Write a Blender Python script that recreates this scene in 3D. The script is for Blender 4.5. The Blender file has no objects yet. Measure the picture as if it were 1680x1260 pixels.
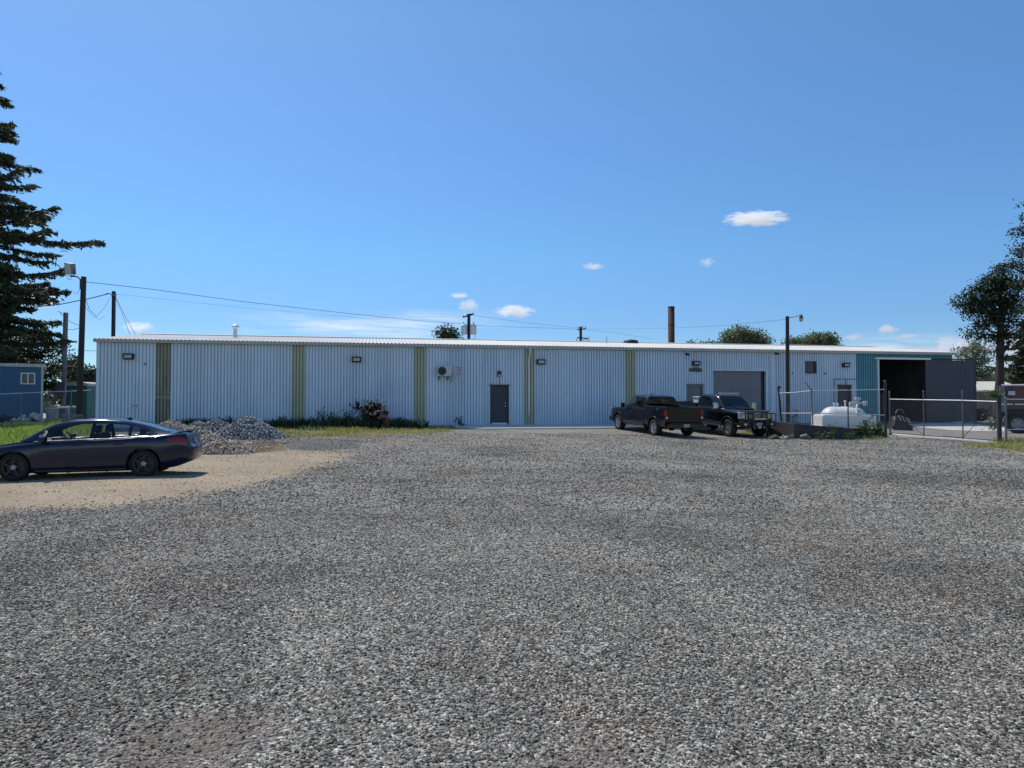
import bpy, bmesh, math, random
import numpy as np
from mathutils import Vector, Matrix
R = math.radians
PI = math.pi
random.seed(7)
rng = np.random.default_rng(11)
scene = bpy.context.scene
COL = scene.collection

# ------------------------------------------------------------------ camera
CAMH, FPX, HORIZ = 1.8, 1165.0, 659.0
PITCH = math.atan((HORIZ - 630) / FPX)
cam_d = bpy.data.cameras.new('camera')
cam = bpy.data.objects.new('camera', cam_d)
COL.objects.link(cam)
cam.location = (0, 0, CAMH)
cam.rotation_euler = (PI / 2 + PITCH, 0, 0)
cam_d.sensor_width = 36.0
cam_d.lens = 36.0 * FPX / 1680.0
cam_d.clip_start = 0.05
cam_d.clip_end = 20000
scene.camera = cam
cP, sP = math.cos(PITCH), math.sin(PITCH)


def ray(px, py):
    u, v = (px - 840) / FPX, (630 - py) / FPX
    return Vector((u, cP - v * sP, sP + v * cP))


def pt(px, py, Y):
    d = ray(px, py)
    return Vector((0, 0, CAMH)) + d * (Y / d.y)


# ------------------------------------------------------------------ building frame and terrain
W0 = Vector((-20.8, 35.6, 0))
WA = math.atan(0.2048)
WT = Vector((math.cos(WA), math.sin(WA), 0))
WN = Vector((-math.sin(WA), math.cos(WA), 0))
BASEZ, EAVEZ = 0.52, 4.92


def wp(px, py, w=0.0):
    """pixel -> (s, z) on the plane of the warehouse front, w metres behind it"""
    d = ray(px, py)
    o = Vector((0, 0, CAMH)) - W0
    t = (w - o.dot(WN)) / d.dot(WN)
    p = o + d * t
    return p.dot(WT), p.z


def wl(s, w, z):
    return W0 + WT * s + WN * w + Vector((0, 0, z))


def sm(a, b, x):
    t = np.clip((x - a) / (b - a), 0, 1)
    return t * t * (3 - 2 * t)


def gz(X, Y):
    X = np.asarray(X, float)
    Y = np.asarray(Y, float)
    dw = -((X - W0.x) * WN.x + (Y - W0.y) * WN.y)
    t = (15.0 - np.clip(dw, -3.5, 15.5)) / 13.0
    z = 0.42 * np.maximum(t, 0) ** 1.1
    k = 1 - 0.58 * sm(6.0, 10.5, X) * sm(1.5, 5.0, dw)
    und = 0.03 * np.sin(X * .43 + 1.3) * np.sin(Y * .31 + .4) + 0.02 * np.sin(X * 1.1 + Y * .7)
    z = z + .085 * np.exp(-((X + 9.2) / 5.5) ** 2 - ((Y - 16.2) / 3.2) ** 2)
    return z * k + und * sm(7, 12, Y) * (1 - sm(24, 30, Y)) * .6


def g1(x, y):
    return float(gz(x, y))


def at(px, py, dz=0.0):
    d = ray(px, py)
    lo, hi = 0.5, 400.0
    f = lambda t: CAMH + d.z * t - g1(d.x * t, d.y * t) - dz
    t = lo
    while t < hi and f(t) > 0:
        t *= 1.01
    a, b = t / 1.01, t
    for _ in range(30):
        m = (a + b) / 2
        if f(m) > 0: a = m
        else: b = m
    return Vector((d.x * b, d.y * b, CAMH + d.z * b))


# ------------------------------------------------------------------ object helpers
def obj(name, me, mats=None, parent=None, smooth=False, loc=None):
    if isinstance(me, MB):
        me = me.mesh(name)
    if mats is not None:
        if not isinstance(mats, (list, tuple)): mats = [mats]
        me.materials.clear()
        for m in mats: me.materials.append(m)
    if smooth:
        me.polygons.foreach_set('use_smooth', [True] * len(me.polygons))
    o = bpy.data.objects.new(name, me)
    COL.objects.link(o)
    if parent is not None: o.parent = parent
    if loc is not None: o.location = loc
    return o


def tag(o, label, cat, group=None):
    o['label'] = label
    o['category'] = cat
    if group: o['group'] = group
    return o


def kind(o, k):
    o['kind'] = k
    return o


def thing(name, label, cat, loc=(0, 0, 0), rotz=0.0, group=None):
    o = bpy.data.objects.new(name, None)
    COL.objects.link(o)
    o.empty_display_size = .2
    o.location = loc
    o.rotation_euler = (0, 0, rotz)
    return tag(o, label, cat, group)


def copy_tree(o, parent=None):
    c = o.copy()
    COL.objects.link(c)
    if parent is not None: c.parent = parent
    for ch in list(o.children): copy_tree(ch, c)
    return c


class MB:
    """small mesh collector"""
    def __init__(self):
        self.v, self.f, self.m, self.s = [], [], [], []

    def add(self, vs, fs, mi=0, smooth=False):
        b = len(self.v)
        self.v.extend([tuple(p) for p in vs])
        for f in fs:
            self.f.append(tuple(b + i for i in f))
            self.m.append(mi)
            self.s.append(smooth)
        return self

    def quad(self, a, b, c, d, mi=0):
        return self.add([a, b, c, d], [(0, 1, 2, 3)], mi)

    def box(self, c, size, mi=0, rot=None, bev=0.0):
        sx, sy, sz = [q / 2 for q in size]
        c = Vector(c)
        if bev > 0:
            bm = bmesh.new()
            bmesh.ops.create_cube(bm, size=1)
            for v in bm.verts: v.co = Vector((v.co.x * size[0], v.co.y * size[1], v.co.z * size[2]))
            bmesh.ops.bevel(bm, geom=bm.edges[:], offset=bev, segments=2, affect='EDGES', profile=.5)
            bm.verts.index_update()
            vs = [v.co.copy() for v in bm.verts]
            fs = [[v.index for v in f.verts] for f in bm.faces]
            bm.free()
        else:
            vs = [Vector((x, y, z)) for x in (-sx, sx) for y in (-sy, sy) for z in (-sz, sz)]
            fs = [(0, 1, 3, 2), (4, 6, 7, 5), (0, 4, 5, 1), (2, 3, 7, 6), (0, 2, 6, 4), (1, 5, 7, 3)]
        if rot is not None: vs = [rot @ v for v in vs]
        return self.add([v + c for v in vs], fs, mi)

    def box2(self, a, b, mi=0, bev=0.0):
        a, b = Vector(a), Vector(b)
        return self.box((a + b) / 2, [abs(q) for q in (b - a)], mi, None, bev)

    def tube(self, path, r, n=8, mi=0, caps=True, smooth=True):
        path = [Vector(p) for p in path]
        rs = r if isinstance(r, (list, tuple)) else [r] * len(path)
        vs, fs = [], []
        for i, p in enumerate(path):
            if i == 0: d = path[1] - path[0]
            elif i == len(path) - 1: d = path[-1] - path[-2]
            else: d = (path[i + 1] - path[i]).normalized() + (path[i] - path[i - 1]).normalized()
            if d.length < 1e-9: d = Vector((0, 0, 1))
            d.normalize()
            up = Vector((0, 0, 1)) if abs(d.z) < .95 else Vector((1, 0, 0))
            a = d.cross(up).normalized()
            b = a.cross(d)
            for k in range(n):
                t = 2 * PI * k / n
                vs.append(p + (a * math.cos(t) + b * math.sin(t)) * rs[i])
        for i in range(len(path) - 1):
            for k in range(n):
                k2 = (k + 1) % n
                fs.append((i * n + k, i * n + k2, (i + 1) * n + k2, (i + 1) * n + k))
        self.add(vs, fs, mi, smooth)
        if caps:
            L = (len(path) - 1) * n
            self.add(vs[:n], [tuple(range(n))], mi)
            self.add(vs[L:], [tuple(range(n - 1, -1, -1))], mi)
        return self

    def lathe(self, prof, c=(0, 0, 0), axis='Z', n=24, mi=0, smooth=True):
        c = Vector(c)
        vs, fs = [], []
        for (r, h) in prof:
            for k in range(n):
                t = 2 * PI * k / n
                x, y = r * math.cos(t), r * math.sin(t)
                if axis == 'Z': p = Vector((x, y, h))
                elif axis == 'Y': p = Vector((x, h, y))
                else: p = Vector((h, x, y))
                vs.append(p + c)
        for i in range(len(prof) - 1):
            for k in range(n):
                k2 = (k + 1) % n
                fs.append((i * n + k, i * n + k2, (i + 1) * n + k2, (i + 1) * n + k))
        return self.add(vs, fs, mi, smooth)

    def prism(self, poly, h0, h1, axis='Y', mi=0):
        """poly of 2-D points extruded along an axis ('Y': poly is x,z; 'X': poly is y,z; 'Z': poly is x,y)"""
        def P(p, h):
            if axis == 'Y': return Vector((p[0], h, p[1]))
            if axis == 'X': return Vector((h, p[0], p[1]))
            return Vector((p[0], p[1], h))
        n = len(poly)
        vs = [P(p, h0) for p in poly] + [P(p, h1) for p in poly]
        fs = [tuple(range(n)), tuple(range(2 * n - 1, n - 1, -1))]
        for i in range(n):
            j = (i + 1) % n
            fs.append((i, j, n + j, n + i))
        return self.add(vs, fs, mi)

    def mesh(self, name):
        me = bpy.data.meshes.new(name)
        me.from_pydata(self.v, [], self.f)
        me.polygons.foreach_set('material_index', self.m)
        me.polygons.foreach_set('use_smooth', self.s)
        me.update()
        return me


def fix_normals(me):
    bm = bmesh.new()
    bm.from_mesh(me)
    bmesh.ops.remove_doubles(bm, verts=bm.verts, dist=1e-5)
    bmesh.ops.recalc_face_normals(bm, faces=bm.faces)
    bm.to_mesh(me)
    bm.free()
    return me


def np_mesh(name, V, F, mat_idx=None, smooth=False):
    """big mesh from arrays; F is (n,k) with equal k"""
    me = bpy.data.meshes.new(name)
    n, k = F.shape
    me.vertices.add(len(V))
    me.vertices.foreach_set('co', np.ascontiguousarray(V, np.float32).ravel())
    me.loops.add(n * k)
    me.loops.foreach_set('vertex_index', np.ascontiguousarray(F, np.int32).ravel())
    me.polygons.add(n)
    me.polygons.foreach_set('loop_start', np.arange(n, dtype=np.int32) * k)
    if mat_idx is not None: me.polygons.foreach_set('material_index', np.ascontiguousarray(mat_idx, np.int32))
    me.polygons.foreach_set('use_smooth', np.full(n, smooth))
    me.update(calc_edges=True)
    return me


# ------------------------------------------------------------------ materials
class NT:
    def __init__(self, name):
        self.mat = bpy.data.materials.new(name)
        self.mat.use_nodes = True
        self.t = self.mat.node_tree
        self.t.nodes.clear()
        self.out = self.n('ShaderNodeOutputMaterial')

    def n(self, typ, **kw):
        nd = self.t.nodes.new(typ)
        for k, v in kw.items():
            if k == 'inp':
                for a, b in v.items():
                    if isinstance(b, bpy.types.NodeSocket): self.t.links.new(b, nd.inputs[a])
                    else: nd.inputs[a].default_value = b
            else: setattr(nd, k, v)
        return nd

    def link(self, a, b): self.t.links.new(a, b)

    def ramp(self, fac, stops, interp='LINEAR'):
        nd = self.n('ShaderNodeValToRGB')
        nd.color_ramp.interpolation = interp
        el = nd.color_ramp.elements
        while len(el) < len(stops): el.new(.5)
        for e, (p, c) in zip(el, stops):
            e.position = p
            e.color = (c[0], c[1], c[2], 1) if not isinstance(c, (int, float)) else (c, c, c, 1)
        self.link(fac, nd.inputs['Fac'])
        return nd.outputs['Color']

    def noise(self, vec, scale, detail=4, rough=.55, dist=0):
        nd = self.n('ShaderNodeTexNoise', inp={'Scale': scale, 'Detail': detail, 'Roughness': rough, 'Distortion': dist})
        self.link(vec, nd.inputs['Vector'])
        return nd.outputs['Fac']

    def voro(self, vec, scale, feature='F1', out='Distance', rand=1.0):
        nd = self.n('ShaderNodeTexVoronoi', feature=feature, inp={'Scale': scale, 'Randomness': rand})
        self.link(vec, nd.inputs['Vector'])
        return nd.outputs[out]

    def math(self, op, a, b=None, c=None, clamp=False):
        nd = self.n('ShaderNodeMath', operation=op, use_clamp=clamp)
        for i, q in enumerate((a, b, c)):
            if q is None: continue
            if isinstance(q, (int, float)): nd.inputs[i].default_value = q
            else: self.link(q, nd.inputs[i])
        return nd.outputs[0]

    def mix(self, fac, a, b, mode='MIX'):
        nd = self.n('ShaderNodeMix', data_type='RGBA', blend_type=mode)
        nd.clamp_factor = True
        for s, q in ((0, fac), (6, a), (7, b)):
            if isinstance(q, (int, float)): nd.inputs[s].default_value = q if s == 0 else (q, q, q, 1)
            elif isinstance(q, (tuple, list)): nd.inputs[s].default_value = (q[0], q[1], q[2], 1)
            else: self.link(q, nd.inputs[s])
        return nd.outputs[2]

    def coord(self, which='Object', scale=None):
        tc = self.n('ShaderNodeTexCoord').outputs[which]
        if scale is None: return tc
        mp = self.n('ShaderNodeMapping')
        mp.inputs['Scale'].default_value = scale
        self.link(tc, mp.inputs['Vector'])
        return mp.outputs['Vector']

    def bump(self, h, strength=.5, dist=.02):
        nd = self.n('ShaderNodeBump', inp={'Strength': strength, 'Distance': dist})
        self.link(h, nd.inputs['Height'])
        return nd.outputs['Normal']

    def principled(self, color, rough=.6, metal=0.0, normal=None, **kw):
        nd = self.n('ShaderNodeBsdfPrincipled')
        for k, v in (('Base Color', color), ('Roughness', rough), ('Metallic', metal)):
            if isinstance(v, (tuple, list)): nd.inputs[k].default_value = (v[0], v[1], v[2], 1)
            elif isinstance(v, (int, float)): nd.inputs[k].default_value = v
            else: self.link(v, nd.inputs[k])
        if normal is not None: self.link(normal, nd.inputs['Normal'])
        for k, v in kw.items():
            k = k.replace('_', ' ')
            if isinstance(v, bpy.types.NodeSocket): self.link(v, nd.inputs[k])
            else: nd.inputs[k].default_value = v
        self.link(nd.outputs[0], self.out.inputs['Surface'])
        return nd


def scl(c, k): return tuple(min(1, q * k) for q in c)


def pm(name, col, rough=.6, metal=0.0, var=.25, scale=4.0, bump=0.0, bscale=30.0, dirt=None, dirt_amt=.5, stretch=None, **kw):
    """painted / weathered surface with uneven colour, roughness and a little relief"""
    t = NT(name)
    co = t.coord('Object', stretch)
    n1 = t.noise(co, scale, 6, .6)
    c = t.ramp(n1, [(.25, scl(col, 1 - var)), (.75, scl(col, 1 + var))])
    if dirt is not None:
        n2 = t.noise(co, scale * 1.7, 8, .7)
        m = t.ramp(n2, [(.5, 0), (.72, dirt_amt)])
        c = t.mix(m, c, dirt)
    rr = t.math('MULTIPLY_ADD', n1, .3, rough - .15, clamp=True)
    nor = None
    if bump > 0: nor = t.bump(t.noise(co, bscale, 4, .6), bump, .01)
    t.principled(c, rr, metal, nor, **kw)
    return t.mat


def leafmat(name, cols, trans=.35, rough=.5):
    t = NT(name)
    geo = t.n('ShaderNodeNewGeometry')
    rnd = geo.outputs['Random Per Island']
    n = t.noise(t.coord('Object'), .9, 3, .6)
    f = t.math('ADD', t.math('MULTIPLY', rnd, .55), t.math('MULTIPLY', n, .5))
    st = [(.15 + .7 * i / (len(cols) - 1), c) for i, c in enumerate(cols)]
    c = t.ramp(f, st)
    p = t.n('ShaderNodeBsdfPrincipled', inp={'Roughness': rough, 'Base Color': c})
    tr = t.n('ShaderNodeBsdfTranslucent', inp={'Color': c})
    mx = t.n('ShaderNodeMixShader', inp={0: trans, 1: p.outputs[0], 2: tr.outputs[0]})
    t.link(mx.outputs[0], t.out.inputs['Surface'])
    return t.mat


def glassmat(name, tint, rough=.02):
    t = NT(name)
    fr = t.n('ShaderNodeFresnel', inp={'IOR': 1.5})
    tr = t.n('ShaderNodeBsdfTransparent', inp={'Color': (*tint, 1)})
    gl = t.n('ShaderNodeBsdfGlossy', inp={'Roughness': rough, 'Color': (1, 1, 1, 1)})
    mx = t.n('ShaderNodeMixShader', inp={0: fr.outputs[0], 1: tr.outputs[0], 2: gl.outputs[0]})
    t.link(mx.outputs[0], t.out.inputs['Surface'])
    return t.mat


M = {}
SKY_STR, SKY_AIR, SKY_DUST, SKY_OZONE, SKY_SAT, SKY_HUE = .146, .85, .25, 2.0, 1.16, .5
SUN_STR, EXPOSURE = 3.5, .14
STONES, CLOUDS = True, True
G_LO, G_MID, G_HI, G_TOP = (.07, .065, .057), (.245, .228, .196), (.50, .466, .405), (.80, .75, .66)
STONE_COLS = ((.04, .036, .031), (.145, .134, .113), (.32, .296, .25), (.64, .59, .51))
BLUE = (.60, .695, .775)
GREEN = (.42, .43, .29)
TEAL = (.075, .265, .305)
# ------------------------------------------------------------------ world, sun, colour management
SUN = Vector((-.45, .50, 1.0)).normalized()
SUN_EL = math.asin(SUN.z)
SUN_ROT = math.atan2(SUN.x, SUN.y)
wd = bpy.data.worlds.new('World')
scene.world = wd
wd.use_nodes = True
wt = wd.node_tree
wt.nodes.clear()
wo = wt.nodes.new('ShaderNodeOutputWorld')
bg = wt.nodes.new('ShaderNodeBackground')
sky = wt.nodes.new('ShaderNodeTexSky')
sky.sky_type = 'NISHITA'
sky.sun_disc = False
sky.sun_elevation = SUN_EL
sky.sun_rotation = SUN_ROT
sky.altitude = 100
sky.air_density = SKY_AIR
sky.dust_density = SKY_DUST
sky.ozone_density = SKY_OZONE
bg.inputs['Strength'].default_value = SKY_STR
# thin cirrus streaks low over the horizon
tc = wt.nodes.new('ShaderNodeTexCoord')
sx = wt.nodes.new('ShaderNodeSeparateXYZ')
wt.links.new(tc.outputs['Generated'], sx.inputs[0])


def wmath(op, a, b=None, c=None, clamp=False):
    nd = wt.nodes.new('ShaderNodeMath')
    nd.operation = op
    nd.use_clamp = clamp
    for i, q in enumerate((a, b, c)):
        if q is None: continue
        if isinstance(q, (int, float)): nd.inputs[i].default_value = q
        else: wt.links.new(q, nd.inputs[i])
    return nd.outputs[0]


def wband(v, lo, hi, soft):
    """1 between lo and hi, soft edges"""
    a = wmath('MULTIPLY_ADD', v, 1 / soft, -lo / soft, True)
    b = wmath('MULTIPLY_ADD', v, -1 / soft, hi / soft, True)
    return wmath('MULTIPLY', a, b)


az = wmath('DIVIDE', sx.outputs['X'], wmath('MAXIMUM', sx.outputs['Y'], .01))
el = wmath('DIVIDE', sx.outputs['Z'], wmath('MAXIMUM', sx.outputs['Y'], .01))
cb = wt.nodes.new('ShaderNodeCombineXYZ')
wt.links.new(wmath('MULTIPLY', az, 5.0), cb.inputs[0])
wt.links.new(wmath('MULTIPLY_ADD', el, 60.0, wmath('MULTIPLY', az, 3.0)), cb.inputs[1])
nz = wt.nodes.new('ShaderNodeTexNoise')
nz.inputs['Scale'].default_value = 1.0
nz.inputs['Detail'].default_value = 7
nz.inputs['Roughness'].default_value = .62
nz.inputs['Distortion'].default_value = .4
wt.links.new(cb.outputs[0], nz.inputs['Vector'])
streak = wmath('MULTIPLY_ADD', nz.outputs['Fac'], 4.2, -1.75, True)
m1 = wmath('MULTIPLY', wband(az, -.42, .02, .16), wband(el, .075, .135, .03))
m2 = wmath('MULTIPLY', wband(az, .42, .8, .12), wband(el, .03, .10, .04))
mm = wmath('ADD', m1, m2, None, True)
mask = wmath('MULTIPLY', wmath('MULTIPLY', streak, mm), .9)
mixn = wt.nodes.new('ShaderNodeMix')
mixn.data_type = 'RGBA'
wt.links.new(mask, mixn.inputs[0])
# more saturated clear-air blue, as the sky of a dry summer noon
hs = wt.nodes.new('ShaderNodeHueSaturation')
hs.inputs['Saturation'].default_value = SKY_SAT
hs.inputs['Hue'].default_value = SKY_HUE
wt.links.new(sky.outputs[0], hs.inputs['Color'])
# a clear dry day: the pale band over the horizon is thinner and bluer than the model's
rmp = wt.nodes.new('ShaderNodeValToRGB')
els = rmp.color_ramp.elements
for p_, c_ in ((0.0, (.42, .56, .72)), (.11, (.47, .61, .76)), (.20, (.60, .78, .86)), (.345, (.76, .89, .96)), (.47, (.90, .98, 1.0)), (.7, (1, 1, 1))):
    e_ = els.new(p_) if p_ not in (0.0,) else els[0]
    e_.position = p_
    e_.color = (*c_, 1)
wt.links.new(sx.outputs['Z'], rmp.inputs['Fac'])
mul = wt.nodes.new('ShaderNodeMix')
mul.data_type = 'RGBA'
mul.blend_type = 'MULTIPLY'
wt.links.new(wmath('MULTIPLY_ADD', sx.outputs['Y'], 1.6, .68, True), mul.inputs[0])  # weaker behind the camera: unseen sky left brighter to add fill on the wall
wt.links.new(hs.outputs[0], mul.inputs[6])
wt.links.new(rmp.outputs[0], mul.inputs[7])
wt.links.new(mul.outputs[2], mixn.inputs[6])
mixn.inputs[7].default_value = (5.6, 6.0, 6.4, 1)
wt.links.new(mixn.outputs[2], bg.inputs['Color'])
wt.links.new(bg.outputs[0], wo.inputs['Surface'])

sun_d = bpy.data.lights.new('sun', 'SUN')
sun_d.energy = SUN_STR
sun_d.angle = R(.53)
sun_d.color = (1.0, .95, .87)
sun_o = bpy.data.objects.new('sun', sun_d)
COL.objects.link(sun_o)
sun_o.rotation_euler = SUN.to_track_quat('Z', 'Y').to_euler()
vs_ = scene.view_settings
scene.display_settings.display_device = 'sRGB'
vs_.view_transform = 'Standard'
vs_.look = 'None'
vs_.exposure = EXPOSURE
vs_.gamma = 1.0
vs_.use_curve_mapping = False
cy = scene.cycles
cy.max_bounces = 24
cy.diffuse_bounces = 4
cy.glossy_bounces = 4
cy.transparent_max_bounces = 24
cy.transmission_bounces = 6
cy.volume_bounces = 24
cy.caustics_reflective = False
cy.caustics_refractive = False
cy.sample_clamp_indirect = 6.0

# ------------------------------------------------------------------ ground
def vnoise(X, Y, f, seed):
    """cheap smooth noise 0..1"""
    r = np.random.default_rng(seed)
    s = np.zeros_like(X)
    for k in range(6):
        a = r.uniform(0, 2 * PI)
        ph = r.uniform(0, 2 * PI)
        ff = f * r.uniform(.6, 1.8)
        s += np.sin((X * np.cos(a) + Y * np.sin(a)) * ff + ph)
    return np.clip(.5 + s / 6.5, 0, 1)


def poly_sd(X, Y, poly):
    """signed distance to a polygon, positive inside (arrays)"""
    P = np.array([(p[0], p[1]) for p in poly])
    d = np.full(X.shape, 1e9)
    ins = np.zeros(X.shape, bool)
    n = len(P)
    for i in range(n):
        a, b = P[i], P[(i + 1) % n]
        e = b - a
        t = np.clip(((X - a[0]) * e[0] + (Y - a[1]) * e[1]) / (e @ e + 1e-12), 0, 1)
        d = np.minimum(d, np.hypot(X - a[0] - t * e[0], Y - a[1] - t * e[1]))
        c = ((a[1] > Y) != (b[1] > Y))
        xi = a[0] + (Y - a[1]) * e[0] / (e[1] if abs(e[1]) > 1e-12 else 1e-12)
        ins ^= c & (X < xi)
    return np.where(ins, d, -d)


def apoly(pix): return [at(x, y) for x, y in pix]


TAN = apoly([(-500, 862), (0, 839), (200, 829), (330, 812), (450, 790), (545, 762), (578, 745), (480, 739), (300, 737), (150, 738), (-300, 744)])
LAWN = apoly([(-420, 742), (-100, 740), (40, 733), (130, 722), (175, 708), (160, 697), (120, 693), (0, 703), (-200, 708), (-420, 700)])
VERGE = apoly([(255, 712), (456, 719), (560, 716), (690, 712), (748, 708), (742, 701), (600, 699), (450, 697), (250, 698)])
RED = apoly([(398, 730), (440, 725), (472, 729), (465, 740), (420, 743), (392, 740)])
RVERGE = apoly([(1585, 731), (1640, 736), (1700, 747), (1790, 760), (1790, 728), (1700, 727), (1640, 725)])
TVERGE = apoly([(1205, 711), (1270, 716), (1330, 714), (1440, 722), (1462, 716), (1440, 712), (1320, 706), (1230, 701)])
FRESH = apoly([(462, 722), (540, 719), (592, 722), (588, 737), (500, 739), (468, 735)])
YARDL = apoly([(-400, 700), (0, 703), (120, 692), (160, 694), (160, 666), (0, 666), (-400, 666)])
BARE1 = apoly([(170, 1290), (215, 1200), (330, 1178), (430, 1160), (470, 1180), (400, 1230), (330, 1290)])
BARE2 = apoly([(860, 1300), (890, 1225), (990, 1205), (1060, 1220), (1040, 1300)])


TRACKS = [((4, -4), 24.2), ((4, -4), 25.9), ((2, -15), 31.0), ((2, -15), 32.7), ((-24, 19), 27.5), ((-24, 19), 29.2), ((10, 2), 15.0), ((10, 2), 16.7), ((-6, -8), 19.5), ((-6, -8), 21.2)]


def tracks(X, Y):
    t = np.zeros_like(X)
    for i, ((cx, cy_), r) in enumerate(TRACKS):
        d = np.hypot(X - cx, Y - cy_) - r + .25 * np.sin(np.arctan2(Y - cy_, X - cx) * 5 + i)
        a = (np.clip(1.7 * vnoise(X, Y, .3, 40 + i // 2) - .15, .15, 1))
        t = np.maximum(t, np.exp(-(d / .20) ** 2) * a)
    return t


def masks(X, Y):
    m = {}
    m['track'] = np.zeros_like(X)
    s = lambda p, k: np.clip(.5 + poly_sd(X, Y, p) / k, 0, 1)
    m['tan'] = s(TAN, 1.6)
    m['soil'] = np.maximum.reduce([s(LAWN, 1.6), s(VERGE, 1.2), s(RVERGE, 1.0), s(TVERGE, .8)])
    m['red'] = s(RED, 1.0)
    m['fresh'] = s(FRESH, 1.4)
    m['yard'] = s(YARDL, 2.0)
    m['bare'] = np.maximum(s(BARE1, .7), s(BARE2, .6))
    return m


def build_ground():
    far = [70, 110, 180, 320, 600, 1200, 2500, 5000]
    xs = np.array([-f for f in far[::-1]] + list(np.arange(-56, -14, .5)) + list(np.arange(-14, 14, .22)) + list(np.arange(14, 56, .5)) + far)
    ys = np.array([-f for f in far[::-1]] + list(np.arange(-30, -2, 2)) + list(np.arange(-2, 50, .22)) + list(np.arange(50, 64, 2)) + far)
    X, Y = np.meshgrid(xs, ys)
    Z = gz(X, Y)
    nx, ny = len(xs), len(ys)
    V = np.stack([X.ravel(), Y.ravel(), Z.ravel()], 1)
    idx = np.arange(nx * ny).reshape(ny, nx)
    F = np.stack([idx[:-1, :-1].ravel(), idx[:-1, 1:].ravel(), idx[1:, 1:].ravel(), idx[1:, :-1].ravel()], 1)
    me = np_mesh('gravel_lot', V, F, None, True)
    mk = masks(X.ravel(), Y.ravel())
    for k, a in mk.items():
        at_ = me.attributes.new(k, 'FLOAT', 'POINT')
        at_.data.foreach_set('value', a.astype(np.float32))
    return me


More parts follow.
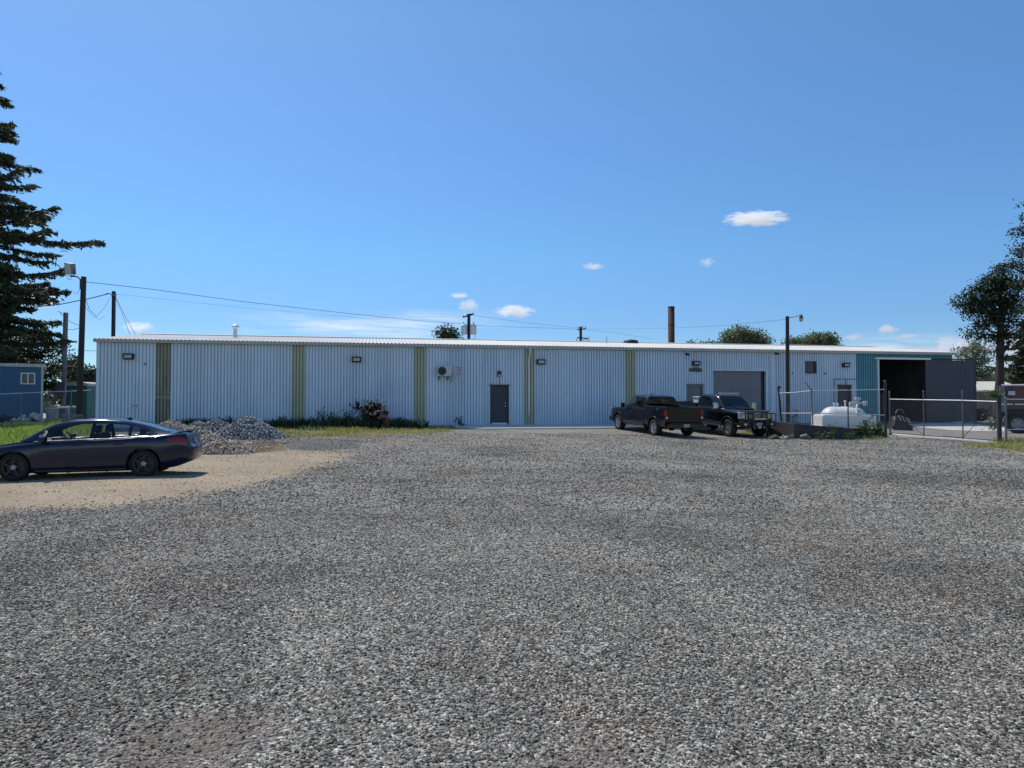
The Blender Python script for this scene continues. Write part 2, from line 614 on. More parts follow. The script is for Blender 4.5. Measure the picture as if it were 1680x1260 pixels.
def ground_mat():
    t = NT('gravel_ground')
    co = t.coord('Object')
    A = lambda k: t.n('ShaderNodeAttribute', attribute_name=k).outputs['Fac']
    nA = t.noise(co, .9, 5, .65)
    nB = t.noise(co, 5.0, 4, .6)
    edge = t.math('ADD', t.math('MULTIPLY_ADD', nA, .9, -.45), t.math('MULTIPLY_ADD', nB, .5, -.25))

    def msk(k, lo=.42, hi=.58, amt=1.0):
        v = t.math('ADD', A(k), t.math('MULTIPLY', edge, amt))
        return t.ramp(v, [(lo, 0), (hi, 1)])
    # stones
    v1 = t.n('ShaderNodeTexVoronoi', feature='F1', inp={'Scale': 64.0})
    t.link(co, v1.inputs['Vector'])
    v2 = t.n('ShaderNodeTexVoronoi', feature='F1', inp={'Scale': 38.0})
    t.link(co, v2.inputs['Vector'])
    v3 = t.n('ShaderNodeTexVoronoi', feature='F1', inp={'Scale': 115.0})
    t.link(co, v3.inputs['Vector'])
    c1 = t.n('ShaderNodeSeparateColor', inp={0: v1.outputs['Color']}).outputs[0]
    c2 = t.n('ShaderNodeSeparateColor', inp={0: v2.outputs['Color']}).outputs[0]
    c3 = t.n('ShaderNodeSeparateColor', inp={0: v3.outputs['Color']}).outputs[1]
    val = t.math('ADD', t.math('MULTIPLY', c1, .45), t.math('ADD', t.math('MULTIPLY', c2, .4), t.math('MULTIPLY', c3, .15)))
    grey = t.ramp(val, [(.12, G_LO), (.5, G_MID), (.72, G_HI), (.92, G_TOP)])
    grain = t.ramp(t.math('ADD', t.math('MULTIPLY', t.noise(co, 24.0, 4, .8), .65), t.math('MULTIPLY', t.noise(co, 7.0, 4, .75), .35)), [(.38, .60), (.5, 1.0), (.62, 1.48)])
    grey = t.mix(1.0, grey, grain, 'MULTIPLY')
    tanc = t.ramp(val, [(.1, (.23, .17, .112)), (.5, (.46, .36, .245)), (.75, (.62, .51, .37)), (.95, (.76, .67, .53))])
    # broad uneven tone: wheel arcs, compacted and loose places
    sep = t.n('ShaderNodeSeparateXYZ', inp={0: co})
    dx = t.math('ADD', sep.outputs[0], 22.0)
    dy = t.math('ADD', sep.outputs[1], -2.0)
    rad = t.math('SQRT', t.math('ADD', t.math('MULTIPLY', dx, dx), t.math('MULTIPLY', dy, dy)))
    ang = t.math('ARCTAN2', dy, dx)
    cv = t.n('ShaderNodeCombineXYZ', inp={0: t.math('MULTIPLY', rad, 1.0), 1: t.math('MULTIPLY', ang, 2.5), 2: 0.0})
    arcs = t.noise(cv.outputs[0], 1.1, 6, .68, .3)
    broad = t.noise(co, .22, 4, .6, .5)
    tone = t.math('ADD', t.math('MULTIPLY', arcs, .55), t.math('MULTIPLY', broad, .45))
    tonec = t.ramp(tone, [(.34, .66), (.5, 1.0), (.66, 1.22)])
    warm = t.ramp(t.noise(co, .35, 5, .65), [(.35, (1.0, .99, .96)), (.52, (1.0, 1.0, .99)), (.68, (1.0, .93, .86))])
    grey = t.mix(1.0, t.mix(1.0, grey, tonec, 'MULTIPLY'), warm, 'MULTIPLY')
    tonet = t.ramp(tone, [(.33, .8), (.66, 1.15)])
    tanc = t.mix(1.0, tanc, tonet, 'MULTIPLY')
    soil = t.ramp(t.noise(co, 3.0, 6, .7), [(.3, (.13, .12, .05)), (.55, (.26, .22, .10)), (.75, (.38, .31, .17))])
    red = t.ramp(t.noise(co, 4.0, 6, .7), [(.3, (.19, .13, .085)), (.7, (.36, .26, .17))])
    fresh = t.mix(1.0, grey, (.60, .61, .64), 'MULTIPLY')
    yard = t.ramp(t.noise(co, 1.3, 6, .7), [(.3, (.40, .37, .31)), (.7, (.62, .58, .50))])
    bare = t.ramp(t.noise(co, 22.0, 6, .75), [(.3, (.13, .105, .085)), (.6, (.24, .20, .165)), (.8, (.36, .31, .25))])
    # wheel tracks: pairs of narrow scuffed lines along wide turns
    tk = None
    wob = t.math('MULTIPLY_ADD', t.noise(co, .35, 3, .6), 1.6, -.8)
    gap = t.ramp(t.noise(co, .5, 4, .7), [(.40, 0), (.56, 1)])
    for (cx_, cy0, r_) in ((4, -4, 24.3), (4, -4, 26.0), (2, -15, 31.2), (2, -15, 32.9), (8, -2, 17.6), (8, -2, 19.3), (-7, -9, 21.0), (-7, -9, 22.7), (0, -40, 63.5), (0, -40, 65.2)):
        ax_ = t.math('ADD', sep.outputs[0], -float(cx_))
        ay_ = t.math('ADD', sep.outputs[1], -float(cy0))
        rr_ = t.math('SQRT', t.math('ADD', t.math('MULTIPLY', ax_, ax_), t.math('MULTIPLY', ay_, ay_)))
        dd_ = t.math('ABSOLUTE', t.math('SUBTRACT', t.math('ABSOLUTE', t.math('ADD', t.math('ADD', rr_, wob), -r_)), .12))
        ln_ = t.math('MULTIPLY_ADD', dd_, -1 / .10, 1.0, clamp=True)
        tk = ln_ if tk is None else t.math('MAXIMUM', tk, ln_)
    tk = t.math('MULTIPLY', t.math('MULTIPLY', tk, gap), t.ramp(nB, [(.35, .35), (.6, 1.0)]))
    grey = t.mix(tk, grey, t.mix(1.0, grey, (.40, .39, .385), 'MULTIPLY'))
    tanc = t.mix(tk, tanc, t.mix(1.0, tanc, (.72, .70, .68), 'MULTIPLY'))
    c = t.mix(msk('tan', .30, .70, 1.5), grey, tanc)
    c = t.mix(msk('fresh', .4, .6), c, fresh)
    c = t.mix(msk('soil', .4, .6), c, soil)
    c = t.mix(msk('red', .4, .7), c, red)
    c = t.mix(msk('yard', .4, .6), c, yard)
    c = t.mix(t.math('MULTIPLY', msk('bare', .35, .75, 1.2), .8), c, bare)
    h = t.math('ADD', t.math('MULTIPLY', v1.outputs['Distance'], -.7), t.math('MULTIPLY', v2.outputs['Distance'], -.8))
    h = t.math('ADD', t.math('ADD', h, t.math('MULTIPLY', arcs, .9)), t.math('MULTIPLY', tk, -.6))
    nor = t.bump(h, .9, .03)
    t.principled(c, .95, 0, nor, Specular_IOR_Level=.15)
    return t.mat


kind(obj('gravel_lot', build_ground(), ground_mat()), 'structure')


# loose stones lying on the lot, thick near the viewer
def stone_mat(name, lo, mid, hi, top):
    t = NT(name)
    rnd = t.n('ShaderNodeObjectInfo').outputs['Random']
    n = t.noise(t.coord('Object'), 2.2, 4, .7)
    f = t.math('ADD', t.math('MULTIPLY', rnd, .8), t.math('MULTIPLY', n, .3))
    c = t.ramp(f, [(.12, lo), (.45, mid), (.78, hi), (1.02, top)])
    pos = t.n('ShaderNodeNewGeometry').outputs['Position']
    c = t.mix(1.0, c, t.ramp(t.noise(pos, .22, 4, .6, .5), [(.34, .70), (.5, 1.0), (.66, 1.15)]), 'MULTIPLY')
    c = t.mix(1.0, c, t.ramp(t.noise(pos, .35, 5, .65), [(.35, (1.0, .99, .96)), (.52, (1.0, 1.0, .99)), (.68, (1.0, .93, .86))]), 'MULTIPLY')
    t.principled(c, .95, Specular_IOR_Level=.08)
    return t.mat


def stones(name, pts, sizes, mat, sub=1):
    me = bpy.data.meshes.new(name)
    me.vertices.add(len(pts))
    me.vertices.foreach_set('co', np.ascontiguousarray(pts, np.float32).ravel())
    a = me.attributes.new('size', 'FLOAT_VECTOR', 'POINT')
    a.data.foreach_set('vector', np.ascontiguousarray(sizes, np.float32).ravel())
    me.update()
    me.materials.append(mat)
    o = bpy.data.objects.new(name, me)
    COL.objects.link(o)
    g = bpy.data.node_groups.new(name, 'GeometryNodeTree')
    g.interface.new_socket('Geometry', in_out='INPUT', socket_type='NodeSocketGeometry')
    g.interface.new_socket('Geometry', in_out='OUTPUT', socket_type='NodeSocketGeometry')
    N, L = g.nodes.new, g.links.new
    gi, go = N('NodeGroupInput'), N('NodeGroupOutput')
    join = N('GeometryNodeGeometryToInstance')
    for k in range(5):
        ico = N('GeometryNodeMeshIcoSphere')
        ico.inputs['Subdivisions'].default_value = sub
        ico.inputs['Radius'].default_value = 1
        pos = N('GeometryNodeInputPosition')
        wn = N('ShaderNodeTexWhiteNoise')
        wn.noise_dimensions = '4D'
        wn.inputs['W'].default_value = 3.7 * k + 1
        L(pos.outputs[0], wn.inputs['Vector'])
        mr = N('ShaderNodeMapRange')
        mr.inputs['To Min'].default_value = .62
        mr.inputs['To Max'].default_value = 1.25
        L(wn.outputs['Value'], mr.inputs['Value'])
        vm = N('ShaderNodeVectorMath')
        vm.operation = 'SCALE'
        L(pos.outputs[0], vm.inputs[0])
        L(mr.outputs[0], vm.inputs['Scale'])
        sp = N('GeometryNodeSetPosition')
        L(ico.outputs['Mesh'], sp.inputs['Geometry'])
        L(vm.outputs[0], sp.inputs['Position'])
        smn = N('GeometryNodeSetMaterial')
        smn.inputs['Material'].default_value = mat
        L(sp.outputs[0], smn.inputs['Geometry'])
        L(smn.outputs[0], join.inputs[0])
    iop = N('GeometryNodeInstanceOnPoints')
    L(gi.outputs[0], iop.inputs['Points'])
    L(join.outputs[0], iop.inputs['Instance'])
    iop.inputs['Pick Instance'].default_value = True
    ri = N('FunctionNodeRandomValue')
    ri.data_type = 'INT'
    ri.inputs[4].default_value = 0
    ri.inputs[5].default_value = 4
    L(ri.outputs[2], iop.inputs['Instance Index'])
    rv = N('FunctionNodeRandomValue')
    rv.data_type = 'FLOAT_VECTOR'
    rv.inputs[0].default_value = (-.35, -.35, 0)
    rv.inputs[1].default_value = (.35, .35, 6.28)
    L(rv.outputs[0], iop.inputs['Rotation'])
    na = N('GeometryNodeInputNamedAttribute')
    na.data_type = 'FLOAT_VECTOR'
    na.inputs['Name'].default_value = 'size'
    L(na.outputs[0], iop.inputs['Scale'])
    L(iop.outputs[0], go.inputs[0])
    md = o.modifiers.new('stones', 'NODES')
    md.node_group = g
    return o


def scatter_lot():
    out, sz = [], []
    for (y0, y1, dens, smin, smax) in ((2.6, 5.0, 3900, .004, .0130), (5.0, 8.0, 2600, .0045, .0130), (8.0, 12.0, 1250, .0055, .0145), (12, 19, 400, .009, .021), (19, 34, 120, .012, .026)):
        hw = lambda y: .80 * y + .8
        w = hw(y1)
        n = int(dens * (y1 - y0) * 2 * w)
        X = rng.uniform(-w, w, n)
        Y = rng.uniform(y0, y1, n)
        keep = np.abs(X) < hw(Y)
        X, Y = X[keep], Y[keep]
        mk = masks(X, Y)
        cl = vnoise(X, Y, 1.3, 3) * .6 + vnoise(X, Y, 5.0, 4) * .4
        pr = (.35 + .9 * cl) * (1 - .85 * mk['bare']) * (1 - .95 * np.clip((mk['tan'] - .25 + .5 * (cl - .5)) * 1.6, 0, 1)) * (1 - np.clip(mk['soil'] * 1.5, 0, 1)) * (1 - .6 * mk['fresh']) * (1 - .75 * mk['track'])
        keep = rng.uniform(0, 1, len(X)) < pr
        X, Y = X[keep], Y[keep]
        s = smin + (smax - smin) * rng.uniform(0, 1, len(X)) ** 1.7
        S = np.stack([s * rng.uniform(.8, 1.5, len(s)), s * rng.uniform(.7, 1.1, len(s)), s * rng.uniform(.45, .85, len(s))], 1)
        out.append(np.stack([X, Y, gz(X, Y) + S[:, 2] * .35], 1))
        sz.append(S)
    return np.concatenate(out), np.concatenate(sz)


if STONES:
    P_, S_ = scatter_lot()
    print('stones', len(P_))
    kind(stones('loose_gravel', P_, S_, stone_mat('grey_stone', *STONE_COLS)), 'stuff')
# ------------------------------------------------------------------ materials of the buildings and yard


def sheetmat(name, col, rusty=.5):
    """painted ribbed sheets: every sheet a touch different, faded streaks, mud splashed up from the ground"""
    t = NT(name)
    co = t.coord('Object')
    sep = t.n('ShaderNodeSeparateXYZ', inp={0: co})
    wn = t.n('ShaderNodeTexWhiteNoise', noise_dimensions='1D')
    t.link(t.math('FLOOR', t.math('DIVIDE', sep.outputs[0], .978)), wn.inputs['W'])
    st = t.coord('Object', (1, 1, .12))
    n1 = t.noise(st, 1.1, 6, .65)
    n2 = t.noise(st, 5.0, 6, .7)
    n3 = t.noise(co, .45, 4, .6)
    c = t.ramp(n1, [(.3, scl(col, .88)), (.7, scl(col, 1.08))])
    c = t.mix(1.0, c, t.ramp(wn.outputs['Value'], [(0, .93), (1, 1.04)]), 'MULTIPLY')
    c = t.mix(t.ramp(n3, [(.45, 0), (.7, .28)]), c, (col[0] * .62, col[1] * .80, col[2] * .88))
    c = t.mix(t.ramp(n2, [(.58, 0), (.75, .4)]), c, scl(col, .6))
    # mud splash: ragged, ends at knee height
    h = t.math('ADD', sep.outputs[2], t.math('MULTIPLY', t.noise(st, 2.6, 6, .75), 1.3))
    mud = t.ramp(h, [(.95, .75), (1.45, 0)])
    c = t.mix(mud, c, (.20, .19, .17))
    # rust runs below screw rows
    ru = t.math('MULTIPLY', t.ramp(t.noise(t.coord('Object', (1, 1, .06)), 9.0, 4, .8), [(.68, 0), (.8, 1)]), t.ramp(t.noise(co, .8, 3, .6), [(.5, 0), (.68, rusty)]))
    c = t.mix(ru, c, (.24, .15, .10))
    t.principled(c, .55, 0, t.bump(t.noise(co, 1.6, 3, .5), .12, .05))
    return t.mat


M['blue'] = sheetmat('blue_sheet', BLUE)
M['green'] = sheetmat('green_sheet', GREEN)
M['olive'] = pm('weathered_sheet', (.27, .26, .19), .8, 0, .25, 1.2, .1, 40, dirt=(.06, .055, .05), dirt_amt=.6, stretch=(2, 2, .35))
M['teal'] = pm('teal_sheet', TEAL, .5, 0, .2, .5, .05, 40, dirt=scl(TEAL, 1.6), dirt_amt=.4, stretch=(.5, 1, 1.2))
M['white_metal'] = pm('white_metal', (.74, .74, .71), .45, 0, .08, .6, .03, 30, dirt=(.45, .43, .38), dirt_amt=.4)
M['roof'] = pm('roof_sheet', (.62, .595, .53), .5, 0, .1, .5, .03, 30, dirt=(.42, .39, .33), dirt_amt=.45)
M['fascia'] = pm('fascia', (.40, .39, .37), .5, 0, .12, 1.5, .03, 30, dirt=(.3, .28, .25), dirt_amt=.5)
M['doorgrey'] = pm('door_paint', (.028, .033, .047), .5, 0, .12, 1.0, .02, 30, dirt=(.05, .05, .055), dirt_amt=.2)
M['rolldoor'] = pm('roll_door_paint', (.20, .195, .205), .6, 0, .12, .7, .03, 30, dirt=(.08, .08, .08), dirt_amt=.4)
M['slide'] = pm('sliding_door_sheet', (.058, .058, .072), .6, 0, .14, .6, .05, 30, dirt=(.028, .028, .034), dirt_amt=.4, stretch=(1, 1, .3))
M['maroon'] = pm('faded_brown_paint', (.075, .058, .062), .6, 0, .15, 1.0)
M['steel'] = pm('galvanised', (.62, .63, .63), .45, .3, .18, 5, .05, 60)
M['dullsteel'] = pm('dull_steel', (.17, .175, .18), .6, .5, .25, 4, .05, 60)
M['darksteel'] = pm('dark_steel', (.035, .035, .04), .55, .3, .3, 4)
M['black'] = pm('black_plastic', (.016, .016, .017), .55, 0, .2, 6)
M['bronze'] = pm('bronze_housing', (.035, .032, .035), .5, .2, .2, 6)
M['lens'] = pm('lamp_lens', (.45, .45, .42), .25, 0, .12, 12)
M['rust'] = pm('rusty_steel', (.055, .026, .020), .85, .1, .5, 1.6, .3, 14, dirt=(.022, .02, .022), dirt_amt=.9)
M['concrete'] = pm('concrete', (.60, .58, .52), .85, 0, .14, .8, .15, 40, dirt=(.3, .28, .24), dirt_amt=.4)
M['oldconcrete'] = pm('old_concrete', (.05, .047, .043), .9, 0, .25, 1.0, .3, 25, dirt=(.02, .02, .018), dirt_amt=.7)  # old concrete with the retaining wall's shade put into its dark base colour
M['drive'] = pm('worn_asphalt', (.24, .21, .195), .9, 0, .18, .8, .3, 60, dirt=(.15, .13, .12), dirt_amt=.5)
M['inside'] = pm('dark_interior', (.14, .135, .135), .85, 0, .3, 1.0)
M['wood_pole'] = pm('pole_wood', (.035, .027, .024), .85, 0, .35, 3, .3, 20, stretch=(6, 6, .5))
M['wood_grey'] = pm('grey_wood', (.16, .17, .175), .85, 0, .3, 3, .3, 20, stretch=(6, 6, .5))
M['signwhite'] = pm('sign_face', (.50, .52, .54), .5, 0, .06, 3)
M['ink'] = pm('sign_ink', (.05, .06, .09), .6, 0, .1, 3)
M['acwhite'] = pm('ac_casing', (.52, .53, .52), .45, 0, .08, 3)
M['acgrille'] = pm('ac_grille', (.06, .065, .075), .5, .2, .2, 8)
M['wire'] = pm('cable', (.02, .02, .022), .6, 0, .1, 3)
M['windowdark'] = pm('dark_window', (.012, .013, .016), .15, 0, .2, 2)

# ------------------------------------------------------------------ warehouse
house = thing('warehouse', 'long low warehouse with pale blue ribbed metal walls, green bands and a white roof', 'warehouse', W0, WA)
BS = {}


def S(px, py=640): return wp(px, py)[0]


LEN = S(1563, 590)
WID = 15.0
PITCHR = .163


def corr(mb, s0, s1, z0, z1, holes=(), w=0.0, depth=.068, pitch=PITCHR, mi=0, crest=.105, slope=.012):
    """ribbed sheet in the plane of the front; crest at w, grooves behind it"""
    prof = []
    k0 = math.floor(s0 / pitch) - 1
    gro = pitch - crest - 2 * slope
    x = k0 * pitch
    while x < s1 + pitch:
        prof += [(x, 0), (x + crest, 0), (x + crest + slope, 1), (x + crest + slope + gro, 1)]
        x += pitch
    xs_p = [p[0] for p in prof]
    ds_p = [p[1] for p in prof]
    brk = sorted(set([s0, s1] + [q for q in xs_p if s0 < q < s1] + [q for h in holes for q in h[:2] if s0 < q < s1]))
    dep = np.interp(brk, xs_p, ds_p)
    for i in range(len(brk) - 1):
        a, b = brk[i], brk[i + 1]
        if b - a < 1e-6: continue
        m = (a + b) / 2
        iv = [(z0, z1)]
        for (ha, hb, hz0, hz1) in holes:
            if ha <= m <= hb:
                nv = []
                for (q0, q1) in iv:
                    if hz0 > q0: nv.append((q0, min(q1, hz0)))
                    if hz1 < q1: nv.append((max(q0, hz1), q1))
                iv = [q for q in nv if q[1] - q[0] > 1e-4]
        wa, wb = w + dep[i] * depth, w + dep[i + 1] * depth
        for (q0, q1) in iv:
            mb.quad((a, wa, q0), (b, wb, q0), (b, wb, q1), (a, wa, q1), mi)


def rect(px0, px1, py0, py1, z_lo=None):
    s0, s1 = S(px0, (py0 + py1) / 2), S(px1, (py0 + py1) / 2)
    zt = wp((px0 + px1) / 2, py0)[1]
    zb = wp((px0 + px1) / 2, py1)[1] if z_lo is None else z_lo
    return (s0, s1, zb, zt)


H_DOOR = rect(805, 834, 633, 696, BASEZ + .03)
H_DOOR2 = rect(1128, 1153, 632, 690, BASEZ + .03)
H_ROLL = rect(1170, 1257, 608.5, 690, BASEZ + .03)
H_WIN = rect(1322, 1338, 593.5, 612)
H_DOOR3 = rect(1375, 1396, 633, 690, BASEZ + .03)
H_BAY = rect(1441, 1562, 590.5, 690, BASEZ + .02)
HOLES = [H_DOOR, H_DOOR2, H_ROLL, H_WIN, H_DOOR3, H_BAY]
Z0W = BASEZ - .28
edges = [('blue', 158, 255), ('olive', 255, 280), ('blue', 280, 479), ('green', 479, 500), ('blue', 500, 679), ('green', 679, 698),
         ('blue', 698, 860), ('green', 860, 877), ('blue', 877, 1026), ('green', 1026, 1042), ('blue', 1042, 1406), ('teal', 1406, 1563)]
fw = MB()
for (c, a, b) in edges:
    s0, s1 = (0 if a == 158 else S(a)), S(b)
    if c == 'blue': corr(fw, s0, s1, Z0W, EAVEZ - .02, HOLES)
    elif c == 'green':
        m = MB()
        corr(m, s0, s1, Z0W, EAVEZ - .02, HOLES, w=-.012)
        obj('accent_panel', m, M['green'], house)
    elif c == 'olive':
        m = MB()
        zj = wp(267, 652)[1]
        corr(m, s0, s1, zj + .05, EAVEZ - .02, (), w=.006)
        corr(m, s0 + .02, s1 - .02, Z0W, zj - .06, (), w=.03)
        m.box2((s0, .0, zj - .07), (s1, .07, zj + .06))
        o = obj('accent_panel', m, M['olive'], house)
        o['label'] = 'weathered grey olive wall panel with a joint low down'
    else:
        m = MB()
        corr(m, s0, LEN, Z0W, EAVEZ - .02, HOLES, w=-.01)
        obj('teal_wall', m, M['teal'], house)
obj('front_wall', fw, M['blue'], house)
# corner and joint trims
tr = MB()
tr.box2((-.05, -.03, Z0W), (.10, .12, EAVEZ - .03))
obj('corner_trim', tr, M['blue'], house)
tr = MB()
for px_, wid in ((1267, .2),):
    s = S(px_)
    tr.box2((s - .1, -.045, Z0W), (s + wid, -.004, EAVEZ - .03))
obj('joint_trim', tr, M['blue'], house)
# other walls
n = int(WID / PITCHR)
for sgn, off in ((-1, 0.0), (1, LEN)):
    sw = MB()
    for i in range(n):
        a = i * PITCHR + .12
        for (x0, x1, d0, d1) in ((a, a + .105, 0, 0), (a + .105, a + .117, 0, .085), (a + .117, a + .151, .085, .085), (a + .151, a + .163, .085, 0)):
            if x1 > WID: continue
            za = EAVEZ + (1 - abs(x0 - WID / 2) / (WID / 2)) * .88
            zb = EAVEZ + (1 - abs(x1 - WID / 2) / (WID / 2)) * .88
            sw.quad((off - sgn * d0, x0, Z0W), (off - sgn * d1, x1, Z0W), (off - sgn * d1, x1, zb), (off - sgn * d0, x0, za))
    obj('side_wall', sw, M['blue'], house)
bw = MB()
corr(bw, 0, LEN, Z0W, EAVEZ, (), w=WID - .05)
obj('back_wall', bw, M['blue'], house)
# roof: ribbed sheets running up the slope, slightly proud ends at the eave
RIDGEZ = EAVEZ + .93
rf = MB()
x = -.12
OH = .24
p = .20
while x < LEN + .12:
    for (a, b, ha, hb) in ((0, .05, 0, .028), (.05, .085, .028, .028), (.085, .135, .028, 0), (.135, .20, 0, 0)):
        xa, xb = x + a, x + b
        for sg in (0, 1):
            w_e, w_r = (-OH, WID / 2) if sg == 0 else (WID + OH, WID / 2)
            rf.quad((xa, w_e, EAVEZ + .02 + ha), (xb, w_e, EAVEZ + .02 + hb), (xb, w_r, RIDGEZ + .02 + hb), (xa, w_r, RIDGEZ + .02 + ha))
    x += p
rf.prism([(WID / 2 - .25, RIDGEZ + .045), (WID / 2, RIDGEZ + .095), (WID / 2 + .25, RIDGEZ + .045), (WID / 2, RIDGEZ + .03)], -.14, LEN + .14, 'X')
roof = obj('roof', rf, M['roof'], house)
fa = MB()
fa.box2((-.12, -OH + .01, EAVEZ - .13), (LEN + .12, -OH + .05, EAVEZ + .015))
fa.box2((-.12, -OH + .05, EAVEZ - .13), (LEN + .12, -.02, EAVEZ - .10))
for off in (-.14, LEN + .10):
    for sg in (0, 1):
        w_e = -OH if sg == 0 else WID + OH
        pts = [(w_e, EAVEZ - .13), (w_e, EAVEZ + .03), (WID / 2, RIDGEZ + .03), (WID / 2, RIDGEZ - .13)]
        fa.prism(pts, off, off + .04, 'X')
obj('eave_trim', fa, M['fascia'], house)
# roof vents
vs = S(386, 548)
mv = MB()
mv.lathe([(.11, 0), (.11, .55)], (0, 0, 0), n=14)
mv.lathe([(.0, .82), (.12, .76), (.24, .66), (.24, .63), (.05, .63)], (0, 0, 0), n=14)
mv.tube([(.09, 0, .5), (.09, 0, .68)], .015, 5)
mv.tube([(-.09, 0, .5), (-.09, 0, .68)], .015, 5)
sv = wp(386, 552, 5.0)[0]
o = obj('roof_vent', mv, M['steel'], roof, loc=(sv, 5.0, EAVEZ + .93 * 5.24 / 7.74))
for px_, h in ((966, .45), (995, .45)):
    mp_ = MB()
    mp_.tube([(0, 0, 0), (0, 0, h)], .05, 8)
    obj('vent_pipe', mp_, M['steel'], roof, loc=(wp(px_, 566, 6.5)[0], 6.5, EAVEZ + .93 * 6.7 / 7.74))
ms = MB()
ms.lathe([(.5, 0), (.5, .22), (.42, .3), (0, .36)], n=16)
obj('roof_hatch', ms, M['darksteel'], roof, loc=(wp(1035, 565, 6.8)[0], 6.8, EAVEZ + .93 * 6.9 / 7.74 - .05))

# doors
def man_door(h, mat, label, frame_mat, kick=True, hx=.83):
    s0, s1, z0, z1 = h
    m = MB()
    m.box2((s0 + .05, .07, z0), (s1 - .05, .12, z1 - .05), 0)
    d = obj('door', m, mat, house)
    d['label'] = label
    f = MB()
    f.box2((s0 - .03, -.03, z0 - .02), (s0 + .05, .14, z1 + .04))
    f.box2((s1 - .05, -.03, z0 - .02), (s1 + .03, .14, z1 + .04))
    f.box2((s0 + .05, -.03, z1 - .05), (s1 - .05, .14, z1 + .04))
    f.box2((s0 - .10, -.10, z1 + .04), (s1 + .10, .02, z1 + .07))
    obj('door_frame', f, frame_mat, d)
    k = MB()
    sx_ = s0 + (s1 - s0) * hx
    zz = z0 + 1.0
    k.lathe([(0, -.05), (.035, -.045), (.03, -.01), (.012, 0), (.012, .08)], (sx_, .0, zz), 'Y', 10)
    obj('door_knob', k, M['steel'], d)
    k = MB()
    k.lathe([(0, -.0), (.03, .0), (.03, .07)], (sx_, .0, zz + .18), 'Y', 10)
    obj('deadbolt', k, M['steel'], d)
    if kick:
        t_ = MB()
        t_.box2((s0 + .06, .045, z0), (s1 - .06, .068, z0 + .07))
        obj('threshold', t_, M['steel'], d)
    return d


man_door(H_DOOR, M['doorgrey'], 'dark grey steel door with knob and deadbolt', M['doorgrey'])
man_door(H_DOOR2, M['dullsteel'], 'worn grey door behind the pickup trucks', M['dullsteel'])
man_door(H_DOOR3, M['maroon'], 'faded brown door behind the white fuel tank', M['maroon'], hx=.2)
# roll up door with ribs
s0, s1, z0, z1 = H_ROLL
m = MB()
sr = s1 - .24
zz = z0
while zz < z1 - .02:
    zt = min(zz + .115, z1)
    m.add([(s0, .16, zz), (sr, .16, zz), (sr, .145, zz + .03), (s0, .145, zz + .03)], [(0, 1, 2, 3)])
    m.add([(s0, .145, zz + .03), (sr, .145, zz + .03), (sr, .16, zt), (s0, .16, zt)], [(0, 1, 2, 3)])
    zz = zt
m.box2((s0, .17, z0), (sr, .2, z1))
rd = obj('roller_door', m, M['rolldoor'], house)
m = MB()
m.box2((s0 - .06, -.025, z0 - .05), (s0 + .005, .2, z1 + .06))
m.box2((s1 - .005, -.025, z0 - .05), (s1 + .06, .2, z1 + .06))
m.box2((s0 + .005, -.025, z1), (s1 - .005, .2, z1 + .06))
obj('door_frame', m, M['blue'], rd)
m = MB()
m.box2((sr + .005, .30, z0), (s1 - .004, .33, z1))
m.box2((sr + .02, .10, z0), (sr + .10, .22, z1 - .01))
obj('door_track', m, M['darksteel'], rd)
# louvred window
s0, s1, z0, z1 = H_WIN
m = MB()
m.box2((s0 + .04, .06, z0 + .04), (s1 - .04, .07, z1 - .04))
win = obj('window', m, M['windowdark'], house)
m = MB()
m.box2((s0 - .03, -.04, z0 - .03), (s0 + .04, .09, z1 + .03))
m.box2((s1 - .04, -.04, z0 - .03), (s1 + .03, .09, z1 + .03))
m.box2((s0 + .04, -.04, z0 - .03), (s1 - .04, .09, z0 + .04))
m.box2((s0 + .04, -.04, z1 - .04), (s1 - .04, .09, z1 + .03))
obj('window_frame', m, M['bronze'], win)
m = MB()
for k in range(4):
    zc = z0 + .12 + k * (z1 - z0 - .2) / 3.5
    m.box(((s0 + s1) / 2, .03, zc), (s1 - s0 - .09, .012, .09), 0, Matrix.Rotation(R(-35), 3, 'X'))
obj('louvre', m, M['dullsteel'], win)
# open bay: header, jambs, interior, sliding door
s0, s1, z0, z1 = H_BAY
m = MB()
m.box2((s0 - .06, -.05, z0 - .3), (s0 + .05, .10, z1 + .0))
obj('bay_jamb', m, M['white_metal'], house)
m = MB()
sR = S(1596, 640)
m.box2((s0 - .3, -.20, z1 + .005), (s0 + 3.7, -.02, z1 + .12))
obj('door_rail', m, M['white_metal'], house)
m = MB()
m.box2((s0 + 3.71, -.19, z1 + .02), (sR + .06, -.03, z1 + .10))
obj('door_rail', m, M['darksteel'], house)
m = MB()
sd0 = S(1516, 640)
corr(m, sd0, sR, BASEZ + .02, z1 - .01, (), w=-.17, depth=.012, pitch=.3, crest=.2)
m.box2((sd0 - .03, -.19, BASEZ + .02), (sd0 - .002, -.10, z1 - .01))
m.box2((sR, -.19, BASEZ + .02), (sR + .05, -.10, z1 - .01))
m.box2((sd0, -.13, BASEZ + .03), (sR, -.11, z1 - .02))
obj('sliding_door', m, M['slide'], house)
m = MB()
for k in range(9):
    zz = BASEZ + .9 + k * .4
    m.box((sR + .09, -.15, zz), (.06, .05, .14))
m.box2((sR + .052, -.13, BASEZ), (sR + .14, -.08, z1))
obj('door_edge_frame', m, M['darksteel'], house)
m = MB()
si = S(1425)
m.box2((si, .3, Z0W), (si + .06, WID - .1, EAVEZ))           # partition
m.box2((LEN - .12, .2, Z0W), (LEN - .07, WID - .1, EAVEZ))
m.box2((si + .06, 9.0, Z0W), (LEN - .12, 9.05, EAVEZ + .5))     # back partition
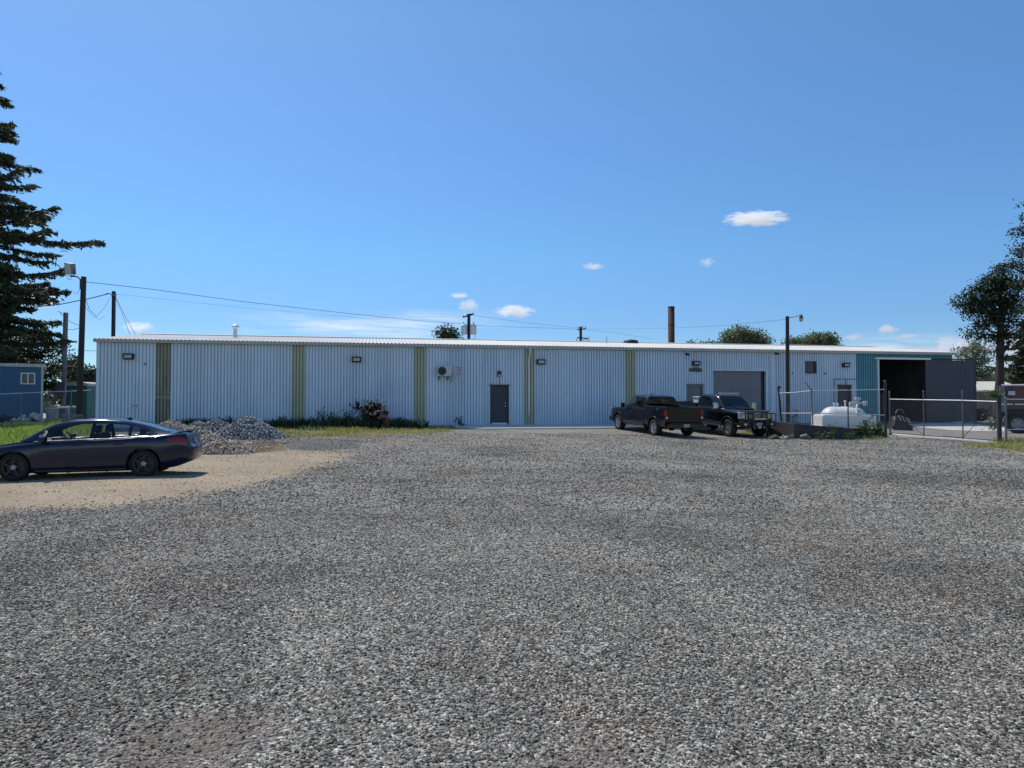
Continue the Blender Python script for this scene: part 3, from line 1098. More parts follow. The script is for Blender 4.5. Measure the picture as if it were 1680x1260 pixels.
m.box2((si + .06, .12, EAVEZ - .08), (LEN - .12, 9.0, EAVEZ - .05))
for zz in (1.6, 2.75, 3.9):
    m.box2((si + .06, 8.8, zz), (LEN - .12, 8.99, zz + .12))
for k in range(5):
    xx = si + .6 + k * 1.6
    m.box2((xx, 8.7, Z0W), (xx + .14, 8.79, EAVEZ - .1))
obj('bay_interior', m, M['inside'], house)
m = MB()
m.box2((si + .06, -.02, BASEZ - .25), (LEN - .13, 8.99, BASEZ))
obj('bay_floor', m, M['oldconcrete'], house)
# downspout and conduits
m = MB()
sd = S(869)
m.tube([(sd, -.17, EAVEZ - .13), (sd, -.16, EAVEZ - .35), (sd - .06, -.07, EAVEZ - .75), (sd - .06, -.07, 1.15), (sd - .06, -.16, .98)], .048, 8)
for zz in (4.0, 2.6, 1.4): m.box((sd - .06, -.05, zz), (.16, .07, .04))
obj('downspout', m, M['white_metal'], house)
m = MB()
a, b = S(1368), S(1406)
zc = wp(1387, 622)[1]
m.tube([(a, -.04, BASEZ), (a, -.04, zc), (b, -.04, zc)], .022, 6)
m.tube([((a + b) / 2, -.04, zc), ((a + b) / 2, -.04, zc - .45)], .018, 6)
obj('conduit', m, M['dullsteel'], house)
m = MB()
sdd = S(820)
m.tube([(sdd, -.03, H_DOOR[3] + .07), (sdd, -.03, wp(819, 617)[1] - .1)], .016, 6)
obj('conduit', m, M['dullsteel'], house)
for (px_, py_) in ((1300, 612), (1353, 613), (238, 597)):
    s, z = wp(px_, py_)
    m = MB()
    m.lathe([(0, -.07), (.05, -.06), (.05, 0)], (s, 0, z), 'Y', 10)
    obj('pipe_outlet', m, M['dullsteel'], house)
m = MB()
s, z = wp(223, 666)
m.box((s, -.015, z), (.34, .03, .22))
obj('patch_plate', m, M['signwhite'], house)
m = MB()
m.prism([(s - .12, z - .03), (s - .05, z + .03), (s, z + .01), (s + .05, z + .05), (s + .12, z - .01), (s + .05, z + .01), (s, z - .03), (s - .06, z)], -.04, -.031, 'Y')
obj('patch_mark', m, M['ink'], house)
m = MB()
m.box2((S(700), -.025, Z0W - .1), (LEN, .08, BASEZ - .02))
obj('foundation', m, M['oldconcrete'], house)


# ------------------------------------------------------------------ things on the wall
def wall_light(px, py, label, w=.48, h=.30, tilt=-8):
    s, z = wp(px, py)
    t = thing('wall_light', label, 'wall light', wl(s, 0, z), WA, 'lights along the warehouse wall')
    m = MB()
    m.prism([(.0, h / 2), (-.20, h / 2), (-.24, h / 2 - .05), (-.16, -h / 2), (0, -h / 2)], -w / 2, w / 2, 'X')
    m.box((0, -.23, h / 2 - .02), (w + .03, .05, .03))
    obj('housing', m, M['bronze'], t)
    m = MB()
    m.add([(-w / 2 + .07, -.235, h / 2 - .075), (w / 2 - .07, -.235, h / 2 - .075), (w / 2 - .07, -.170, -h / 2 + .05), (-w / 2 + .07, -.170, -h / 2 + .05)], [(0, 1, 2, 3)])
    m.box((0, -.2, 0), (w - .14, .06, h - .13), 0, Matrix.Rotation(R(-17), 3, 'X'))
    obj('lens', m, M['lens'], t)
    return t


wall_light(212, 585, 'dark wall light beside the weathered olive panel near the left end')
wall_light(585, 590, 'dark wall light above the flowering bush')
wall_light(887, 594, 'dark wall light just right of the white downspout')
t = wall_light(1141, 596, 'dark wall light on legs above the dark name board', .46, .26)
m = MB()
for dx in (-.15, .0, .15): m.tube([(dx, -.05, -.13), (dx, -.05, -.42)], .016, 5)
obj('bracket', m, M['bronze'], t)
wall_light(1386, 599, 'dark wall light above the faded brown door', .42, .28)
# small lantern over the door
s, z = wp(819, 613.5)
t = thing('door_lantern', 'small black lantern above the dark grey door', 'wall light', wl(s, 0, z), WA)
m = MB()
m.box((0, -.06, .06), (.20, .12, .20), 0, None, .012)
m.prism([(0, .0), (-.16, -.02), (-.13, -.16), (0, -.16)], -.10, .10, 'X')
obj('housing', m, M['black'], t)
m = MB()
m.box((0, -.155, -.09), (.13, .03, .11))
obj('lens', m, M['lens'], t)


def camera_thing(px, py, label):
    s, z = wp(px, py)
    t = thing('security_camera', label, 'camera', wl(s, 0, z), WA, 'security cameras on the warehouse')
    m = MB()
    m.box((0, -.03, 0), (.1, .06, .1))
    m.tube([(0, -.03, 0), (0, -.14, -.02)], .022, 6)
    m.box((-.02, -.26, -.03), (.10, .30, .11), 0, Matrix.Rotation(R(12), 3, 'X'), .01)
    obj('camera_body', m, M['black'], t)
    m = MB()
    m.lathe([(0, -.02), (.035, -.02), (.035, 0)], (-.02, -.415, -.065), 'Y', 10)
    obj('camera_lens', m, M['windowdark'], t)


camera_thing(1126, 581, 'small black security camera high up left of the dark name board')
camera_thing(1271, 580, 'small black security camera at the joint trim right of the roller door')
# name board under the light
s, z = wp(1141, 607)
t = thing('name_board', 'dark narrow name board under the wall light by the roller door', 'sign', wl(s, 0, z), WA)
m = MB()
m.box((0, -.02, 0), (.80, .03, .2))
obj('board', m, M['bronze'], t)
m = MB()
for k, (a, b) in enumerate(((-.34, -.22), (-.19, -.12), (-.09, .02), (.05, .12), (.15, .33))):
    m.box(((a + b) / 2, -.038, 0), (b - a, .006, .06))
obj('faded_lettering', m, M['dullsteel'], t)
# notice sign
s, z = wp(753.5, 610.5)
t = thing('notice_sign', 'white notice sign with lines of dark lettering beside the heat pump', 'sign', wl(s, 0, z), WA)
m = MB()
m.box((0, -.02, 0), (.46, .012, .64))
obj('sign_panel', m, M['signwhite'], t)
m = MB()
rows = [(.24, [(-.17, -.03), (.0, .15)], .038), (.15, [(-.16, -.06), (-.02, .03), (.05, .16)], .034), (.08, [(-.07, .08)], .036),
        (.01, [(-.17, -.08), (-.05, .06), (.09, .16)], .022), (-.05, [(-.17, -.02), (.02, .17)], .02), (-.10, [(-.15, -.04), (0, .12)], .02),
        (-.16, [(-.17, -.1), (-.06, .06), (.1, .17)], .02), (-.22, [(-.12, .02), (.06, .14)], .02)]
for zz, spans, hh in rows:
    for a, b in spans: m.box(((a + b) / 2, -.0285, zz), (b - a, .004, hh))
obj('lettering', m, M['ink'], t)
# heat pump
s, z = wp(727.5, 609.5)
t = thing('heat_pump', 'white heat pump unit with a round dark fan grille hung on the wall', 'air conditioner', wl(s, 0, z), WA)
m = MB()
m.box((0, -.28, 0), (.74, .32, .54), 0, None, .02)
m.box((.39, -.30, -.05), (.05, .2, .3))
obj('casing', m, M['acwhite'], t)
m = MB()
m.lathe([(0, -.03), (.05, -.03), (.05, -.015), (.2, -.012), (.225, -.02), (.235, 0)], (-.12, -.443, .01), 'Y', 24)
for r in (.09, .13, .17, .21): m.lathe([(r, -.03), (r + .01, -.035), (r + .012, -.02)], (-.12, -.443, .01), 'Y', 24)
for k in range(12):
    a = k * PI / 6
    m.box((-.12 + .13 * math.cos(a), -.468, .01 + .13 * math.sin(a)), (.2, .008, .008), 0, Matrix.Rotation(-a, 3, 'Y'))
obj('fan_grille', m, M['acgrille'], t)
for dx in (-.25, .24):
    m = MB()
    m.box((dx, -.24, -.295), (.05, .46, .045))
    m.box((dx, -.03, -.38), (.05, .04, .2))
    m.tube([(dx, -.42, -.3), (dx, -.05, -.47)], .018, 6)
    obj('bracket', m, M['dullsteel'], t)
m = MB()
m.tube([(.4, -.28, -.12), (.46, -.16, -.16), (.46, -.06, -.5), (.40, -.06, -.62)], .02, 6)
obj('refrigerant_line', m, M['acwhite'], t)

# ------------------------------------------------------------------ concrete apron, drive, retaining wall
def sheet(name, poly, mat, dz=.02, thick=.25, step=1.0, zf=None):
    """slab following the ground (or zf)"""
    bm = bmesh.new()
    vs = [bm.verts.new((p[0], p[1], 0)) for p in poly]
    f = bm.faces.new(vs)
    if f.normal.z < 0: f.normal_flip()
    xs = [p[0] for p in poly]
    ys = [p[1] for p in poly]
    for ax, lo, hi in ((0, min(xs), max(xs)), (1, min(ys), max(ys))):
        q = lo + step
        while q < hi:
            co = (q, 0, 0) if ax == 0 else (0, q, 0)
            no = (1, 0, 0) if ax == 0 else (0, 1, 0)
            bmesh.ops.bisect_plane(bm, geom=bm.verts[:] + bm.edges[:] + bm.faces[:], plane_co=co, plane_no=no, dist=1e-4)
            q += step
    bmesh.ops.recalc_face_normals(bm, faces=bm.faces)
    if sum(f.normal.z for f in bm.faces) < 0: bmesh.ops.reverse_faces(bm, faces=bm.faces)
    r = bmesh.ops.extrude_face_region(bm, geom=bm.faces[:])
    low = {e for e in r['geom'] if isinstance(e, bmesh.types.BMVert)}
    for v in bm.verts:
        z = (zf(v.co.x, v.co.y) if zf else g1(v.co.x, v.co.y)) + dz
        v.co.z = z if v in low else z - thick
    me = bpy.data.meshes.new(name)
    bmesh.ops.recalc_face_normals(bm, faces=bm.faces)
    bm.to_mesh(me)
    bm.free()
    return kind(obj(name, me, mat), 'structure')


sa, sb = S(742), S(1185)
AP = [wl(sa, -1.9, 0), wl(sa + 1.2, -3.3, 0), wl(sb, -3.3, 0), wl(sb, .0, 0), wl(sa, .0, 0)]
sheet('concrete_apron', AP, M['concrete'], 0, .35, 1.5, lambda x, y: BASEZ - .012 + .018 * ((x - W0.x) * WN.x + (y - W0.y) * WN.y))

# retaining wall and raised yard
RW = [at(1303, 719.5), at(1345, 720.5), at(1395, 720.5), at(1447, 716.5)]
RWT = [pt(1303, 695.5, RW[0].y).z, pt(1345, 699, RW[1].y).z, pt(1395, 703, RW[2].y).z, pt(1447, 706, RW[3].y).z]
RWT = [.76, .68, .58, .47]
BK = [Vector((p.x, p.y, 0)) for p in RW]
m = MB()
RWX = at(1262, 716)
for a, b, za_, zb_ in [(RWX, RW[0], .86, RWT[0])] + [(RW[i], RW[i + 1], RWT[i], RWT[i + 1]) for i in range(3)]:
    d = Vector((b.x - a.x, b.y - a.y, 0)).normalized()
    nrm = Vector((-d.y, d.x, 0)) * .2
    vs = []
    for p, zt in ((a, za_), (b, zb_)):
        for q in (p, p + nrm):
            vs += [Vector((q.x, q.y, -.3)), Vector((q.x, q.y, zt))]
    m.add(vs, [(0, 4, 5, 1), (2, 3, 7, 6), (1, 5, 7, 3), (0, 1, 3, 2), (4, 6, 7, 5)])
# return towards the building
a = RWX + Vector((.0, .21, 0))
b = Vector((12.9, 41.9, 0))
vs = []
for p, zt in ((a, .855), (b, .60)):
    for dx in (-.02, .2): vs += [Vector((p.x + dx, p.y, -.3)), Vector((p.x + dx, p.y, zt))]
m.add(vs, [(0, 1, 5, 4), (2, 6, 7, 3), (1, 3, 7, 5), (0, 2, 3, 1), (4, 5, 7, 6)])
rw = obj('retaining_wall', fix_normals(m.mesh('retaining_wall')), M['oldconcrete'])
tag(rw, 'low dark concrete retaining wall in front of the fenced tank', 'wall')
YP = [RWX + Vector((.21, .23, 0)), RW[0] + Vector((.05, .22, 0)), RW[1] + Vector((0, .215, 0)), RW[2] + Vector((0, .21, 0)), RW[3] + Vector((0, .2, 0)), RW[3] + Vector((.9, 3.5, 0)), wl(S(1440), -.04, 0), wl(S(1275), -.06, 0), Vector((13.15, 41.7, 0))]
sheet('yard_ground', YP, M['drive'], 0, .5, 1.5, lambda x, y: .46)
GA = [at(1460, 713.5), at(1516, 718.0), at(1580, 722.5), at(1637, 727.0)]
DP = [GA[0], GA[1], GA[2], GA[3], Vector((27, 28.5, 0)), Vector((34, 30, 0)), Vector((34, 48.5, 0)), wl(LEN + 4, .3, 0), wl(LEN, .3, 0), wl(LEN, -.21, 0), wl(S(1441), -.21, 0), RW[3] + Vector((1.0, 3.55, 0))]
sheet('driveway', DP, M['drive'], .012, .2, 1.0)
CP = apoly([(1486, 697.5), (1530, 694.5), (1592, 695.5), (1645, 702.5), (1690, 704), (1690, 711), (1640, 708.5), (1560, 706.5), (1500, 700.5)])
sheet('concrete_pad', CP, M['concrete'], .03, .1, 1.0)
LP = apoly([(1462, 711.9), (1516, 716.2), (1580, 720.6), (1637, 725.2), (1637, 727.4), (1580, 722.8), (1516, 718.3), (1462, 713.6)])
sheet('concrete_sill', LP, M['concrete'], .035, .2, 1.0)
# ------------------------------------------------------------------ vehicles
def carpaint(name, col, flake=.0, rough=.28):
    t = NT(name)
    co = t.coord('Object')
    n = t.noise(co, 2.5, 5, .65)
    dust = t.ramp(t.noise(co, 7.0, 6, .7), [(.5, 0), (.85, .02)])
    c = t.mix(dust, col, (.20, .18, .15))
    rr = t.math('MULTIPLY_ADD', n, .10, rough - .05, clamp=True)
    t.principled(c, rr, flake, None, Coat_Weight=.35, Coat_Roughness=.05, Specular_IOR_Level=.3)
    return t.mat


M['navy'] = carpaint('navy_paint', (.004, .008, .028), .0, .14)
M['blackpaint'] = carpaint('black_paint', (.0022, .0022, .0026), .0, .22)
M['blackpaint2'] = carpaint('black_blue_paint', (.0026, .003, .0045), .0, .20)
M['rubber'] = pm('tyre_rubber', (.009, .009, .009), .85, 0, .3, 8, .2, 40)
M['arch'] = pm('wheel_well', (.008, .008, .008), .9, 0, .2, 5)
M['rimblack'] = pm('black_rim', (.022, .022, .024), .3, .5, .2, 6)
M['rimsilver'] = pm('silver_rim', (.55, .56, .58), .3, .85, .12, 6)
M['rimgrey'] = pm('grey_rim', (.20, .20, .20), .45, .6, .25, 6)
M['rimdull'] = pm('dull_rim', (.33, .33, .34), .5, .5, .2, 6)
M['chrome'] = pm('chrome', (.62, .63, .65), .14, 1.0, .06, 4)
M['trim'] = pm('black_trim', (.006, .006, .0065), .4, 0, .2, 6)
M['seat'] = pm('seat_cloth', (.035, .035, .038), .8, 0, .2, 6)
M['dash'] = pm('dash_plastic', (.10, .10, .105), .5, 0, .2, 6)
M['glass'] = glassmat('clear_glass', (.84, .87, .86))
M['glassdark'] = glassmat('tinted_glass', (.10, .11, .12))
M['glassmid'] = glassmat('windscreen_glass', (.55, .60, .60))
M['taillight'] = pm('tail_lamp', (.20, .008, .012), .15, 0, .2, 9)
M['headlight'] = pm('head_lamp', (.50, .51, .50), .12, .35, .2, 14)
M['amber'] = pm('amber_lamp', (.36, .26, .17), .2, 0, .15, 9)
M['plate'] = pm('licence_plate', (.26, .28, .30), .4, 0, .1, 9)


def pchip(xk, yk, x):
    xk, yk, x = np.asarray(xk, float), np.asarray(yk, float), np.asarray(x, float)
    h = np.diff(xk)
    d = np.diff(yk, axis=0) / h[:, None]
    m = np.zeros_like(yk)
    m[0], m[-1] = d[0], d[-1]
    for i in range(1, len(xk) - 1):
        w1, w2 = 2 * h[i] + h[i - 1], h[i] + 2 * h[i - 1]
        ok = d[i - 1] * d[i] > 0
        m[i] = np.where(ok, (w1 + w2) / (w1 / np.where(ok, d[i - 1], 1) + w2 / np.where(ok, d[i], 1)), 0)
    k = np.clip(np.searchsorted(xk, x, 'right') - 1, 0, len(xk) - 2)
    t = ((x - xk[k]) / h[k])[:, None]
    hk = h[k][:, None]
    return ((1 + 2 * t) * (1 - t) ** 2 * yk[k] + t * (1 - t) ** 2 * hk * m[k] + t * t * (3 - 2 * t) * yk[k + 1] + t * t * (t - 1) * hk * m[k + 1])


def sections(st, xs):
    xk = [s[0] for s in st]
    Y = np.array([[c for p in s[1] for c in p] for s in st])
    return pchip(xk, Y, xs).reshape(len(xs), -1, 2)


def ring_smooth(P, n):
    """rounded half ring: P (m,2) from bottom centre to top centre"""
    m = len(P)
    ext = np.vstack([[-P[1][0], P[1][1]], P, [-P[-2][0], P[-2][1]]])
    out = []
    for i in range(m - 1):
        p0, p1, p2, p3 = ext[i], ext[i + 1], ext[i + 2], ext[i + 3]
        l = [max(np.linalg.norm(q), 1e-6) ** .5 for q in (p1 - p0, p2 - p1, p3 - p2)]
        m1 = (p2 - p1) + l[1] * ((p1 - p0) / l[0] - (p2 - p0) / (l[0] + l[1])) * l[1] / l[1]
        m1 = l[1] * ((p1 - p0) / l[0] - (p2 - p0) / (l[0] + l[1]) + (p2 - p1) / l[1])
        m2 = l[1] * ((p2 - p1) / l[1] - (p3 - p1) / (l[1] + l[2]) + (p3 - p2) / l[2])
        for k in range(n):
            t = k / n
            out.append((2 * t ** 3 - 3 * t ** 2 + 1) * p1 + (t ** 3 - 2 * t ** 2 + t) * m1 + (-2 * t ** 3 + 3 * t ** 2) * p2 + (t ** 3 - t ** 2) * m2)
    out.append(P[-1])
    out = np.array(out)
    out[:, 0] = np.maximum(out[:, 0], 0)
    out[0, 0] = out[-1, 0] = 0
    return out


def body_shell(st, xs, nsub=3):
    sec = sections(st, xs)
    rings = [ring_smooth(s, nsub) for s in sec]
    m = len(rings[0])
    n = 2 * (m - 1)
    vs, fs = [], []
    for x, r in zip(xs, rings):
        full = [(x, p[0], p[1]) for p in r] + [(x, -p[0], p[1]) for p in r[-2:0:-1]]
        vs += full
    for i in range(len(xs) - 1):
        for k in range(n):
            k2 = (k + 1) % n
            fs.append((i * n + k, i * n + k2, (i + 1) * n + k2, (i + 1) * n + k))
    fs.append(tuple(range(n)))
    fs.append(tuple(range(len(xs) * n - 1, (len(xs) - 1) * n - 1, -1)))
    me = bpy.data.meshes.new('body')
    me.from_pydata(vs, [], fs)
    return fix_normals(me)


def cut(me, cutters, mats):
    """boolean-subtract wheel wells; cutters [(x, z, r, y0, y1)]"""
    o = bpy.data.objects.new('tmp_body', me)
    me.materials.clear()
    me.materials.append(mats[0])
    me.materials.append(mats[1])
    COL.objects.link(o)
    tmp = []
    for (x, z, r, y0, y1) in cutters:
        mb = MB()
        mb.lathe([(0, y0), (r, y0), (r, y1), (0, y1)], (x, 0, z), 'Y', 40, mi=1, smooth=False)
        cm = fix_normals(mb.mesh('c'))
        cm.materials.append(mats[0])
        cm.materials.append(mats[1])
        c = bpy.data.objects.new('tmp_cut', cm)
        COL.objects.link(c)
        tmp.append(c)
        md = o.modifiers.new('b', 'BOOLEAN')
        md.operation = 'DIFFERENCE'
        md.solver = 'EXACT'
        md.object = c
        md.material_mode = 'TRANSFER'
    dg = bpy.context.evaluated_depsgraph_get()
    dg.update()
    new = bpy.data.meshes.new_from_object(o.evaluated_get(dg), depsgraph=dg)
    for c in tmp + [o]: bpy.data.objects.remove(c, do_unlink=True)
    return new


def shade_auto(me, ang=38):
    bm = bmesh.new()
    bm.from_mesh(me)
    for f in bm.faces: f.smooth = True
    for e in bm.edges:
        e.smooth = not (len(e.link_faces) != 2 or e.calc_face_angle(0) > R(ang) or e.link_faces[0].material_index != e.link_faces[1].material_index)
    bm.to_mesh(me)
    bm.free()
    return me


class GH:
    """greenhouse: side, shoulder and roof surface with real window openings"""
    def __init__(self, table, root, paint, x_front, x_rear, side_win, ws, rw, dx=.05, frame=(.10, .88), lip=.07):
        brk = set([table[0][0], table[-1][0], ws[0], ws[1]])
        if rw: brk |= set(rw)
        for w in side_win: brk |= set(w[:2])
        x = table[0][0]
        while x < table[-1][0]:
            if min(abs(x - b) for b in brk) > .02: brk.add(x)
            x += dx
        xs = np.array(sorted(brk))
        T = np.array([r[1:] for r in table])
        V = pchip([r[0] for r in table], T, xs)
        rows = []
        for (yb, zb, yr, zr, zc) in V:
            L = lambda t: (yb + (yr - yb) * t + .018 * math.sin(PI * t), zb + (zr - zb) * t)
            h = zc - zr
            rows.append([L(0), L(frame[0]), L(.5), L(frame[1]), L(1.0), (yr - lip, zr + .55 * h), (yr * .45, zc - .08 * h), (0, zc)])
        self.xs, self.rows = xs, rows
        parts = {}

        def put(key, quad):
            parts.setdefault(key, []).append(quad)
        for i in range(len(xs) - 1):
            xm = (xs[i] + xs[i + 1]) / 2
            for j in range(7):
                key = 'pillar'
                if j in (1, 2):
                    for k, w in enumerate(side_win):
                        if w[0] <= xm <= w[1]: key = ('side', k)
                if j >= 5:
                    if ws[0] <= xm <= ws[1]: key = 'ws'
                    elif rw and rw[0] <= xm <= rw[1]: key = 'rw'
                for sg in (1, -1):
                    a = [(xs[i], sg * rows[i][j][0], rows[i][j][1]), (xs[i + 1], sg * rows[i + 1][j][0], rows[i + 1][j][1]),
                         (xs[i + 1], sg * rows[i + 1][j + 1][0], rows[i + 1][j + 1][1]), (xs[i], sg * rows[i][j + 1][0], rows[i][j + 1][1])]
                    put((key[0], key[1], sg) if isinstance(key, tuple) else key, a if sg == 1 else a[::-1])
        self.parts = parts

        def mk(qs):
            mb = MB()
            for q in qs: mb.add(q, [(0, 1, 2, 3)])
            return shade_auto(fix_normals(mb.mesh('p')), 40)
        self.mk = mk
        self.cabin = obj('cabin', mk(parts['pillar']), paint, root)

    def glass(self, root, ws_mat, rw_mat, side_mats):
        for key, qs in self.parts.items():
            if key == 'pillar': continue
            if key == 'ws': obj('windscreen', self.mk(qs), ws_mat, root)
            elif key == 'rw': obj('rear_window', self.mk(qs), rw_mat, root)
            else: obj('side_window', self.mk(qs), side_mats[key[1]], root)


def wheel(root, x, y, r, wid, rim_mat, spokes, rim_r, out, style='spoke'):
    """out = +1/-1 side the face looks to"""
    m = MB()
    w = wid / 2
    prof = [(rim_r, -w * .8), (rim_r + .02, -w), (r * .93, -w), (r * .985, -w * .75), (r, -w * .3), (r, w * .3), (r * .985, w * .75), (r * .93, w), (rim_r + .02, w), (rim_r, w * .8)]
    m.lathe(prof, (0, 0, 0), 'Y', 36)
    t = obj('wheel', m, M['rubber'], root, loc=(x, y, r))
    q = MB()
    f = out * w
    q.lathe([(rim_r + .005, f * .88), (rim_r - .025, f * .95), (rim_r - .045, f * .6), (rim_r - .055, -f * .7)], (0, 0, 0), 'Y', 32)
    q.lathe([(0, f * .85), (.06, f * .85), (.075, f * .6), (.09, f * .2)], (0, 0, 0), 'Y', 18)
    for k in range(spokes):
        a = 2 * PI * k / spokes + .2
        rot = Matrix.Rotation(-a, 3, 'Y')
        if style == 'spoke':
            for da in (-.09, .09):
                rr = Matrix.Rotation(-(a + da), 3, 'Y')
                L_ = rim_r - .07
                q.box(rr @ Vector((.05 + L_ / 2, f * .72, 0)), (L_, abs(f) * .28, .028), 0, rr)
        else:
            L_ = rim_r - .06
            q.box(rot @ Vector((.05 + L_ / 2, f * .66, 0)), (L_, abs(f) * .3, rim_r * .30), 0, rot)
    obj('rim', q, rim_mat, t)
    q = MB()
    q.lathe([(0, f * .90), (.03, f * .90), (.07, f * .80), (.07, f * .6)], (0, 0, 0), 'Y', 14)
    for k in range(5):
        a = k * 2 * PI / 5 + .2
        q.box(Vector((.055 * math.cos(a), f * .84, .055 * math.sin(a))), (.022, abs(f) * .14, .022))
    obj('hub', q, M['rimdull'] if rim_mat is M['rimblack'] else rim_mat, t)
    d = MB()
    d.lathe([(0, f * .15), (rim_r - .05, f * .15)], (0, 0, 0), 'Y', 24)
    obj('brake_disc', d, M['darksteel'], t)
    return t


def set_on_ground(root, front, rear_dir, wb):
    """root at the front axle; local +x points to the rear"""
    zf = g1(front.x, front.y)
    rr = front + rear_dir * wb
    zr = g1(rr.x, rr.y)
    root.location = (front.x, front.y, zf - .012)
    root.rotation_euler = (0, math.asin(max(-1, min(1, (zf - zr) / wb))), math.atan2(rear_dir.y, rear_dir.x))


def strip(mb, pts, w, out):
    """thin raised band along a path on the flank: pts (x, y, z)"""
    mb.tube(pts, w, 4)


# ---------------- sedan
def build_sedan():
    root = thing('sedan', 'dark blue four door sedan parked on the tan gravel at the left', 'car')
    def P(zb, y1, y2, zs, y3, zm, y4, zbl, y5, ze, zc): return [(0, zb), (y1, zb), (y2, zs), (y3, zm), (y4, zbl), (y5, ze), (0, zc)]
    st = [(-.95, P(.27, .30, .42, .33, .46, .50, .42, .62, .34, .66, .67)),
          (-.86, P(.22, .55, .66, .30, .70, .50, .64, .66, .50, .705, .72)),
          (-.70, P(.19, .68, .80, .28, .835, .52, .77, .71, .60, .765, .78)),
          (-.40, P(.18, .74, .87, .27, .905, .58, .845, .775, .68, .835, .86)),
          (0.0, P(.18, .76, .89, .27, .925, .62, .875, .835, .72, .885, .92)),
          (.45, P(.18, .78, .89, .25, .922, .64, .885, .88, .76, .925, .965)),
          (.80, P(.18, .80, .89, .25, .922, .65, .89, .905, .80, .932, .94)),
          (1.60, P(.18, .82, .90, .25, .925, .66, .895, .925, .81, .945, .948)),
          (2.30, P(.18, .82, .90, .26, .93, .68, .90, .945, .82, .965, .97)),
          (2.83, P(.19, .78, .89, .28, .93, .70, .895, .97, .80, 1.00, 1.01)),
          (3.25, P(.21, .76, .875, .32, .91, .72, .87, .985, .75, 1.05, 1.075)),
          (3.50, P(.24, .70, .84, .36, .885, .73, .85, .985, .72, 1.065, 1.095)),
          (3.70, P(.30, .60, .77, .41, .825, .70, .79, .965, .68, 1.06, 1.09)),
          (3.79, P(.33, .54, .72, .42, .775, .68, .74, .94, .64, 1.01, 1.03)),
          (3.83, P(.34, .50, .69, .43, .745, .66, .71, .82, .61, .88, .89)),
          (3.86, P(.35, .46, .65, .44, .71, .62, .685, .73, .60, .765, .775)),
          (3.91, P(.38, .36, .55, .46, .61, .60, .58, .70, .51, .725, .73)),
          (3.94, P(.42, .22, .38, .48, .43, .58, .40, .66, .34, .685, .69))]
    xs = np.concatenate([np.linspace(-.95, -.7, 6), np.linspace(-.62, 3.5, 50), np.linspace(3.55, 3.94, 24)])
    me = body_shell(st, xs, 4)
    WR = .335
    cu = []
    for x in (0, 2.83):
        for a, b in ((.60, 1.2), (-1.2, -.60)): cu.append((x, WR + .01, .385, a, b))
    me = cut(me, cu, [M['navy'], M['arch']])
    obj('body', shade_auto(me, 32), [M['navy'], M['arch']], root)
    tb = [(.06, .72, .945, .68, .955, .975), (.20, .78, .925, .70, 1.01, 1.045), (.45, .83, .915, .665, 1.155, 1.20), (.85, .86, .92, .61, 1.335, 1.385),
          (1.2, .865, .93, .585, 1.395, 1.442), (1.7, .87, .94, .578, 1.41, 1.46), (2.2, .872, .955, .575, 1.375, 1.43), (2.7, .862, .985, .575, 1.27, 1.33),
          (3.1, .825, 1.01, .59, 1.145, 1.20), (3.45, .77, 1.04, .63, 1.065, 1.10)]
    g = GH(tb, root, M['navy'], 0, 0, [(.50, 1.62), (1.71, 2.46), (2.54, 2.93)], (.16, .88), (2.30, 3.30), .06, (.07, .84), .06)
    g.glass(root, M['glass'], M['glass'], [M['glass']] * 3)
    # wheels
    for x in (0, 2.83):
        for sg in (-1, 1): wheel(root, x, sg * .79, WR, .23, M['rimblack'], 5, .235, sg)
    # interior
    for y in (-.38, .38):
        s = MB()
        s.box((1.55, y, .78), (.16, .46, .62), 0, Matrix.Rotation(R(14), 3, 'Y'), .05)
        obj('seat', s, M['seat'], root)
        s = MB()
        s.box((1.68, y, 1.19), (.10, .27, .20), 0, Matrix.Rotation(R(10), 3, 'Y'), .04)
        s.tube([(1.65, y - .06, 1.05), (1.67, y - .06, 1.15)], .01, 5)
        s.tube([(1.65, y + .06, 1.05), (1.67, y + .06, 1.15)], .01, 5)
        obj('headrest', s, M['seat'], root)
    s = MB()
    s.box((2.62, 0, .82), (.16, 1.25, .52), 0, Matrix.Rotation(R(22), 3, 'Y'), .05)
    for y in (-.4, .4): s.box((2.70, y, 1.12), (.10, .26, .15), 0, Matrix.Rotation(R(16), 3, 'Y'), .04)
    obj('rear_seat', s, M['seat'], root)
    s = MB()
    s.box((.62, 0, .90), (.55, 1.45, .12), 0, Matrix.Rotation(R(6), 3, 'Y'), .04)
    s.box((.80, -.38, .97), (.22, .42, .10), 0, None, .03)
    obj('dashboard', s, M['dash'], root)
    s = MB()
    rot = Matrix.Rotation(R(-25), 3, 'Y')
    ring = [rot @ Vector((0, .185 * math.cos(a), .185 * math.sin(a))) + Vector((1.02, -.38, .97)) for a in np.linspace(0, 2 * PI, 25)]
    s.tube(ring, .016, 6, caps=False)
    s.box((1.02, -.38, .97), (.04, .30, .04))
    s.tube([(1.02, -.38, .97), (.85, -.38, .92)], .03, 6)
    obj('steering_wheel', s, M['trim'], root)
    s = MB()
    s.box((.78, 0, 1.30), (.03, .22, .07), 0, None, .01)
    obj('rear_view_mirror', s, M['trim'], root)
    # flank details on both sides
    def surf_y(x, z):
        r = ring_smooth(sections(st, np.array([x]))[0], 6)
        k = int(np.argmax(r[:, 0]))
        up = r[k:]
        return float(np.interp(z, up[:, 1], up[:, 0]))
    yflank = lambda x, z: float(np.interp(z, [.25, .66, .93], [.895, .925, .893]))
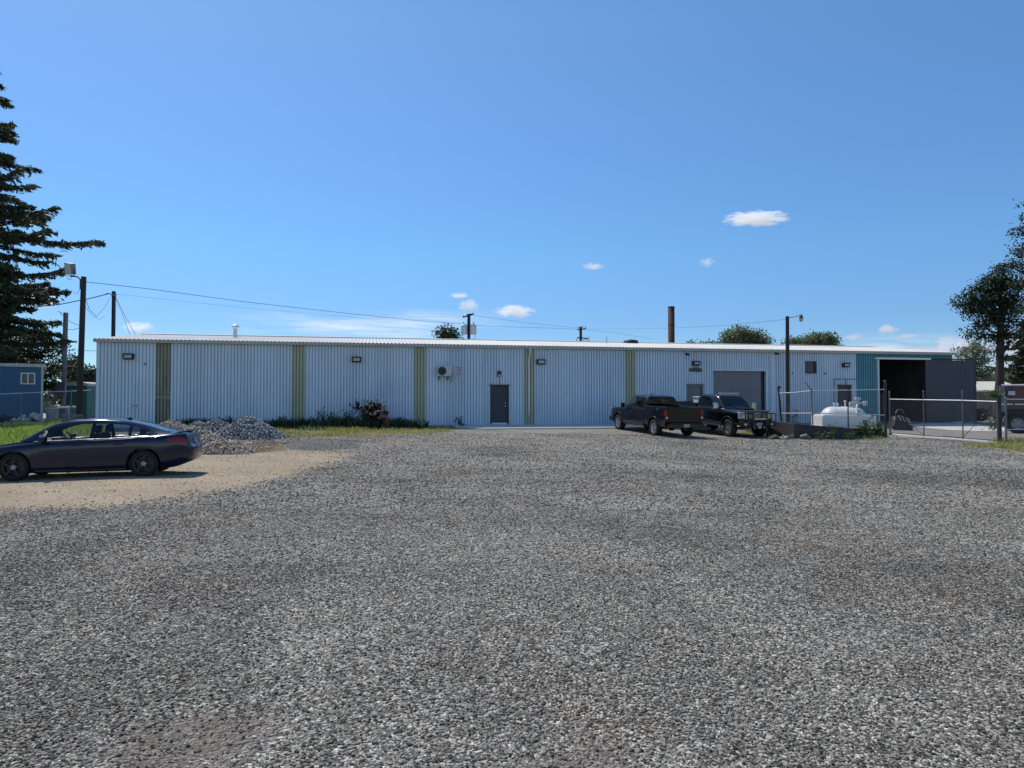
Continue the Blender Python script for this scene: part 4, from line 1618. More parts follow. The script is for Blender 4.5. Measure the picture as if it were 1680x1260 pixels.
    for sg in (-1, 1):
        for x0, tilt in ((.52, .10), (1.66, .02), (2.50, -.18)):
            m = MB()
            m.tube([(x0 + tilt * (z - .3) * (1 if x0 < 2 else .6), sg * (yflank(x0, z) - .001), z) for z in np.linspace(.30, .90, 7)], .009, 4)
            obj('door_seam', m, M['trim'], root)
        for x in (1.36, 2.28):
            m = MB()
            m.box((x, sg * .93, .83), (.21, .035, .035), 0, None, .01)
            obj('door_handle', m, M['navy'], root)
        m = MB()
        m.box((.66, sg * .99, .985), (.14, .20, .13), 0, Matrix.Rotation(R(8 * sg), 3, 'Z'), .04)
        m.box((.62, sg * .88, .935), (.07, .1, .03))
        mi = obj('wing_mirror', m, M['navy'], root)
        m = MB()
        m.tube([(x, sg * (float(np.interp(x, [.4, .85, 1.7, 2.4, 2.95], [.845, .873, .884, .882, .86])) + .002), float(np.interp(x, [.4, 1.2, 2.2, 2.95], [.935, .955, .978, 1.015]))) for x in np.linspace(.42, 2.95, 14)], .009, 4)
        obj('window_trim', m, M['chrome'], root)
        m = MB()
        m.box2((.45, sg * .86 - .03, .205), (2.42, sg * .86 + .03, .255), 0, .012)
        obj('side_skirt', m, M['trim'], root)
        # rear lamp wrapping the corner
        m = MB()
        pr = [(x_, z0_, z1_) for x_, z0_, z1_ in ((3.32, .915, .94), (3.44, .865, .965), (3.56, .825, .98), (3.65, .805, .975), (3.72, .80, .955), (3.78, .80, .92), (3.81, .80, .88))]
        for a, b in zip(pr[:-1], pr[1:]):
            zs_ = [[q[1] + (q[2] - q[1]) * u for u in (0, .5, 1)] for q in (a, b)]
            for j in (0, 1):
                q4 = [(a[0], zs_[0][j]), (b[0], zs_[1][j]), (b[0], zs_[1][j + 1]), (a[0], zs_[0][j + 1])]
                m.add([(x_ + .006, sg * (surf_y(x_, z_) + .010), z_) for x_, z_ in q4], [(0, 1, 2, 3)])
            m.add([(a[0] - .03, sg * (surf_y(a[0], a[1]) - .05), a[1]), (b[0] - .03, sg * (surf_y(b[0], b[1]) - .05), b[1]), (b[0] - .03, sg * (surf_y(b[0], b[2]) - .05), b[2]), (a[0] - .03, sg * (surf_y(a[0], a[2]) - .05), a[2])], [(0, 1, 2, 3)])
        obj('tail_light', shade_auto(fix_normals(m.mesh('tail_light'))), M['taillight'], root)
        m = MB()
        m.box((-.62, sg * .70, .66), (.36, .12, .10), 0, Matrix.Rotation(R(-28 * sg), 3, 'Z'), .03)
        obj('headlight', m, M['headlight'], root)
        m = MB()
        m.box((-.9, sg * .0 + .0, .30), (.1, .9, .06), 0, None, .02) if sg > 0 else m.box((-.93, 0, .48), (.06, .7, .16), 0, None, .02)
        obj('grille', m, M['trim'], root)
    # rear
    m = MB()
    pts = []
    for k in range(13):
        y = -.70 + 1.4 * k / 12
        pts.append((3.76 - .22 * (y / .7) ** 2, y, 1.105 - .035 * (y / .7) ** 2))
    vs, fs = [], []
    for (x, y, z) in pts: vs += [(x - .16, y, z - .022), (x + .05, y, z + .022), (x + .055, y, z + .008), (x - .1, y, z - .05)]
    for i in range(12):
        for k in range(4): fs.append((i * 4 + k, i * 4 + (k + 1) % 4, i * 4 + 4 + (k + 1) % 4, i * 4 + 4 + k))
    fs += [(0, 1, 2, 3), (51, 50, 49, 48)]
    m.add(vs, fs)
    obj('spoiler', fix_normals(m.mesh('spoiler')), M['trim'], root)
    m = MB()
    m.box((3.855, 0, .845), (.02, .34, .16), 0, Matrix.Rotation(R(-14), 3, 'Y'))
    obj('licence_plate', m, M['plate'], root)
    m = MB()
    m.box((3.80, 0, .43), (.18, .80, .12), 0, None, .03)
    obj('rear_diffuser', m, M['trim'], root)
    m = MB()
    m.prism([(2.16, 1.425), (2.36, 1.40), (2.34, 1.465), (2.30, 1.47)], -.03, .03, 'Y')
    obj('roof_antenna', m, M['navy'], root)
    return root


sed = build_sedan()
fr, rr_ = Vector(((25 - 840) / FPX * 15.6, 15.6, 0)), Vector(((238 - 840) / FPX * 16.2, 16.2, 0))
ax_dir = Vector((rr_.x - fr.x, rr_.y - fr.y, 0)).normalized()
perp = Vector((-ax_dir.y, ax_dir.x, 0))
k_s = (rr_ - fr).length / 2.83
print('sedan scale', k_s)
k_s = max(.92, min(1.0, k_s))
mid = (fr + rr_) / 2
front = mid - ax_dir * (2.83 * k_s / 2) + perp * (.85 * k_s)
set_on_ground(sed, front, ax_dir, 2.83 * k_s)
sed.scale = (k_s, k_s, k_s)


# ---------------- pickups
def build_pickup(label, paint, rim_mat, style, spokes, wr, wb, bed_end, front_view):
    root = thing('pickup_truck', label, 'pickup', group=None)
    lift = wr - .40 + (.10 if front_view else 0)
    def P(zb, y1, y2, zs, y3, zm, y4, zbl, y5, ze, zc): return [(0, zb + lift), (y1, zb + lift), (y2, zs + lift), (y3, zm + lift), (y4, zbl + lift), (y5, ze + lift), (0, zc + lift)]
    st = [(-.92, P(.50, .78, .86, .54, .88, .80, .87, 1.05, .80, 1.10, 1.11)),
          (-.84, P(.46, .84, .93, .52, .95, .82, .93, 1.08, .84, 1.14, 1.16)),
          (-.5, P(.45, .84, .965, .52, .99, .85, .965, 1.10, .86, 1.165, 1.20)),
          (0, P(.45, .82, .975, .52, 1.0, .88, .975, 1.13, .87, 1.19, 1.235)),
          (.5, P(.42, .82, .965, .48, .99, .88, .965, 1.15, .88, 1.215, 1.255)),
          (.9, P(.40, .84, .965, .46, .99, .88, .965, 1.17, .90, 1.225, 1.235)),
          (2.0, P(.40, .84, .965, .46, .99, .88, .965, 1.19, .91, 1.235, 1.24)),
          (2.76, P(.40, .84, .965, .46, .99, .88, .965, 1.20, .91, 1.24, 1.245))]
    xs = np.concatenate([np.linspace(-.92, -.8, 5), np.linspace(-.7, 2.76, 34)])
    me = body_shell(st, xs, 4)
    cu = [(0, wr + .02, wr + .085, .64, 1.3), (0, wr + .02, wr + .085, -1.3, -.64)]
    me = cut(me, cu, [paint, M['arch']])
    obj('body', shade_auto(me, 32), [paint, M['arch']], root)
    L = lambda z: z + lift
    tb = [(.42, .78, L(1.20), .76, L(1.215), L(1.245)), (.60, .86, L(1.205), .775, L(1.32), L(1.36)), (.9, .91, L(1.215), .735, L(1.56), L(1.60)),
          (1.22, .93, L(1.22), .70, L(1.77), L(1.82)), (1.6, .935, L(1.225), .695, L(1.84), L(1.89)), (2.2, .935, L(1.23), .695, L(1.845), L(1.895)),
          (2.55, .93, L(1.235), .70, L(1.82), L(1.87)), (2.74, .925, L(1.24), .715, L(1.765), L(1.815)), (2.775, .92, L(1.24), .75, L(1.69), L(1.73))]
    g = GH(tb, root, paint, 0, 0, [(.78, 1.62), (1.72, 2.50)], (.47, 1.22), None, .07, (.06, .86), .06)
    ws_m = M['glassmid']
    g.glass(root, ws_m, ws_m, [M['glassmid'] if front_view else M['glassmid'], M['glassdark']])
    # rear of the cab with its window
    m = MB()
    e = g.rows[-1]
    ring = [(2.775, p[0], p[1]) for p in e] + [(2.775, -p[0], p[1]) for p in e[-2::-1]]
    win = [(2.775, .66, L(1.30)), (2.775, .70, L(1.46)), (2.775, .66, L(1.64)), (2.775, 0, L(1.665))]
    wfull = win + [(2.775, -p[1], p[2]) for p in win[-2::-1]]
    c0 = len(ring)
    bm = bmesh.new()
    vo = [bm.verts.new(p) for p in ring]
    vi = [bm.verts.new(p) for p in wfull]
    eo = [bm.edges.new((vo[i], vo[(i + 1) % len(vo)])) for i in range(len(vo))]
    ei = [bm.edges.new((vi[i], vi[(i + 1) % len(vi)])) for i in range(len(vi))]
    bmesh.ops.triangle_fill(bm, use_beauty=True, use_dissolve=False, edges=eo + ei, normal=(1, 0, 0))
    cme = bpy.data.meshes.new('cab_back')
    bm.to_mesh(cme)
    bm.free()
    obj('cab_back', cme, paint, root)
    m = MB()
    m.add(wfull, [tuple(range(len(wfull)))])
    obj('rear_window', m, M['glassdark'], root)
    # bed
    bx0, bx1 = 2.80, bed_end
    m = MB()
    for sg in (-1, 1):
        pr = [(.80, .52), (.955, .50), (.985, .62), (.995, .95), (.975, 1.22), (.955, 1.36), (.93, 1.385), (.87, 1.385), (.84, 1.36), (.84, .80), (.80, .78)]
        m.prism([(sg * p[0], L(p[1])) for p in pr], bx0, bx1, 'X')
    bme = fix_normals(m.mesh('bed'))
    cu = [(wb, wr + .02, wr + .085, .60, 1.3), (wb, wr + .02, wr + .085, -1.3, -.60)]
    bme = cut(bme, cu, [paint, M['arch']])
    obj('bed_side', shade_auto(bme, 32), [paint, M['arch']], root)
    m = MB()
    m.box2((bx0, -.83, L(.74)), (bx1 - .06, .83, L(.79)))
    m.box2((bx0, -.83, L(.79)), (bx0 + .05, .83, L(1.37)))
    for sg in (-1, 1): m.box((wb, sg * .70, L(.92)), (.95, .26, .26), 0, None, .04)
    m.box2((bx0, -.6, L(.45)), (bx1 - .1, -.45, L(.70)))
    m.box2((bx0, .45, L(.45)), (bx1 - .1, .6, L(.70)))
    obj('bed_floor', m, M['trim'], root)
    m = MB()
    m.lathe([(.0, -.7), (.06, -.7), (.06, .7), (0, .7)], (wb, 0, wr), 'Y', 10)
    m.lathe([(0, -.12), (.15, -.1), (.15, .1), (0, .12)], (wb, 0, wr), 'Y', 12)
    obj('axle', m, M['trim'], root)
    m = MB()
    m.lathe([(.0, -.7), (.05, -.7), (.05, .7), (0, .7)], (0, 0, wr), 'Y', 10)
    obj('axle', m, M['trim'], root)
    for sg in (-1, 1):
        m = MB()
        m.box2((bx0 + .02, sg * .905 - .05, L(1.386)), (bx1 - .02, sg * .905 + .05, L(1.405)), 0, .008)
        obj('bed_rail_cap', m, M['trim'], root)
    m = MB()
    m.box((bx1 + .035, 0, L(1.045)), (.07, 1.66, .66), 0, None, .02)
    m.box((bx1 + .075, 0, L(1.10)), (.012, 1.30, .34), 0, None, .004)
    m.box((bx1 + .05, 0, L(1.375)), (.10, 1.60, .03), 0, None, .01)
    tg = obj('tailgate', m, paint, root)
    m = MB()
    m.box((bx1 + .078, 0, L(1.22)), (.02, .26, .09), 0, None, .01)
    obj('tailgate_handle', m, M['trim'], tg)
    for sg in (-1, 1):
        m = MB()
        m.box((bx1 + .005, sg * .915, L(1.03)), (.10, .15, .46), 0, None, .02)
        m.box((bx1 - .07, sg * .965, L(1.03)), (.10, .05, .40), 0, None, .015)
        tl = obj('tail_light', m, M['taillight'], root)
        m = MB()
        m.box((bx1 + .058, sg * .915, L(.93)), (.006, .11, .09))
        obj('reversing_lamp', m, M['headlight'], tl)
    m = MB()
    m.box((bx1 + .12, 0, L(.56)), (.24, 1.84, .20), 0, None, .03)
    m.box((bx1 + .10, 0, L(.685)), (.24, 1.7, .035), 0, None, .01)
    m.box((bx1 + .05, 0, L(.42)), (.25, .12, .1))
    rbm = obj('rear_bumper', m, M['trim'] if not front_view else M['chrome'], root)
    m = MB()
    m.box((bx1 + .245, .0, L(.575)), (.012, .31, .155))
    obj('licence_plate', m, M['plate'], root)
    # wheels
    for x in (0, wb):
        for sg in (-1, 1):
            wheel(root, x, sg * .84, wr, .28, rim_mat, spokes, .245, sg, style)
            m = MB()
            ts = np.linspace(R(-8), R(188), 22)
            rA = wr + .085
            pts = [(x + (rA + .015) * math.cos(a), sg * .985, wr + .02 + (rA + .015) * math.sin(a)) for a in ts]
            m.tube(pts, .024, 6)
            obj('wheel_arch_flare', m, M['trim'] if front_view else paint, root)
    # sides
    for sg in (-1, 1):
        for x0 in (.62, 1.68, 2.56):
            m = MB()
            m.tube([(x0 + (0 if x0 < 2 else -.10 * (1 - (z - .5) / .7)), sg * float(np.interp(z, [.46, .88, 1.18], [.967, .992, .966])), L(z)) for z in np.linspace(.50, 1.19, 7)], .006, 4)
            obj('door_seam', m, M['trim'], root)
        for x in (1.48, 2.40):
            m = MB()
            m.box((x, sg * .995, L(1.07)), (.20, .04, .04), 0, None, .012)
            obj('door_handle', m, paint, root)
        m = MB()
        big = 1.35 if front_view else 1.0
        m.box((.83, sg * 1.12, L(1.33)), (.12, .20 * big, .24 * big), 0, None, .035)
        m.box((.86, sg * .98, L(1.30)), (.05, .14, .05))
        if front_view: m.box((.86, sg * .98, L(1.38)), (.05, .14, .04))
        mir = obj('wing_mirror', m, M['chrome'] if front_view else M['trim'], root)
        m = MB()
        m.box((.896, sg * 1.12, L(1.33)), (.006, .16 * big, .20 * big))
        obj('mirror_glass', m, M['windowdark'], mir)
        m = MB()
        m.tube([(.55, sg * .93, .44 + lift * .6), (2.7, sg * .93, .44 + lift * .6)], .045, 8)
        obj('side_step', m, M['trim'] if front_view else M['darksteel'], root)
        m = MB()
        m.tube([(x, sg * .948, L(float(np.interp(x, [.7, 2.5], [1.222, 1.238])))) for x in np.linspace(.72, 2.52, 8)], .011, 4)
        obj('window_trim', m, M['trim'] if not front_view else M['darksteel'], root)
        m = MB()
        m.box((-.83, sg * .80, L(.95)), (.22, .32, .32), 0, Matrix.Rotation(R(-14 * sg), 3, 'Z'), .03)
        hl = obj('headlight', m, M['headlight'], root)
        m = MB()
        m.box((-.83, sg * .905, L(.93)), (.16, .09, .24), 0, Matrix.Rotation(R(-30 * sg), 3, 'Z'), .02)
        obj('indicator', m, M['amber'], hl)
    for y in (-.42, .42):
        m = MB()
        m.box((1.62, y, L(1.20)), (.18, .52, .66), 0, Matrix.Rotation(R(10), 3, 'Y'), .05)
        m.box((1.70, y, L(1.60)), (.11, .29, .19), 0, None, .04)
        obj('seat', m, M['seat'], root)
    m = MB()
    m.box((2.5, 0, L(1.25)), (.16, 1.45, .55), 0, Matrix.Rotation(R(10), 3, 'Y'), .05)
    obj('rear_seat', m, M['seat'], root)
    m = MB()
    m.box((.88, 0, L(1.19)), (.5, 1.6, .16), 0, None, .05)
    obj('dashboard', m, M['dash'], root)
    m = MB()
    ring = [Vector((1.16 + .07 * math.sin(a), -.42 + .19 * math.cos(a), L(1.30) + .18 * math.sin(a))) for a in np.linspace(0, 2 * PI, 21)]
    m.tube(ring, .016, 5, caps=False)
    obj('steering_wheel', m, M['trim'], root)
    # front
    m = MB()
    m.box((-.905, 0, L(.93)), (.10, 1.26, .36), 0, None, .03)
    gr = obj('grille', m, M['trim'], root)
    m = MB()
    for zz in (.80, .885, .975, 1.06): m.box((-.965, 0, L(zz)), (.03, 1.22, .028), 0, None, .006)
    for y in (-.61, .61): m.box((-.955, y, L(.93)), (.05, .035, .34))
    obj('grille_bar', m, M['chrome'] if front_view else M['darksteel'], gr)
    m = MB()
    m.box((-.98, 0, L(.56)), (.26, 1.90, .24), 0, None, .05)
    m.box((-.93, 0, L(.42)), (.2, 1.5, .1), 0, None, .03)
    obj('front_bumper', m, M['trim'], root)
    if front_view:
        m = MB()
        for y in (-.38, .38):
            m.box((-1.17, y, L(.80)), (.06, .07, .66), 0, None, .015)
        m.tube([(-1.17, -.38, L(1.12)), (-1.17, .38, L(1.12))], .03, 8)
        for sg in (-1, 1):
            m.tube([(-1.17, sg * .38, L(1.08)), (-1.14, sg * .85, L(1.06)), (-1.05, sg * .98, L(1.0)), (-1.02, sg * .99, L(.70)), (-1.14, sg * .85, L(.66)), (-1.17, sg * .38, L(.66))], .026, 8)
            m.tube([(-1.15, sg * .65, L(1.07)), (-1.15, sg * .65, L(.66))], .022, 6)
        obj('grille_guard', m, M['darksteel'], root)
        m = MB()
        m.box((-1.20, 0, L(.80)), (.07, .62, .075), 0, None, .012)
        obj('bumper_light_bar', m, M['headlight'], root)
        m = MB()
        m.box((-1.12, 0, L(.54)), (.012, .31, .155))
        obj('licence_plate', m, M['plate'], root)
        m = MB()
        m.tube([(-1.12, .28, L(.42)), (-1.2, .28, L(.36)), (-1.12, .28, L(.30))], .018, 6)
        obj('tow_hook', m, M['chrome'], root)
        m = MB()
        m.tube([(-1.12, -.28, L(.42)), (-1.2, -.28, L(.36)), (-1.12, -.28, L(.30))], .018, 6)
        m.box((-1.12, 0, L(.40)), (.1, .2, .1))
        obj('tow_hook', m, M['chrome'], root)
        for sg in (-1, 1):
            m = MB()
            m.lathe([(0, -.03), (.07, -.02), (.08, .03)], (-1.125, sg * .74, L(.54)), 'X', 14)
            obj('fog_lamp', m, M['headlight'], root)
        m = MB()
        m.box((1.30, 0, L(1.93)), (.09, 1.22, .075), 0, None, .015)
        for y in (-.5, .5): m.box((1.32, y, L(1.87)), (.05, .05, .10))
        obj('roof_light_bar', m, M['headlight'], root)
        m = MB()
        m.box((.2, 0, L(1.262)), (1.15, .62, .05), 0, Matrix.Rotation(R(-2), 3, 'Y'), .02)
        obj('hood_bulge', m, paint, root)
        for y in (-.5, .5):
            m = MB()
            m.tube([(.50, y * .4, L(1.285)), (.72, y * 1.2, L(1.465))], .012, 5)
            obj('wiper', m, M['trim'], root)
    else:
        m = MB()
        m.tube([(1.5, .05, L(1.88)), (1.62, .05, L(1.92)), (1.72, .05, L(1.90))], .03, 6)
        obj('roof_beacon', m, M['trim'], root)
        m = MB()
        m.tube([(2.45, -.3, L(1.86)), (2.60, -.3, L(2.12))], .006, 5)
        obj('roof_antenna', m, M['trim'], root)
        m = MB()
        m.box((2.795, 0, L(1.745)), (.03, .36, .045), 0, None, .01)
        obj('brake_light', m, M['taillight'], root)
        m = MB()
        m.box((bx1 - .7, -1.0, L(1.29)), (.30, .012, .06))
        obj('side_badge', m, M['chrome'], root)
    return root


th = R(17.8)
tr1 = build_pickup('black pickup truck seen from behind with silver wheels, parked nose in to the wall', M['blackpaint'], M['rimsilver'], 'spoke', 6, .405, 3.72, 4.80, False)
RL = Vector((.1983 * 33.4, 33.4, 0))
fwd = Vector((-math.sin(th), math.cos(th), 0))
rgt = Vector((math.cos(th), math.sin(th), 0))
fr1 = RL + rgt * .98 + fwd * 3.72
set_on_ground(tr1, fr1, -fwd, 3.72)
ph = R(18)
tr2 = build_pickup('black lifted pickup truck facing the viewer with a roof light bar and grille guard', M['blackpaint2'], M['rimgrey'], 'disc', 8, .44, 3.97, 5.15, True)
fwd2 = Vector((math.sin(ph), -math.cos(ph), 0))
lft2 = Vector((math.cos(ph), math.sin(ph), 0))
fr2 = Vector((.303 * 34.5, 34.5, 0)) + lft2 * .96
set_on_ground(tr2, fr2, -fwd2, 3.97)
# toolbox lying across the bed of the second truck
tbx = thing('toolbox', 'white toolbox lying across the bed of the lifted black pickup', 'toolbox')
tbx.rotation_euler = tr2.rotation_euler
bpy.context.view_layer.update()
tbx.location = tr2.matrix_world @ Vector((3.20, -.05, 1.16))
m = MB()
m.box((0, 0, .33), (.55, 1.5, .62), 0, None, .02)
obj('box', m, M['white_metal'], tbx)
m = MB()
m.box((0, 0, .665), (.60, 1.58, .05), 0, None, .015)
for y in (-.45, .45): m.box((.3, y, .6), (.03, .10, .10))
obj('lid', m, M['steel'], tbx)


# ---------------- dump truck at the right edge
def build_dump():
    u0 = (1644 - 840) / FPX
    Yd = 38.2
    ang = -math.atan(u0) + R(3)
    x0 = u0 * Yd
    ca, sa_ = math.cos(ang), math.sin(ang)
    root = thing('dump_trailer', 'rust brown dump trailer with silver wheel hubs at the right edge', 'trailer', (x0, Yd, g1(x0, Yd)), ang)
    gzv = root.location.z
    zt0 = pt(1644, 633, Yd).z
    zb = pt(1644, 671, Yd).z
    m = MB()
    Lb = 6.5
    m.prism([(0.0, zb - gzv), (Lb, zb - gzv), (Lb, zt0 - gzv), (.0, zt0 - gzv)], 0, 2.4, 'Y')
    for k in range(9):
        m.box((.5 + k * .72, -.04, (zb + zt0) / 2 - gzv), (.09, .08, zt0 - zb - .1))
    obj('dump_box', m, M['brownbox'], root)
    m = MB()
    m.tube([(-.02, -.02, zt0 - gzv + .03), (Lb, -.02, zt0 - gzv + .03)], .05, 8)
    obj('top_rail', m, M['steel'], root)
    m = MB()
    m.box2((-.06, -.06, zb - gzv + .22), (Lb, -.01, zb - gzv + .29))
    obj('side_rail', m, M['steel'], root)
    for ya, yb in ((-.05, .25), (2.15, 2.45)):
        m = MB()
        m.box2((-.1, ya, zb - gzv - .15), (.12, yb, zt0 - gzv + .02))
        obj('end_post', m, M['dullsteel'], root)
    m = MB()
    m.box((.42, -.10, zb - gzv + .85), (.30, .03, .22))
    obj('marker_plate', m, M['signwhite'], root)
    m = MB()
    m.box2((0, .5, zb - gzv - .42), (Lb, .68, zb - gzv - .02))
    m.box2((0, 1.72, zb - gzv - .42), (Lb, 1.9, zb - gzv - .02))
    m.box2((.1, .1, zb - gzv - .3), (.2, 2.3, zb - gzv - .02))
    obj('chassis', m, M['darksteel'], root)
    for ya in (.05, 1.78):
        m = MB()
        m.box2((-.02, ya, .5), (.02, ya + .57, zb - gzv - .25))
        obj('mud_flap', m, M['darksteel'], root)
    d = ray(1669, 696)
    A = Vector((d.x, d.y)).normalized()
    # where the pixel column of the hub meets the trailer flank
    wx = (u0 * Yd - (1669 - 840) / FPX * Yd) / ((1669 - 840) / FPX * sa_ - ca)
    for k in range(2):
        for yy, out in ((.12, -1), (2.28, 1)):
            m = MB()
            r = .52
            for off in (0, .32):
                yo = -out * off
                prof = [(.30, -.13), (.33, -.145), (.47, -.145), (.51, -.11), (r, -.04), (r, .04), (.51, .11), (.47, .145), (.33, .145), (.30, .13)]
                m.lathe([(a, b + yo) for a, b in prof], (0, 0, 0), 'Y', 32)
            w_ = obj('wheel', m, M['rubber'], root, loc=(wx + k * 1.25, yy, r + g1(x0 + wx * ca, Yd + wx * sa_) - gzv))
            q = MB()
            f = out * .12
            q.lathe([(.31, f), (.285, f * 1.05), (.26, f * .4), (.16, f * .15), (.10, f * .9), (0, f * 1.0)], (0, 0, 0), 'Y', 28)
            for j in range(8):
                a = j * PI / 4
                q.box((.19 * math.cos(a), f * .5, .19 * math.sin(a)), (.035, .05, .035))
            obj('rim', q, M['rimdull'], w_)
            q = MB()
            for j in range(5):
                a = j * 2 * PI / 5 + .3
                q.lathe([(0, f * .36), (.042, f * .36), (.042, f * .2)], (.225 * math.cos(a), 0, .225 * math.sin(a)), 'Y', 10)
            kind(obj('hub_hole', q, M['darksteel'], w_), 'stuff') if False else obj('hub_hole', q, M['darksteel'], w_)
    return root


M['brownbox'] = pm('brown_box_paint', (.115, .058, .043), .7, 0, .25, 1.2, .1, 20, dirt=(.16, .13, .11), dirt_amt=.4)
build_dump()
# ------------------------------------------------------------------ vegetation
M['bark'] = pm('bark', (.055, .043, .034), .9, 0, .35, 3, .5, 18, stretch=(4, 4, .8))
M['needle'] = leafmat('conifer_needles', [(.02, .031, .016), (.042, .062, .03), (.075, .095, .042), (.13, .105, .058)], .3)
M['leaf_dark'] = leafmat('dark_leaves', [(.018, .028, .012), (.032, .05, .018), (.055, .08, .028)], .3)
M['leaf_mid'] = leafmat('mid_leaves', [(.07, .09, .04), (.15, .185, .08), (.27, .31, .16)], .5)
M['leaf_pale'] = leafmat('pale_leaves', [(.08, .10, .06), (.17, .20, .12), (.30, .33, .22)], .45)
M['grass'] = leafmat('lawn_grass', [(.13, .21, .03), (.26, .38, .055), (.40, .50, .10), (.55, .56, .22)], .4)
M['dry'] = leafmat('dry_grass', [(.17, .20, .04), (.35, .36, .09), (.52, .47, .16), (.62, .53, .28)], .35)
M['reddry'] = leafmat('red_dry_grass', [(.22, .14, .08), (.36, .25, .15), (.46, .36, .24)], .35)
M['weed'] = leafmat('weed_leaves', [(.014, .026, .010), (.03, .055, .018), (.06, .10, .03)], .3)
M['weedlight'] = leafmat('light_weed_leaves', [(.04, .08, .02), (.08, .15, .04), (.14, .22, .07)], .35)
M['leaf_bush'] = leafmat('bush_leaves', [(.02, .022, .012), (.04, .045, .02), (.075, .05, .032)], .25)
M['petal'] = leafmat('pale_petals', [(.32, .22, .22), (.45, .38, .34), (.55, .5, .45)], .3)
M['petalred'] = leafmat('red_petals', [(.35, .03, .06), (.6, .15, .2), (.75, .4, .42)], .3)


def leaves(C, size, asp=.55, flat=0.0, ori=None, rg=rng, bend=.25):
    """folded leaf quads around centres C; size scalar or array"""
    n = len(C)
    d = rg.normal(size=(n, 3)) if ori is None else ori
    d = d / np.linalg.norm(d, axis=1, keepdims=True)
    u = rg.normal(size=(n, 3))
    u[:, 2] += 0
    if flat: u = u * (1 - flat) + np.array([0, 0, 1.0]) * flat * 2
    b = np.cross(d, u)
    b /= np.linalg.norm(b, axis=1, keepdims=True) + 1e-9
    nn = np.cross(d, b)
    s = (np.ones(n) * size)[:, None] * rg.uniform(.6, 1.3, (n, 1))
    A = C - d * s * .5
    T = C + d * s * .5 - nn * s * bend * .4
    L_ = C + b * s * asp * .5 + nn * s * bend * .3
    R_ = C - b * s * asp * .5 + nn * s * bend * .3
    V = np.stack([A, R_, T, L_], 1).reshape(-1, 3)
    F = np.arange(4 * n).reshape(n, 4)
    return V, F


def leaf_obj(name, C, size, mat, parent, **kw):
    V, F = leaves(C, size, **kw)
    return obj(name, np_mesh(name, V, F), mat, parent)


def limb(mb, a, b, r0, r1, wob=.12, n=5, seg=6):
    a, b = Vector(a), Vector(b)
    L_ = (b - a).length
    path = []
    for i in range(n + 1):
        t = i / n
        p = a.lerp(b, t)
        if 0 < i < n: p += Vector((random.gauss(0, 1), random.gauss(0, 1), random.gauss(0, .6))) * L_ * wob * .3
        path.append(p)
    mb.tube(path, [r0 + (r1 - r0) * i / n for i in range(n + 1)], seg)
    return path


def broadleaf(name, label, cat, base, trunk_r, trunk_top, blobs, leaf, mat, n_clump, per, group=None, clump_r=None, shell=.42, rag=(.55, 1.32)):
    """blobs: [(centre, radius)]; crown as many clumps of leaves carried by limbs"""
    root = thing(name, label, cat, base, 0, group)
    b0 = Vector(base)
    tr_ = MB()
    top = Vector(trunk_top) - b0
    tp = limb(tr_, (0, 0, -.2), top, trunk_r, trunk_r * .45, .05, 6, 10)
    vols = np.array([r ** 2.2 for _, r in blobs])
    vols /= vols.sum()
    cen = []
    for (c, r), v in zip(blobs, vols):
        c = Vector(c) - b0
        lo = min(range(len(tp)), key=lambda i: (tp[i] - c).length + (2.0 * max(0, tp[i].z - c.z + .3 * r)))
        pth = limb(tr_, tp[lo], c, trunk_r * .34, trunk_r * .09, .22, 4, 5)
        k = max(2, int(n_clump * v))
        for _ in range(k):
            d = Vector(rng.normal(size=3)).normalized()
            q = c + Vector((d.x, d.y, d.z * .85)) * r * (shell + (1 - shell) * random.random() ** .5) * random.uniform(*rag)
            cen.append(q)
            if random.random() < .35: limb(tr_, pth[-2], q, trunk_r * .08, .012, .2, 2, 4)
    obj('trunk', tr_, M['bark'], root)
    cen = np.array([tuple(q) for q in cen])
    cr = clump_r or leaf * 1.75
    C = np.repeat(cen, per, 0) + rng.normal(size=(len(cen) * per, 3)) * np.array([cr, cr, cr * .7]) * rng.uniform(.45, 1.15, (len(cen), 1)).repeat(per, 0)
    dd = C - np.repeat(cen, per, 0)
    ln = np.linalg.norm(dd, axis=1, keepdims=True)
    C = np.repeat(cen, per, 0) + dd * np.minimum(1, 1.7 * cr / (ln + 1e-9))
    leaf_obj('crown', C, leaf, mat, root)
    return root


